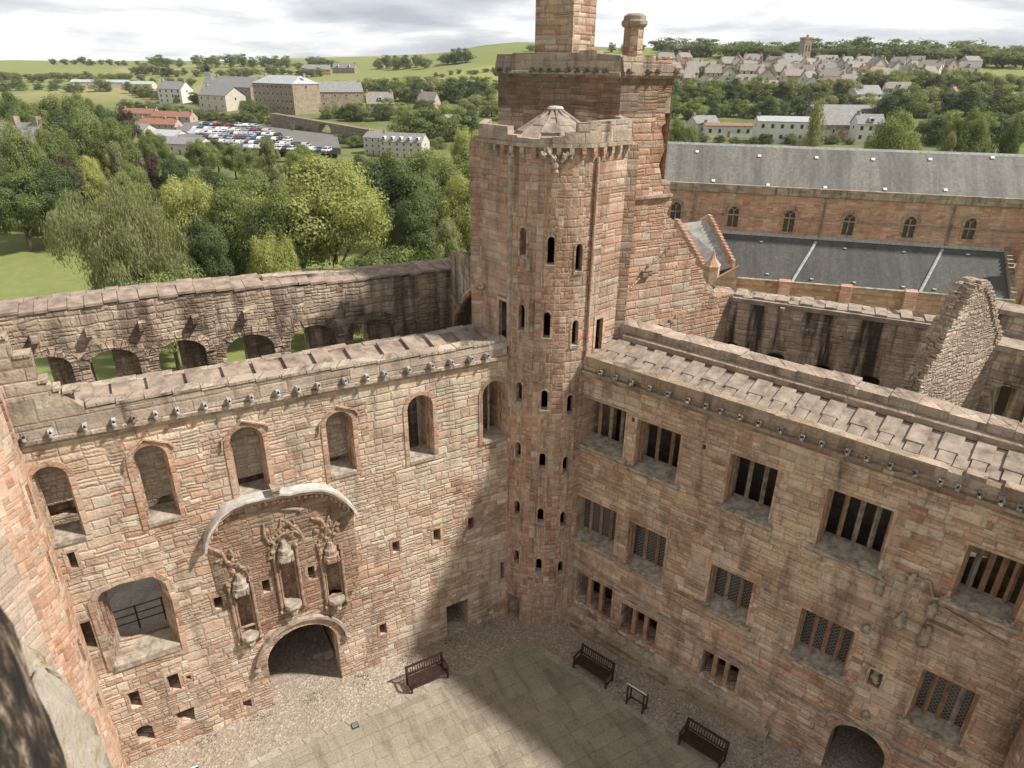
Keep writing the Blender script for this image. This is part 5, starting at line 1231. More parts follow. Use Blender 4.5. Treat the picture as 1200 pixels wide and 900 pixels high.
m = MB(); zt = atd(833, 291, 70.5)[2]; m.lathe((pn[0], pn[1], 0), [(.85, -4), (.85, pn[2]+1.6), (.95, pn[2]+1.7), (.75, pn[2]+1.9), (.3, zt-1), (.0, zt)], 6, jit=.04); m.build('pinnacle', MAT['church'], po)
pw0, pw1 = atd(836, 328, 70), atd(866, 312, 70); Fp = Frame(pw0[:2], pw1[:2]); lp = float(np.linalg.norm(pw1[:2]-pw0[:2]))
wall(Fp.P, [(0, -4), (lp, -4), (lp, pw1[2]), (0, pw0[2])], [], 0, .6).build('wall', MAT['church'], po)

# ---------------------------------------------------------------- near turrets and the viewer's parapet
nt_ = thing('stair_turret', 'smooth round stair turret of reddish ashlar at the left edge with narrow slits', 'tower', (A[0]-1.2, A[1]-1., 0))
sight = np.array([A[0], A[1]])/np.linalg.norm(A); lft = np.array([-sight[1], sight[0]]); 
if lft[0] > 0: lft = -lft
TC = A+lft*1.62; 
def PTu(s, z, w=0.): a = s/1.6; return (TC[0]+(1.6-w)*math.cos(a), TC[1]+(1.6-w)*math.sin(a), z)
slt = []
def tur_px(x, y, R=1.6):
    d = ray(x, y); a = d[0]**2+d[1]**2; b_ = -2*(TC[0]*d[0]+TC[1]*d[1]); c = TC@TC-R*R; dd = b_*b_-4*a*c
    if dd < 0: return None
    k = (-b_-math.sqrt(dd))/(2*a); p = CAMP+d*k; return math.atan2(p[1]-TC[1], p[0]-TC[0]) % (2*math.pi), p[2]
for x, y, h_ in [(10, 497, .75), (38, 589, .6), (61, 666, .6), (96, 763, .5), (117, 822, .4)]:
    q = tur_px(x, y) or tur_px(x-4, y)
    if q: slt.append(rect(q[0]*1.6-.10, q[0]*1.6+.10, q[1]-h_, q[1]+h_))
wall(PTu, [(0, -.5), (2*math.pi*1.6, -.5), (2*math.pi*1.6, 17.5), (0, 17.5)], slt, 0, .45, [1.6*2*math.pi*i/40 for i in range(1, 40)]).build('wall', MAT['turret'], nt_, True, 40)
m = MB(); m.lathe((TC[0], TC[1], 0), [(1.1, -.5), (1.1, 17.4), (0, 17.4)], 14); m.build('dark_filling', MAT['black'], nt_)  # black filling paints the dark behind the slits
nw = thing('palace_wall', 'tall sunlit wall of large pink blocks at the left edge beside the round turret', 'wall', (-12.8, 12, 0))
for zq in (0,): pass
e0_ = atd(0, 570, 1)[:2]; WE = A*.965+lft*.30
NWf = Frame(WE+np.array([-.55, -12.5])*1.0, WE, n=(-1, 0))
lw_ = float(np.linalg.norm(NWf.A-WE))
m = MB(); m.fbox(NWf, -3, lw_, -.5, 19, 0, 1.0); m.build('wall', MAT['ashlar'], nw)
m = MB(); m.tube([NWf.P(lw_, -.2, .06), NWf.P(lw_, 19, .06)], .12, 8); m.build('angle_shaft', MAT['trim'], nw, True)
tr = thing('stair_turret', 'reddish round stair turret with a slit at the bottom right corner of the courtyard', 'tower', SR.P(17.6, 0, -.2))
T2 = np.array(SR.P(17.75, 0, -.5)[:2]); 
def PT2(s, z, w=0.): a = s/2.0; return (T2[0]+(2.0-w)*math.cos(a), T2[1]+(2.0-w)*math.sin(a), z)
dirc = math.atan2(-T2[1], -T2[0]) % (2*math.pi)
wall(PT2, [(0, -.5), (4*math.pi, -.5), (4*math.pi, 14.5), (0, 14.5)], [rect((dirc-.62)*2-.1, (dirc-.62)*2+.12, z-.55, z+.55) for z in (4.6, 8.)], 0, .4, [4*math.pi*i/44 for i in range(1, 44)]).build('wall', MAT['tower'], tr, True, 40)
m = MB(); m.lathe((T2[0], T2[1], 0), [(1.5, -.5), (1.5, 14.4), (0, 14.4)], 14); m.build('dark_filling', MAT['black'], tr)  # black drum stands in for the shade inside this turret
# rough parapet stone just under the camera and the dark post beside it
pst = thing('parapet', 'pale lichen-spotted block of the near parapet at the bottom left corner', 'wall', (-1.4, 1.8, 20))
def nearm():
    m, t, b = M_('lichen_stone'); g = G(t); pos = g.n('ShaderNodeNewGeometry').outputs['Position']
    c = g.ramp(g.noise(pos, 5., 7, .75), [(.3, (.42, .34, .26)), (.42, (.60, .52, .42)), (.6, (.70, .62, .52)), (.75, (.78, .72, .63))])
    c = g.mixc(g.rng(g.noise(pos, 9., 5, .7), .56, .64, 0., .7), c, (.50, .37, .16)); c = g.mixc(g.rng(g.noise(pos, 55., 4, .7), .62, .70, 0., .7), c, (.16, .14, .12))
    c = g.mixc(g.rng(g.noise(pos, 22., 4, .7), .58, .66, 0., .7), c, (.70, .68, .62))
    g.put(b.inputs['Base Color'], c); b.inputs['Roughness'].default_value = .95; bp = g.n('ShaderNodeBump'); bp.inputs['Distance'].default_value = .03; g.put(bp.inputs['Height'], g.noise(pos, 30., 8, .75)); g.put(b.inputs['Normal'], bp.outputs[0]); return m
MAT['nearstone'] = nearm()
def ringpx(pts, dist): return [tuple(atd(x, y, dist)) for x, y in pts]
top_ = [atd(18, 738, 2.60), atd(48, 756, 2.66), atd(66, 778, 2.60), atd(92, 812, 2.5), atd(110, 850, 2.42), atd(126, 905, 2.34), atd(140, 960, 2.2), atd(40, 1000, 1.7), atd(-60, 900, 1.8), atd(-40, 700, 2.5)]
rs_ = random.Random(5); grid = []; NX, NY = 16, 26
edge = [np.array(p) for p in top_[:7]]; back = [np.array(p) for p in (top_[9], top_[9]*.97, top_[8], top_[8], top_[8]*.98, top_[7], top_[7])]
def lerpL(L, t): k = min(len(L)-2, int(t*(len(L)-1))); f = t*(len(L)-1)-k; return L[k]*(1-f)+L[k+1]*f
m = MB(); vs = []
for j in range(NY+1):
    a, b_ = lerpL(edge, j/NY), lerpL(back, j/NY)
    for i in range(NX+1):
        t = i/NX; p = a*(1-t)+b_*t; dz = .03*math.sin(j*.9+i*.4)+.02*math.sin(j*2.3)+rs_.uniform(-.008, .008); drop = -.10*max(0, 1-t*5)**2
        vs.append((p[0]*(1+.012*math.sin(j*1.7)*(t < .1)), p[1], p[2]+dz*.5+drop))
    q = edge and a
    for k in range(1, 4): vs.append((a[0]*1.0+.01*k, a[1]*(1+.004*k), a[2]-.10-.35*k*k))
W_ = NX+4
for j in range(NY):
    for i in range(NX): fs_ = (j*W_+i, j*W_+i+1, (j+1)*W_+i+1, (j+1)*W_+i); m.f.append(fs_)
    m.f.append((j*W_+NX+1, j*W_, (j+1)*W_, (j+1)*W_+NX+1)); m.f.append((j*W_+NX+2, j*W_+NX+1, (j+1)*W_+NX+1, (j+1)*W_+NX+2)); m.f.append((j*W_+NX+3, j*W_+NX+2, (j+1)*W_+NX+2, (j+1)*W_+NX+3))
m.v = [tuple(map(float, v)) for v in vs]; m.build('parapet_block', MAT['nearstone'], pst, True, 70)
post = thing('post', 'rough blackened timber post close to the viewer at the bottom left corner', 'post', (-.8, .9, 21))
pr = atd(38, 804, 1.15); v0 = np.array([pr[0], pr[1]]); dirv = v0/np.linalg.norm(v0); lv = np.array([-dirv[1], dirv[0]]); 
if lv[0] > 0: lv = -lv
cpz = v0+lv*.13
m = MB(); m.lathe((cpz[0], cpz[1], 0), [(.13*random.uniform(.97, 1.03), 19.5+.06*i) for i in range(55)], 22, jit=.05)
def charm():
    m, t, b = M_('charred_timber'); g = G(t); pos = g.n('ShaderNodeNewGeometry').outputs['Position']; mp_ = g.n('ShaderNodeMapping'); mp_.inputs['Scale'].default_value = (1, 1, .18); g.put(mp_.inputs[0], pos)
    n = g.noise(mp_.outputs[0], 38., 6, .75); g.put(b.inputs['Base Color'], g.ramp(n, [(.36, (.006, .005, .005)), (.50, (.03, .024, .02)), (.58, (.16, .11, .08)), (.66, (.45, .40, .34))])); b.inputs['Roughness'].default_value = .7
    bp = g.n('ShaderNodeBump'); bp.inputs['Distance'].default_value = .01; g.put(bp.inputs['Height'], n); g.put(b.inputs['Normal'], bp.outputs[0]); return m
m.build('timber', charm(), post, True, 60)

# ---------------------------------------------------------------- benches, boards
def make_bench(label):
    r = thing('bench', label, 'bench', (0, 0, 0), 'wooden benches in the courtyard'); L = 1.65
    m = MB()
    for i in range(5): m.box((0, -.22+.105*i, .43), (L-.08, .085, .03))
    m.build('seat', MAT['wood'], r)
    m = MB(); m.box((0, .30, .90), (L, .05, .08), 0, -.15); m.box((0, .25, .52), (L-.1, .035, .06))
    for i in range(15): x = -L/2+.10+i*(L-.2)/14; m.add([(x-.02, .235, .52), (x+.02, .235, .52), (x+.02, .255, .52), (x-.02, .255, .52), (x-.02, .29, .88), (x+.02, .29, .88), (x+.02, .31, .88), (x-.02, .31, .88)], [(3, 2, 1, 0), (4, 5, 6, 7), (0, 1, 5, 4), (1, 2, 6, 5), (2, 3, 7, 6), (3, 0, 4, 7)])
    m.build('backrest', MAT['wood'], r)
    for s in (-1, 1):
        x = s*(L/2-.03)
        m = MB(); m.box((x, -.26, .31), (.07, .07, .62)); m.build('leg', MAT['wood'], r)
        m = MB(); m.add([(x-.035, .20, 0), (x+.035, .20, 0), (x+.035, .27, 0), (x-.035, .27, 0), (x-.035, .28, .93), (x+.035, .28, .93), (x+.035, .34, .93), (x-.035, .34, .93)], [(3, 2, 1, 0), (4, 5, 6, 7), (0, 1, 5, 4), (1, 2, 6, 5), (2, 3, 7, 6), (3, 0, 4, 7)]); m.build('leg', MAT['wood'], r)
        m = MB(); m.box((x, -.02, .645), (.08, .60, .035)); m.box((x, -.0, .12), (.04, .5, .05)); m.build('armrest', MAT['wood'], r)
    m = MB(); m.box((0, -.26, .38), (L-.1, .035, .08)); m.build('apron', MAT['wood'], r)
    return r
bn = make_bench('dark wooden bench by the gate range, half beside the edge of the sunlight')
def place_b(o, p, q, fr):
    a, b_ = atz(*p, 0), atz(*q, 0); c = (a+b_)/2; n = -fr.n; t = fr.t
    th = math.atan2(fr.t[1], fr.t[0]) if fr is EL else math.atan2(fr.t[1], fr.t[0])
    o.location = (c[0]+fr.n[0]*.25, c[1]+fr.n[1]*.25, .003); 
    # local -Y must look at the courtyard (-fr.n)
    o.rotation_euler = (0, 0, math.atan2(fr.n[1], fr.n[0])-math.pi/2)
place_b(bn, (485, 811), (523, 796), EL)
b2 = copy_tree(bn); b2['label'] = 'dark wooden bench by the mullioned range, nearest the stair tower'; place_b(b2, (674, 781), (708, 808), SR)
b3 = copy_tree(bn); b3['label'] = 'dark wooden bench beyond the display board, nearest the archway on the right'; place_b(b3, (799, 876), (838, 899), SR)
def make_board(label):
    r = thing('display_board', label, 'display board', (0, 0, 0), 'sloping display boards in the courtyard')
    m = MB(); m.box((0, .02, .90), (.86, .42, .04), 0, 1.0); m.build('board_back', MAT['wood2'], r)
    m = MB(); m.box((0, -.012, .918), (.80, .36, .012), 0, 1.0); m.build('panel', MAT['panel'], r)
    m = MB(); m.box((0, .135, 1.085), (.88, .05, .035), 0, 1.0); m.build('metal_edge', MAT['panel'], r)
    for s in (-1, 1):
        for y in (-.15, .16): m = MB(); m.box((s*.36, y, .43 if y < 0 else .49), (.06, .05, (.80 if y < 0 else .98))); m.build('leg', MAT['wood2'], r)
        m = MB(); m.box((s*.36, 0, .15), (.05, .28, .06)); m.build('stretcher', MAT['wood2'], r)
    m = MB(); m.box((0, -.15, .17), (.68, .04, .06)); m.build('stretcher', MAT['wood2'], r)
    return r
bd = make_board('slim wooden display board with white upper edge between two benches'); place_b(bd, (735, 828), (748, 838), SR)
bd.rotation_euler[2] += math.pi
bd2 = copy_tree(bd); bd2['label'] = 'display board by the gate range cut off by the bottom edge of the photo'; q = atz(222, 925, 0); bd2.location = (q[0], q[1], .003); bd2.rotation_euler = (0, 0, math.atan2(EL.n[1], EL.n[0])+math.pi/2)
q = atz(416, 850, .03); dg = thing('drain_cover', 'small dark iron drain cover set in the paving edge', 'drain cover', (q[0], q[1], 0))
m = MB(); m.box((q[0], q[1], .03), (.26, .26, .03), math.atan2(dl[1], dl[0])); m.build('frame', MAT['iron'], dg)
m = MB()
for i in range(5): m.box((q[0]+(i-2)*.045*dl[0], q[1]+(i-2)*.045*dl[1], .047), (.02, .2, .008), math.atan2(dl[1], dl[0]))
m.build('grate', MAT['metal'], dg)
ONES = ['', 'first', 'second', 'third', 'fourth', 'fifth', 'sixth', 'seventh', 'eighth', 'ninth', 'tenth', 'eleventh', 'twelfth', 'thirteenth', 'fourteenth', 'fifteenth', 'sixteenth', 'seventeenth', 'eighteenth', 'nineteenth', 'twentieth']
def nth(i):
    if i <= 20: return ONES[i]
    return ('twenty-' if i < 30 else 'thirty-')+ONES[i % 10] if i % 10 else 'thirtieth'
# ================================================================ TREES
def leafcloud(name, mat, clumps, per, leaf, seed, parent, droop=0., ov=1.0):
    """clumps: list of (x,y,z,r); leaf-sized faces scattered in shells round each clump"""
    R_ = np.random.default_rng(seed); C_ = np.array(clumps); n = len(C_)*per
    c = np.repeat(C_, per, axis=0); d = R_.normal(size=(n, 3)); d /= np.linalg.norm(d, axis=1, keepdims=True)
    rad = c[:, 3:4]*(R_.uniform(.35, 1., (n, 1))**.5)*(1+.12*R_.normal(size=(n, 1)))
    p = c[:, :3]+d*rad*np.array([1.08, 1.08, .82]); 
    if droop: p[:, 2] -= droop*R_.uniform(0, 1, n)**2*c[:, 3]*1.4
    nrm = d+R_.normal(size=(n, 3))*.34+np.array([0, 0, .30]); nrm /= np.linalg.norm(nrm, axis=1, keepdims=True)
    a = np.cross(nrm, R_.normal(size=(n, 3))); a /= np.maximum(np.linalg.norm(a, axis=1, keepdims=True), 1e-6); b = np.cross(nrm, a)
    s = leaf*R_.uniform(.55, 1.3, (n, 1)); el = 1.0 if not droop else 1.0
    if droop: a = np.tile(np.array([0, 0, -1.]), (n, 1))+R_.normal(size=(n, 3))*.35; a /= np.linalg.norm(a, axis=1, keepdims=True); b = np.cross(a, nrm); b /= np.maximum(np.linalg.norm(b, axis=1, keepdims=True), 1e-6)*1.8; a = a*1.5
    V = np.stack([p-a*s, p+b*s*.62, p+a*s, p-b*s*.62], 1).reshape(-1, 3)
    me = bpy.data.meshes.new(name); me.vertices.add(4*n); me.vertices.foreach_set('co', V.astype(np.float32).ravel())
    me.loops.add(4*n); me.loops.foreach_set('vertex_index', np.arange(4*n, dtype=np.int32)); me.polygons.add(n); me.polygons.foreach_set('loop_start', np.arange(0, 4*n, 4, dtype=np.int32))
    me.update(calc_edges=True); me.materials.append(mat)
    o = bpy.data.objects.new(name, me); COL.objects.link(o); o.parent = parent; return o
def crown(seed, shape='round', n=60, rr=(.075, .15)):
    """unit tree: height 1, crown width about 1 before scaling"""
    rr_ = random.Random(seed); out = []
    lobes = [(rr_.uniform(-.22, .22), rr_.uniform(-.22, .22), rr_.uniform(.40, .72), rr_.uniform(.20, .30)) for _ in range(7)]+[(0, 0, .58, .34), (rr_.uniform(-.1, .1), rr_.uniform(-.1, .1), .78, .18)]
    if shape == 'full': lobes = [(rr_.uniform(-.2, .2), rr_.uniform(-.2, .2), rr_.uniform(.22, .66), rr_.uniform(.22, .32)) for _ in range(9)]+[(0, 0, .4, .38), (0, 0, .74, .2)]
    if shape == 'tall': lobes = [(rr_.uniform(-.12, .12), rr_.uniform(-.12, .12), z, r) for z, r in ((.25, .26), (.4, .34), (.55, .30), (.7, .25), (.83, .15), (.35, .3))]
    if shape == 'bush': lobes = [(rr_.uniform(-.25, .25), rr_.uniform(-.25, .25), rr_.uniform(.3, .55), rr_.uniform(.25, .36)) for _ in range(7)]
    if shape == 'cone': lobes = [(0, 0, .15+.1*i, .34-.038*i) for i in range(8)]
    for i in range(n):
        L = lobes[i % len(lobes)]; d = Vector((rr_.gauss(0, 1), rr_.gauss(0, 1), rr_.gauss(.25, 1))).normalized(); k = rr_.uniform(.55, 1.0)
        r = rr_.uniform(*rr); x, y, z = L[0]+d.x*L[3]*k, L[1]+d.y*L[3]*k, L[2]+d.z*L[3]*k*.75
        z = min(z, 1-r*.85); out.append((x, y, max(.06, z), r))
    return out
def make_tree(kind, seed, n, per, leaf, mat, shape='round', droop=0., rr=(.075, .15)):
    root = bpy.data.objects.new('tree', None); COL.objects.link(root)
    leafcloud('crown', MAT[mat], crown(seed, shape, n, rr), per, leaf, seed, root, droop)
    m = MB(); rr_ = random.Random(seed)
    m.tube([(0, 0, -.06), (.005, 0, .18), (.0, .01, .42), (.01, 0, .70)], [.030, .022, .016, .006], 7)
    for i in range(6):
        a = rr_.uniform(0, 6.3); z = .16+.07*i; L = rr_.uniform(.22, .34); m.tube([(0, 0, z), (L*.5*math.cos(a), L*.5*math.sin(a), z+.14), (L*math.cos(a), L*math.sin(a), z+.24)], [.012, .008, .003], 5)
    m.build('trunk', MAT['bark'], root); return root
PROTO = {}
for k_, spec in {
    'maple': (3, 125, 480, .0092, 'leaf_yellow', 'round', 0, (.07, .13)), 'maple2': (4, 125, 480, .0092, 'leaf_yellow', 'round', 0, (.07, .13)),
    'oak': (5, 120, 440, .0098, 'leaf_mid', 'round', 0, (.07, .13)), 'oak2': (6, 120, 440, .0098, 'leaf_mid', 'round', 0, (.07, .13)), 'oak3': (16, 120, 440, .0098, 'leaf_dark', 'round', 0, (.07, .13)),
    'birch': (7, 150, 340, .0085, 'leaf_olive', 'round', 1.1, (.055, .10)), 'bush': (8, 80, 330, .014, 'leaf_mid', 'bush', 0, (.08, .14)), 'ash': (9, 100, 300, .0115, 'leaf_olive', 'tall', 0, (.06, .11)),
    'copper': (10, 70, 160, .017, 'leaf_purple', 'round', 0, (.08, .14)), 'conifer': (12, 70, 150, .014, 'leaf_dark', 'cone', .5, (.05, .09)),
    'mid1': (21, 60, 110, .021, 'leaf_mid', 'full', 0, (.09, .16)), 'mid2': (22, 60, 110, .021, 'leaf_dark', 'full', 0, (.09, .16)), 'mid3': (23, 60, 110, .021, 'leaf_olive', 'full', 0, (.09, .16)),
    'far1': (31, 34, 55, .036, 'leaf_far', 'full', 0, (.10, .19)), 'far2': (32, 34, 55, .036, 'leaf_far', 'bush', 0, (.11, .19)), 'far3': (33, 34, 55, .036, 'leaf_dark', 'full', 0, (.10, .19)), 'far4': (34, 34, 55, .034, 'leaf_olive', 'tall', 0, (.08, .15))}.items():
    PROTO[k_] = [make_tree(k_, *spec), False]
KN = {'maple': 'broadleaf_tree', 'maple2': 'broadleaf_tree', 'oak': 'broadleaf_tree', 'oak2': 'broadleaf_tree', 'oak3': 'broadleaf_tree', 'birch': 'birch_tree', 'bush': 'bush', 'ash': 'broadleaf_tree', 'copper': 'copper_beech', 'conifer': 'conifer'}
def put_tree(kind, x, y, z, h, wd, label, group=None):
    pr = PROTO[kind]
    if not pr[1]: o = pr[0]; pr[1] = True
    else: o = copy_tree(pr[0])
    o.name = KN.get(kind, 'tree'); o.location = (x, y, z-.2); o.rotation_euler = (0, 0, random.uniform(0, 6.28)); o.scale = (wd, wd, h)
    o['label'] = label; o['category'] = 'bush' if kind == 'bush' else 'tree'
    if 'group' in o: del o['group']
    if group: o['group'] = group
    return o
def tree_px(kind, px, ytop, wpx, dist, label, group=None):
    p = atd(px, ytop, dist); z = terr(p[0], p[1]); dep = (p-CAMP)@FW; return put_tree(kind, p[0], p[1], z, max(2., p[2]-z), wpx/F_*dep*1.02, label, group)
# near trees in the park behind the outer wall
near = [
 ('birch', 128, 190, 178, 76, 'large drooping grey-green birch on the lawn, left of the other park trees'),
 ('bush', 178, 282, 100, 70, 'bright green leafy bush in front of the drooping birch'),
 ('maple', 210, 192, 88, 96, 'yellow-green rounded tree just right of the drooping birch'),
 ('oak', 262, 208, 120, 88, 'mid green tree between the yellow-green tree and the great pale maple'),
 ('oak3', 230, 245, 80, 80, 'dark green tree low behind the bright bush'),
 ('maple2', 378, 168, 190, 84, 'great pale yellow-green maple, widest crown in the middle of the park'),
 ('oak2', 322, 205, 110, 80, 'deep green tree overlapping the left side of the great pale maple'),
 ('oak3', 452, 168, 120, 98, 'dark green tree right behind the great pale maple'),
 ('oak', 515, 182, 120, 100, 'bushy green tree near the stair tower above the dark outer wall'),
 ('oak2', 545, 160, 110, 108, 'tall green tree touching the left edge of the stair tower'),
 ('bush', 462, 262, 110, 78, 'low bright green tree behind the raised coping of the outer wall'),
 ('ash', 522, 248, 62, 76, 'pale feathery small tree next to the broken cross wall'),
 ('oak3', 490, 215, 90, 90, 'dark green tree between the bright low tree and the tall trees'),
 ('maple', 310, 262, 70, 72, 'small pale sapling-like tree close behind the outer wall'),
 ('ash', 312, 155, 46, 140, 'slim upright grey-green poplar rising above the park trees'),
 ('oak', 8, 192, 100, 140, 'green tree at the left edge at the far side of the lawn'),
 ('oak3', 55, 182, 80, 142, 'dark tree behind the lawn, half hidden by the drooping birch'),
 ('maple2', 398, 300, 60, 66, 'low light green growth peeping over the middle of the outer wall'),
]
near += [('oak', 484, 166, 110, 116, 'big full-crowned tree between the great pale maple and the stair tower'),
 ('maple', 548, 190, 80, 92, 'light green crown pressed against the left side of the stair tower'),
 ('bush', 418, 280, 90, 69, 'dense bush behind the outer wall to the right of the great maple trunk'),
 ('oak2', 232, 158, 44, 200, 'round tree screening the left end of the car park'), ('oak', 345, 172, 50, 170, 'round tree screening the right end of the car park'), ('oak2', 195, 205, 70, 118, 'fresh green tree behind the yellow-green tree'), ('oak', 300, 190, 80, 112, 'full green crown behind the left side of the great pale maple')]
for k_, px, yt, wp, di, lb in near: tree_px(k_, px, yt, wp, di, lb)
# park belt behind: individually placed, further off
belt = [('oak', 10, 132, 60, 150), ('oak2', 42, 128, 62, 160), ('oak3', 75, 112, 60, 200), ('oak', 100, 120, 70, 180), ('oak2', 128, 130, 64, 170), ('oak3', 5, 100, 60, 230), ('oak', 50, 104, 64, 240), ('oak2', 88, 101, 50, 260),
 ('oak', 25, 112, 60, 210), ('oak3', 115, 118, 50, 230), ('oak2', 172, 146, 42, 200), ('oak3', 250, 160, 44, 215), ('oak', 270, 165, 40, 205), ('oak2', 290, 170, 36, 190), ('oak3', 240, 190, 90, 135), ('oak', 285, 195, 80, 120), ('oak2', 150, 185, 60, 140), ('oak', 355, 165, 46, 180), ('oak3', 420, 175, 70, 130),
 ('maple', 545, 142, 46, 170), ('oak3', 500, 170, 60, 140), ('oak2', 570, 150, 50, 130), ('maple2', 100, 175, 46, 150), ('oak3', 0, 150, 60, 165), ('oak3', 34, 160, 60, 158), ('oak', -20, 120, 60, 170), ('ash', 130, 160, 40, 150), ('oak2', 20, 170, 50, 150), ('oak3', 200, 176, 50, 150)]
BW = {'oak': 'mid green', 'oak2': 'fresh green', 'oak3': 'dark green', 'maple': 'yellow-green', 'maple2': 'yellow-green', 'ash': 'grey-green'}
bc = {}
for k_, px, yt, wp, di in sorted(belt, key=lambda q: q[1]):
    side_ = 'left of the purple beeches' if px < 60 else ('around the purple beeches' if px < 190 else ('between the car park and the near park trees' if px < 440 else 'close left of the stair tower'))
    bc[side_] = bc.get(side_, 0)+1
    tree_px(k_, px, yt, wp, di, '%s park tree, %s of those %s' % (BW[k_], nth(bc[side_]), side_), 'park trees %s' % side_)
for px, yt, wp, di, lb in [(72, 174, 46, 150, 'dark purple beech beside the pointed roof at the left'), (166, 170, 38, 152, 'dark purple beech in front of the round green tree near the low grey roofs'), (138, 118, 34, 235, 'dark purple beech by the red-roofed terraces')]: tree_px('copper', px, yt, wp, di, lb)
tree_px('conifer', 122, 160, 26, 170, 'dark pointed conifer between the two nearer purple beeches')
# ---------------------------------------------------------------- trees of the town and the hills
def far_tree(px, yb, hpx, kinds, label, group, wf=1.0, fixd=None):
    p = ghit(px, yb) if fixd is None else atd(px, yb, fixd); z = terr(p[0], p[1]); dep = (p-CAMP)@FW; h = hpx/F_*dep*1.06
    put_tree(random.choice(kinds), p[0], p[1], z, h, h*random.uniform(1.0, 1.5)*wf, label, group)
MIDK = ['mid1', 'mid2', 'mid3', 'mid1', 'mid2']; FARK = ['far1', 'far2', 'far3', 'far1', 'far3']
def row_(n, x0, x1, y0, y1, h0, h1, kinds, label, group, wf=1.):
    for i in range(n):
        t = (i+random.uniform(.2, .8))/n; far_tree(x0+(x1-x0)*t, y0+(y1-y0)*t+random.uniform(-1.5, 1.5), random.uniform(h0, h1), kinds, '%s, %s from the left' % (label, nth(i+1)) if n > 1 else label, group, wf)
row_(15, 60, 215, 77, 77, 5, 10, FARK, 'tree in the dark skyline wood above the left-hand field', 'trees of the wood on the left skyline', 1.3)
row_(13, 0, 190, 97, 96, 6, 11, FARK, 'hedgerow tree along the foot of the left-hand field', 'hedgerow trees below the left-hand field', 1.3)
row_(12, 150, 300, 88, 92, 8, 14, FARK, 'tree in the belt behind the distillery buildings', 'trees behind the distillery buildings', 1.2)
row_(16, 180, 400, 78, 80, 9, 15, FARK, 'tree in the wood left of the hilltop farmhouse', 'trees of the wood beside the hilltop farmhouse', 1.2)
row_(9, 300, 380, 88, 90, 7, 11, FARK, 'tree along the wall below the hilltop farmhouse', 'trees below the hilltop farmhouse', 1.2)
row_(7, 440, 500, 82, 80, 12, 17, FARK, 'tree in the clump right of the hilltop farmhouse', 'tree clump right of the hilltop farmhouse')
row_(5, 516, 548, 75, 73, 12, 18, FARK, 'tree in the small clump standing on the open hilltop field', 'tree clump on the hilltop field')
far_tree(624/1.0-0, 61, 10, FARK, 'single round tree on the skyline just left of the tall chimney', None)
row_(8, 506, 582, 92, 84, 5, 8, FARK, 'low hedge tree across the open field', 'hedge trees across the hill field', 1.2)
row_(13, 425, 580, 118, 122, 22, 32, MIDK, 'tree in the thick belt below the hill field', 'trees in the belt below the hill field')
row_(11, 400, 585, 142, 138, 18, 26, MIDK, 'tree between the gabled villa and the stair tower', 'trees round the gabled villa')
row_(6, 475, 560, 168, 165, 34, 42, MIDK, 'tall dark tree behind the flats near the railway', 'tall trees behind the flats near the railway')
row_(5, 380, 425, 140, 140, 14, 20, MIDK, 'tree on the bank beside the mill lawn', 'trees on the bank beside the mill')
row_(6, 285, 315, 134, 136, 12, 18, MIDK, 'tree against the long mill', 'trees against the long mill')
row_(6, 225, 262, 122, 120, 10, 16, MIDK, 'tree between the white house and the pagoda-roofed distillery', 'trees by the white house')
row_(14, 190, 330, 138, 148, 8, 14, MIDK, 'scrubby tree on the bank above the car park', 'scrub on the bank above the car park', 1.3)
row_(7, 340, 400, 158, 168, 7, 12, MIDK, 'small tree below the railway wall', 'small trees below the railway wall')
row_(11, 150, 210, 110, 122, 10, 16, MIDK, 'tree in the clump left of the white house', 'tree clump left of the white house')
row_(8, 0, 140, 106, 108, 9, 15, MIDK, 'tree in the distant belt above the left park', 'trees above the left park', 1.3)
# right-hand side
row_(30, 770, 1210, 66, 74, 16, 25, FARK, 'tree in the long skyline wood above the hillside town', 'trees of the skyline wood above the town', 1.7)
row_(22, 860, 1210, 72, 80, 15, 24, FARK, 'tree in the front of the wood above the hillside town', 'front trees of the wood above the town', 1.6)
row_(8, 640, 800, 62, 62, 6, 12, FARK, 'small hedgerow tree on the skyline beside the octagonal chimney', 'skyline trees beside the octagonal chimney')
row_(24, 785, 1000, 122, 118, 20, 30, MIDK, 'tree in the dark belt below the hillside houses', 'trees of the belt below the hillside houses')
row_(18, 785, 1020, 140, 134, 18, 26, MIDK, 'front tree of the belt below the hillside houses', 'front trees below the hillside houses')
row_(20, 1000, 1200, 108, 112, 18, 28, MIDK, 'tree among the houses on the right-hand slope', 'trees on the right-hand slope')
row_(14, 1030, 1210, 140, 135, 28, 38, MIDK, 'tall tree on the lower right-hand slope', 'tall trees on the lower right-hand slope')
row_(10, 1080, 1210, 170, 165, 28, 40, MIDK, 'tree just beyond the right end of the nave ridge', 'trees beyond the right end of the nave ridge')
row_(11, 790, 1010, 168, 170, 8, 14, MIDK, 'garden tree showing over the nave ridge', 'garden trees just over the nave ridge', 1.3)
tree_px('oak', 1062, 122, 82, 165, 'broad round tree behind the nave ridge, largest on the right side')
tree_px('oak2', 1145, 118, 60, 185, 'fresh green tree right of the broadest round tree behind the nave')
tree_px('ash', 1118, 148, 34, 150, 'pale slim tree just over the nave ridge between the broad trees')
tree_px('oak3', 1196, 128, 40, 150, 'dark evergreen-looking tree at the right edge above the nave ridge')
tree_px('mid2', 934, 150, 22, 190, 'small dark dense tree in front of the white balconied house')
tree_px('mid3', 962, 108, 28, 230, 'pale upright tree above the grey stone chapel')
tree_px('oak', 800, 132, 44, 180, 'pale round tree next to the square tower, above the nave roof')
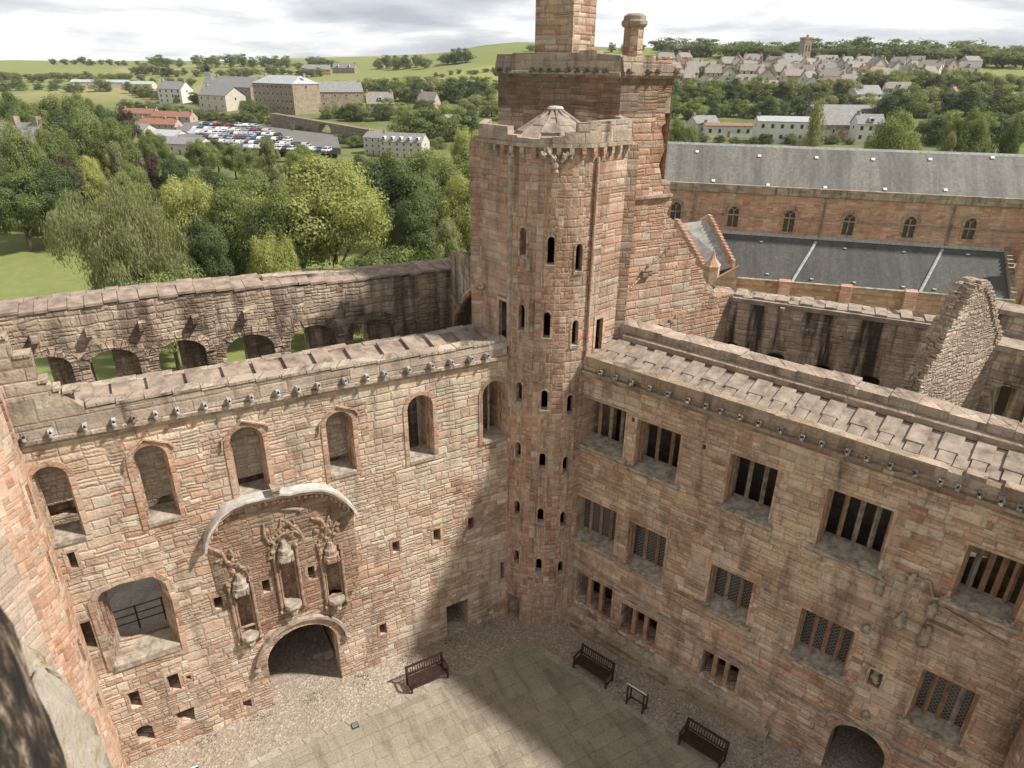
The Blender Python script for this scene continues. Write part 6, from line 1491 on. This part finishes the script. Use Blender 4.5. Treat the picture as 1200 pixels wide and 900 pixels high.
row_(20, 800, 1090, 92, 96, 8, 13, FARK, 'small garden tree between the hillside houses', 'garden trees between the hillside houses', 1.2)
# ================================================================ BUILDINGS OF THE TOWN
MAT['harl'] = plain('pale_harling', (.60, .55, .48), .9, .15, .8); MAT['white'] = plain('white_render', (.68, .67, .64), .85, .1, .8); MAT['sand'] = plain('sandstone', (.36, .29, .22), .9, .3, .8)
MAT['pinkh'] = plain('pink_harling', (.50, .40, .34), .9, .2, .8); MAT['tile'] = plain('brown_tile', (.30, .265, .24), .85, .3, 1.2); MAT['rtile'] = plain('red_tile', (.34, .17, .12), .85, .3, 1.2); MAT['greyr'] = plain('grey_slate', (.26, .26, .26), .7, .25, 1.); MAT['win'] = plain('far_window_glass', (.04, .045, .05), .25, .2); MAT['lgrey'] = plain('pale_sheet_roof', (.42, .44, .46), .5, .15, .6)
def house(name, L, W, H, RH, wall_m, roof_m, nx=3, floors=2, chim=1, dormers=0, win=(.9, 1.2), hip=0., base=4., door=True):
    r = bpy.data.objects.new(name, None); COL.objects.link(r)
    m = MB(); x, y = L/2, W/2
    m.hexa([(-x, -y, -base), (x, -y, -base), (x, y, -base), (-x, y, -base)], [(-x, -y, H), (x, -y, H), (x, y, H), (-x, y, H)])
    if hip == 0: m.add([(-x, -y, H), (-x, y, H), (-x, 0, H+RH-.05)], [(0, 2, 1)]); m.add([(x, -y, H), (x, y, H), (x, 0, H+RH-.05)], [(0, 1, 2)])
    m.build('wall', MAT[wall_m], r)
    ov = .3; k = RH/y; h = hip
    m = MB(); zt = H+RH; ze = H-ov*k
    m.add([(-x-ov, -y-ov, ze), (x+ov, -y-ov, ze), (x+ov-h, 0, zt), (-x-ov+h, 0, zt), (-x-ov, y+ov, ze), (x+ov, y+ov, ze)], [(0, 1, 2, 3), (3, 2, 5, 4)]+([(0, 3, 4), (1, 5, 2)] if h else []))
    m.add([(-x-ov, -y-ov, ze+.15), (x+ov, -y-ov, ze+.15), (x+ov-h, 0, zt+.15), (-x-ov+h, 0, zt+.15), (-x-ov, y+ov, ze+.15), (x+ov, y+ov, ze+.15)], [(0, 1, 2, 3), (3, 2, 5, 4)]+([(0, 3, 4), (1, 5, 2)] if h else []))
    rf = m.build('roof', MAT[roof_m], r)
    for c in range(chim):
        m = MB(); cx = (-x+.7) if c == 0 else (x-.7 if c == 1 else -x+L*c/chim); m.box((cx, 0, zt+.3), (.8, 1.3, 1.8)); m.build('chimney', MAT['sand'], rf)
        m = MB()
    for d in range(dormers):
        dx = -x+L*(d+.5)/dormers; m = MB(); m.box((dx, -y*.55, H+RH*.45), (1.5, y*.9, 1.3)); dm = m.build('dormer', MAT['white'], rf)
        m = MB(); m.box((dx, -y*1.0-.02, H+RH*.45), (1.0, .06, .85)); m.build('pane', MAT['win'], dm)
    fh = H/floors
    for f in range(floors):
        for i in range(nx):
            wx = -x+L*(i+.5)/nx
            for s in (-1, 1):
                if door and f == 0 and i == nx//2: continue
                m = MB(); m.box((wx, s*(y+.01), fh*f+fh*.55), (win[0]+.25, .08, win[1]+.25)); wo = m.build('window', MAT['white' if wall_m != 'white' else 'sand'], r)
                m = MB(); m.box((wx, s*(y+.04), fh*f+fh*.55), (win[0], .06, win[1])); m.build('pane', MAT['win'], wo)
                if s == 1 and nx > 6: break
    if door:
        m = MB(); m.box((-x+L*(nx//2+.5)/nx, -y-.03, 1.05), (1.0, .08, 2.1)); m.build('door', MAT['rtile' if wall_m != 'pinkh' else 'win'], r)
    m = MB(); m.box((x+.01, 0, fh*(floors-.45)), (.06, .9, 1.1)); m.build('window', MAT['win'], r); m = MB(); m.box((-x-.01, 0, fh*(floors-.45)), (.06, .9, 1.1)); m.build('window', MAT['win'], r)
    return r
def put(o, px, yb, rot, label, cat, group=None, dist=None, sc=1.):
    p = ghit(px, yb) if dist is None else atd(px, yb, dist); o.location = (p[0], p[1], terr(p[0], p[1]) if dist is None else max(terr(p[0], p[1]), p[2])); o.rotation_euler = (0, 0, rot); o.scale = (sc, sc, sc)
    o['label'] = label; o['category'] = cat
    if group: o['group'] = group
    return o
RD = math.radians
# the distillery and mill
put(house('mill', 34, 16, 13, 3.5, 'sand', 'lgrey', 9, 4, 2, 0, (1.2, 1.4), 4.), 338, 130, RD(-38), 'long four-storey stone mill with a pale grey roof and rows of windows', 'mill')
put(house('warehouse', 30, 14, 8, 5, 'sand', 'greyr', 5, 2, 2), 392, 126, RD(20), 'gabled grey-roofed stone building to the right of the long mill', 'warehouse')
put(house('warehouse', 34, 14, 9, 5, 'sand', 'greyr', 5, 2, 1), 283, 122, RD(-30), 'gabled stone warehouse between the pagoda roof and the long mill', 'warehouse')
put(house('warehouse', 24, 12, 7, 4, 'harl', 'greyr', 4, 2, 1), 262, 128, RD(-35), 'low stone warehouse in front of the pagoda-roofed kiln', 'warehouse')
kl = bpy.data.objects.new('kiln', None); COL.objects.link(kl); m = MB(); m.box((0, 0, 1), (9, 9, 12)); m.build('wall', MAT['sand'], kl)
m = MB(); m.lathe((0, 0, 7), [(6.8, 0), (4.2, 3), (2.2, 7), (1.6, 9.5)], 4, math.pi/4, math.pi/4+2*math.pi); kr = m.build('roof', MAT['greyr'], kl); m = MB(); m.lathe((0, 0, 16.5), [(1.5, 0), (1.5, 2), (2.4, 2.1), (.8, 3.6), (0, 4.6)], 4, math.pi/4, math.pi/4+2*math.pi); m.build('pagoda_vent', MAT['iron'], kr)
put(kl, 249, 120, .2, 'square kiln with a steep pagoda roof rising above the distillery', 'kiln')
put(house('white_house', 18, 10, 8, 4, 'white', 'greyr', 4, 3, 2), 208, 121, RD(-20), 'tall white house with grey roof left of the distillery', 'house')
for i, (px, yb, L, rot, wm, rm) in enumerate([(168, 142, 26, -12, 'pinkh', 'rtile'), (206, 146, 28, -12, 'pinkh', 'rtile'), (190, 156, 24, -10, 'pinkh', 'rtile')]):
    put(house('terrace', L, 8, 5, 3, wm, rm, 6, 2, 3), px, yb, RD(rot), ['red-roofed terrace farthest left beside the purple beech', 'red-roofed terrace with pinkish gable facing the car park', 'nearest red-roofed terrace in front of the other two'][i], 'terrace', None, None, .72)
for i, (px, yb, L, W_, H, rm, lb) in enumerate([(160, 160, 20, 10, 4, 'greyr', 'low grey-roofed building left of the round green tree'), (200, 168, 16, 12, 4, 'lgrey', 'low flat-looking grey building beyond the round green tree'), (222, 180, 20, 12, 4.5, 'greyr', 'stone school-like building with grey roof beside the dark trees'), (245, 166, 18, 12, 3.5, 'lgrey', 'pale grey shed roof at the edge of the car park'), (120, 102, 60, 14, 5, 'lgrey', 'long pale industrial roof far off above the park belt'), (165, 104, 30, 14, 5, 'lgrey', 'shorter industrial roof far off right of the long one')]):
    SCL = .75 if i < 4 else .7
    put(house('low_building', L, W_, H, 2.5, 'harl', rm, 5, 1, 0), px, yb, RD(-15 if i < 4 else 5), lb, 'building', None, None, SCL)
put(house('farmhouse', 26, 9, 5, 4, 'sand', 'greyr', 5, 2, 3, 0), 372, 88, RD(8), 'long stone farmhouse on the hill, left of the second one', 'farmhouse')
put(house('farmhouse', 24, 9, 5, 4.5, 'sand', 'greyr', 5, 2, 2, 2), 405, 86, RD(-12), 'long stone farmhouse on the hill, right of the first one', 'farmhouse')
put(house('villa', 13, 9, 6, 5, 'sand', 'tile', 3, 2, 2, 1), 446, 136, RD(15), 'gabled stone villa among trees below the hill field', 'villa')
put(house('villa', 10, 8, 5, 5, 'pinkh', 'tile', 2, 2, 1), 503, 132, RD(-25), 'smaller pink villa half hidden by trees below the hill field', 'villa')
put(house('shed', 10, 5, 3, 1, 'rtile', 'lgrey', 2, 1, 0), 520, 146, RD(0), 'low shed with a reddish wall beside the railway', 'shed')
put(house('flats', 24, 12, 8, 4, 'harl', 'greyr', 6, 3, 1, 5), 475, 184, RD(-14), 'beige flats with a row of dormers showing over the park trees', 'flats', None, None, .62)
put(house('flats', 12, 12, 9, 3, 'harl', 'greyr', 3, 3, 1), 444, 180, RD(-20), 'beige block joined to the left of the dormered flats', 'flats', None, None, .6)
# roofs by the park edge, left
put(house('lodge', 16, 8, 4, 3.5, 'sand', 'greyr', 4, 1, 3), 18, 193, RD(-10), 'low stone lodge with brown chimneys at the left edge of the park', 'lodge', None, 165)
st_ = bpy.data.objects.new('pointed_tower', None); COL.objects.link(st_); m = MB(); m.lathe((0, 0, -8), [(1.1, 0), (1.1, 9)], 10); m.build('wall', MAT['sand'], st_); m = MB(); m.lathe((0, 0, 1), [(1.4, 0), (0, 4.6)], 10); m.build('roof', MAT['tile'], st_)
put(st_, 68, 182, 0, 'small round tower with a pointed roof rising beside the purple beech', 'tower', None, 170)
st2 = copy_tree(st_); put(st2, 133, 190, 0, 'second pointed roof showing between the conifer and the purple beech', 'tower', None, 172, .8)
# railway wall and bridge
wa, wb = ghit(318, 150), ghit(470, 178); 
rwy = thing('railway_wall', 'long dark stone retaining wall and bridge of the railway beside the car park', 'wall', (float(wa[0]), float(wa[1]), 0))
RWf = Frame(wa[:2], wb[:2]); Lq = float(np.linalg.norm(wb[:2]-wa[:2])); z0, z1 = terr(wa[0], wa[1]), terr(wb[0], wb[1])
wall(RWf.P, [(0, z0-6), (Lq, z1-6), (Lq, z1+5.5), (0, z0+6)], [arch(Lq*.42, Lq*.42+9, z0-5.5, z0+4.2, .5)], 0, 3).build('wall', masonry('railway_stone', GREYB, .5, 1.2, stain=.5, dark=.8), rwy)
# car park
cp0 = ghit(262, 175); 
def carp():
    m = MB(); pts = [ghit(x, y)[:2] for x, y in ((215, 180), (400, 186), (395, 165), (330, 148), (240, 143), (205, 150))]; n = len(pts); zc_ = max(terr(*p) for p in pts)+.15
    vs = [(p[0], p[1], zc_) for p in pts]; m.hexa([(a, b_, c-2) for a, b_, c in vs], vs); return m, zc_
MAT['tarmac'] = plain('tarmac', (.17, .165, .16), .9, .2, .4)
m, CZ = carp(); tag(m.build('car_park', MAT['tarmac']), kind='structure')
cars = {}
for nm, c in (('white', (.70, .70, .70)), ('silver', (.42, .43, .45)), ('dark grey', (.06, .06, .07)), ('blue', (.05, .10, .25)), ('red', (.32, .04, .03))):
    MAT['car_'+nm] = plain('car_paint_'+nm.replace(' ', '_'), c, .3, .05)
    r = bpy.data.objects.new('parked_car', None); COL.objects.link(r)
    prof = [(-2.1, .35), (2.1, .35), (2.15, .75), (1.3, .9), (.55, 1.42), (-1.2, 1.45), (-2.0, .95), (-2.15, .7)]
    m = MB(); m.hexa([(x, -.85, z) for x, z in prof], [(x, .85, z) for x, z in prof]); m.build('body', MAT['car_'+nm], r)
    gp_ = [(1.2, .93), (.55, 1.36), (-1.2, 1.38), (-1.85, .95)]; m = MB(); m.hexa([(x, -.87, z) for x, z in gp_], [(x, .87, z) for x, z in gp_]); m.add([(1.28, -.75, .93), (1.28, .75, .93), (.57, .7, 1.43), (.57, -.7, 1.43)], [(0, 1, 2, 3)]); m.build('glass', MAT['win'], r)
    for sx in (-1.3, 1.35):
        for sy in (-.82, .82): m = MB(); m.tube([(sx, sy-.1, .32), (sx, sy+.1, .32)], .33, 10); m.build('wheel', MAT['iron'], r)
    cars[nm] = [r, False]
wts = ['white']*3+['silver']*3+['dark grey']*3+['blue']*1+['red']*1
for ri_, (xa, ya, xb, yb, n) in enumerate([(228, 152, 318, 155, 19), (232, 157, 330, 160, 19), (242, 162, 345, 166, 18), (255, 168, 362, 172, 18), (275, 174, 385, 178, 17), (236, 146.5, 300, 149, 14)]):
    pa, pb = atz(xa, ya, CZ), atz(xb, yb, CZ); L = float(np.linalg.norm(pb-pa)); ang = math.atan2(pb[1]-pa[1], pb[0]-pa[0])
    for i in range(n):
        if random.random() < .1: continue
        nm = random.choice(wts); pr = cars[nm]; o = pr[0] if not pr[1] else copy_tree(pr[0]); pr[1] = True
        p = pa+(pb-pa)*(i+.5)/n; o.location = (p[0]+random.uniform(-.4, .4), p[1]+random.uniform(-.4, .4), CZ+.01); o.rotation_euler = (0, 0, ang+math.pi/2+random.uniform(-.06, .06)+(math.pi if random.random() < .4 else 0))
        o['label'] = '%s car, %s from the left in the %s row of the car park' % (nm, nth(i+1), ('fifth', 'fourth', 'third', 'second', 'nearest', 'farthest')[ri_]); o['category'] = 'car'; o['group'] = 'cars in the car park'
# hillside town on the right
hp_ = [house('house', 10, 7.5, 4.6, 3.2, 'harl', 'tile', 3, 2, 2), house('house', 9, 7, 4.4, 3.4, 'pinkh', 'tile', 3, 2, 1), house('house', 12, 8, 3.2, 3.2, 'white', 'tile', 3, 1, 1, 1), house('house', 8, 7, 5, 3.4, 'harl', 'greyr', 2, 2, 1), house('house', 11, 7.5, 4.6, 3.0, 'pinkh', 'rtile', 3, 2, 1)]
hd = ['cream house with brown tiled roof', 'pinkish house with brown tiled roof', 'white bungalow with a dormer in its brown roof', 'cream house with grey roof', 'pinkish house with red tiled roof']
used_ = [False]*5
zone = [(785, 800, 104, 70, 'close beside the square tower'), (800, 900, 104, 78, 'left part of the hillside town'), (900, 990, 108, 78, 'middle of the hillside town'), (990, 1100, 108, 82, 'right part of the hillside town')]
HC = {}
def hput(px, yb, zn):
    k = random.choices(range(5), (5, 4, 3, 2, .6))[0]; o = hp_[k] if not used_[k] else copy_tree(hp_[k]); used_[k] = True
    put(o, px, yb, random.choice((.15, -.2, .5, -.6, 1.3, 1.7))+random.uniform(-.12, .12), '%s, %s in the %s hillside row' % (hd[k], nth(zn[1]), zn[0]), 'house', 'houses of the hillside town', None, random.uniform(1.0, 1.35))
for rn, yb, x0, x1, st_p in [('second', 80, 862, 1000, 13), ('third', 85, 800, 1140, 14), ('fourth', 90, 785, 1090, 15), ('fifth', 95, 788, 1085, 15), ('sixth', 101, 800, 1060, 16), ('lowest', 109, 900, 1035, 15), ('topmost', 76, 780, 812, 12)]:
    x = x0; c_ = 0
    while x < x1:
        c_ += 1; hput(x+random.uniform(-2, 2), yb+random.uniform(-1.8, 1.8), (rn, c_)); x += st_p*random.uniform(1.15, 1.9)
# church tower of the hillside town, and the larger buildings in front
m = MB(); r = bpy.data.objects.new('clock_tower', None); COL.objects.link(r); m.box((0, 0, 7), (6, 6, 26)); m.build('wall', MAT['sand'], r); m = MB(); m.box((0, 0, 20.6), (6.6, 6.6, 1.2)); 
m.build('parapet', MAT['sand'], r); m = MB(); m.box((2.4, 2.4, 21.5), (1.2, 1.2, 3)); m.build('stair_cap', MAT['sand'], r)
for q in (-1, 1): m = MB(); m.box((q*1.2, -3.02, 14), (.9, .1, 4)); m.build('window', MAT['win'], r)
put(r, 939, 82, .3, 'square stone tower standing up from the middle of the hillside houses', 'tower')
put(house('villa', 14, 9, 7, 4, 'harl', 'greyr', 4, 2, 2), 925, 84, .2, 'pale villa joined beside the square stone tower on the hillside', 'villa')
for px, yb, L, W_, H, rh, wm, rm, nx, fl_, dm, rot, lb, ct in [
  (916, 166, 20, 9, 7, 1.5, 'white', 'lgrey', 6, 2, 0, -.12, 'white two-storey house with a row of dark balcony windows', 'house'), (850, 160, 18, 8, 4, .8, 'white', 'rtile', 5, 1, 0, .0, 'long white flat-roofed house with a reddish band of windows', 'house'),
  (822, 158, 10, 8, 4.5, 2.5, 'harl', 'greyr', 2, 1, 0, .3, 'grey-roofed house left of the long white house', 'house'), (974, 162, 17, 9, 5, 5.5, 'sand', 'greyr', 4, 1, 0, .1, 'grey stone chapel with a steep slate roof', 'chapel'),
  (1012, 166, 9, 8, 6, 3, 'white', 'greyr', 3, 2, 1, -.1, 'narrow white house with a dormer right of the stone chapel', 'house'), (1010, 120, 16, 9, 4, 4, 'harl', 'greyr', 4, 2, 0, .3, 'grey-roofed house behind the chapel among trees', 'house'),
  (1048, 116, 12, 8, 5, 3, 'white', 'tile', 3, 2, 1, -.2, 'white gabled house left of the tall right-hand trees', 'house'), (1112, 124, 12, 8, 5, 3.5, 'pinkh', 'rtile', 3, 2, 0, .9, 'reddish-roofed house deep among the right-hand trees', 'house'),
  (1192, 134, 14, 9, 6, 3, 'white', 'greyr', 4, 2, 0, .2, 'white and grey house at the right edge above the nave', 'house'), (1135, 80, 12, 9, 5, 3, 'harl', 'greyr', 3, 2, 0, .2, 'house showing between trees on the right-hand skyline', 'house'), (985, 137, 30, 9, 3.5, 1.5, 'sand', 'greyr', 6, 1, 0, .05, 'long low grey building behind the chapel', 'building')]:
    put(house('house' if ct == 'house' else ct, L, W_, H, rh, wm, rm, nx, fl_, 1, dm), px, yb, rot, lb, ct)
# remove builder's helper values
for o in bpy.data.objects:
    if '_o' in o: del o['_o']
# prototypes never placed
for k_, (o, u_) in PROTO.items():
    if not u_:
        for c in list(o.children): bpy.data.objects.remove(c)
        bpy.data.objects.remove(o)

for o in list(COL.objects):
    o.name = o.name.split('.')[0] if False else o.name
row_(16, 800, 1110, 84, 88, 7, 11, FARK, 'small tree among the upper hillside houses', 'trees among the upper hillside houses', 1.2)
row_(12, 800, 1060, 104, 106, 9, 14, FARK, 'tree between the lowest hillside houses', 'trees between the lowest hillside houses', 1.2)
row_(18, 0, 150, 92, 94, 5, 9, FARK, 'bushy tree in the belt behind the left park', 'trees behind the left park', 1.6)
row_(14, 150, 400, 100, 104, 6, 10, FARK, 'bushy tree between the warehouses and the hill field', 'trees between the warehouses and the hill field', 1.6)
row_(14, 380, 585, 108, 106, 10, 16, FARK, 'bushy tree along the lower edge of the hill field', 'trees along the lower edge of the hill field', 1.6)
row_(12, 140, 300, 126, 146, 8, 12, MIDK, 'bushy tree round the red-roofed terraces', 'trees round the red-roofed terraces', 1.5)
row_(8, 410, 520, 172, 176, 10, 15, MIDK, 'bushy tree in front of the dormered flats', 'trees in front of the dormered flats', 1.4)
for o in bpy.data.objects:
    if '_o' in o: del o['_o']

row_(26, 795, 1090, 80, 84, 9, 14, FARK, 'dark tree between upper hillside houses', 'dark trees between upper hillside houses', 1.0)
row_(26, 795, 1090, 93, 97, 10, 15, FARK, 'dark tree between middle hillside houses', 'dark trees between middle hillside houses', 1.0)
row_(8, 590, 770, 175, 172, 40, 60, MIDK, 'large tree of the wood hidden behind the towers', 'trees behind the towers', 1.1)
row_(9, 590, 775, 140, 138, 24, 34, MIDK, 'tree of the hillside belt hidden behind the towers', 'hillside trees behind the towers', 1.3)
# beyond the 290 trees that show largest, the far woods are one mass
tr_ = [o for o in COL.objects if o.parent is None and o.get('category') == 'tree']
def seen(o): return o.scale.z*o.scale.x/max(1., o.location.x**2+o.location.y**2)
tr_.sort(key=seen, reverse=True); rest = tr_[285:]; allv = []; npo = 0
if rest:
    bpy.context.view_layer.update()
    for o in rest:
        c = [x for x in o.children if x.name.startswith('crown')][0]; n = len(c.data.vertices); co = np.empty(n*3, np.float32); c.data.vertices.foreach_get('co', co)
        a = o.rotation_euler.z; co = co.reshape(-1, 3)*np.array(o.scale); R3 = np.array([[math.cos(a), math.sin(a), 0], [-math.sin(a), math.cos(a), 0], [0, 0, 1]])
        allv.append(co@R3+np.array(o.location))
    V = np.concatenate(allv).astype(np.float32); n = len(V)//4
    me = bpy.data.meshes.new('distant_woodland'); me.vertices.add(4*n); me.vertices.foreach_set('co', V.ravel()); me.loops.add(4*n); me.loops.foreach_set('vertex_index', np.arange(4*n, dtype=np.int32)); me.polygons.add(n); me.polygons.foreach_set('loop_start', np.arange(0, 4*n, 4, dtype=np.int32)); me.update(calc_edges=True); me.materials.append(MAT['leaf_far'])
    wo = bpy.data.objects.new('distant_woodland', me); COL.objects.link(wo); tag(wo, 'far-off hedgerows and small trees scattered over the hills and hillside gardens', 'woodland', kind='stuff')
    for o in rest:
        for c in list(o.children): bpy.data.objects.remove(c)
        bpy.data.objects.remove(o)
for o in COL.objects:
    if 'label' in o and len(o['label'].split()) > 16: print('LONG', o['label'])

hm = bpy.data.materials.new('haze'); hm.use_nodes = True; t = hm.node_tree; t.nodes.clear(); ho = t.nodes.new('ShaderNodeOutputMaterial'); hv_ = t.nodes.new('ShaderNodeVolumePrincipled')
hv_.inputs['Color'].default_value = (.86, .90, .95, 1); hv_.inputs['Density'].default_value = .00009; hv_.inputs['Anisotropy'].default_value = .1; t.links.new(hv_.outputs[0], ho.inputs['Volume'])
m = MB(); m.hexa([(-4200, -4200, -25), (4200, -4200, -25), (4200, 4200, -25), (-4200, 4200, -25)], [(-4200, -4200, 95), (4200, -4200, 95), (4200, 4200, 95), (-4200, 4200, 95)])
tag(m.build('haze', hm), kind='stuff')
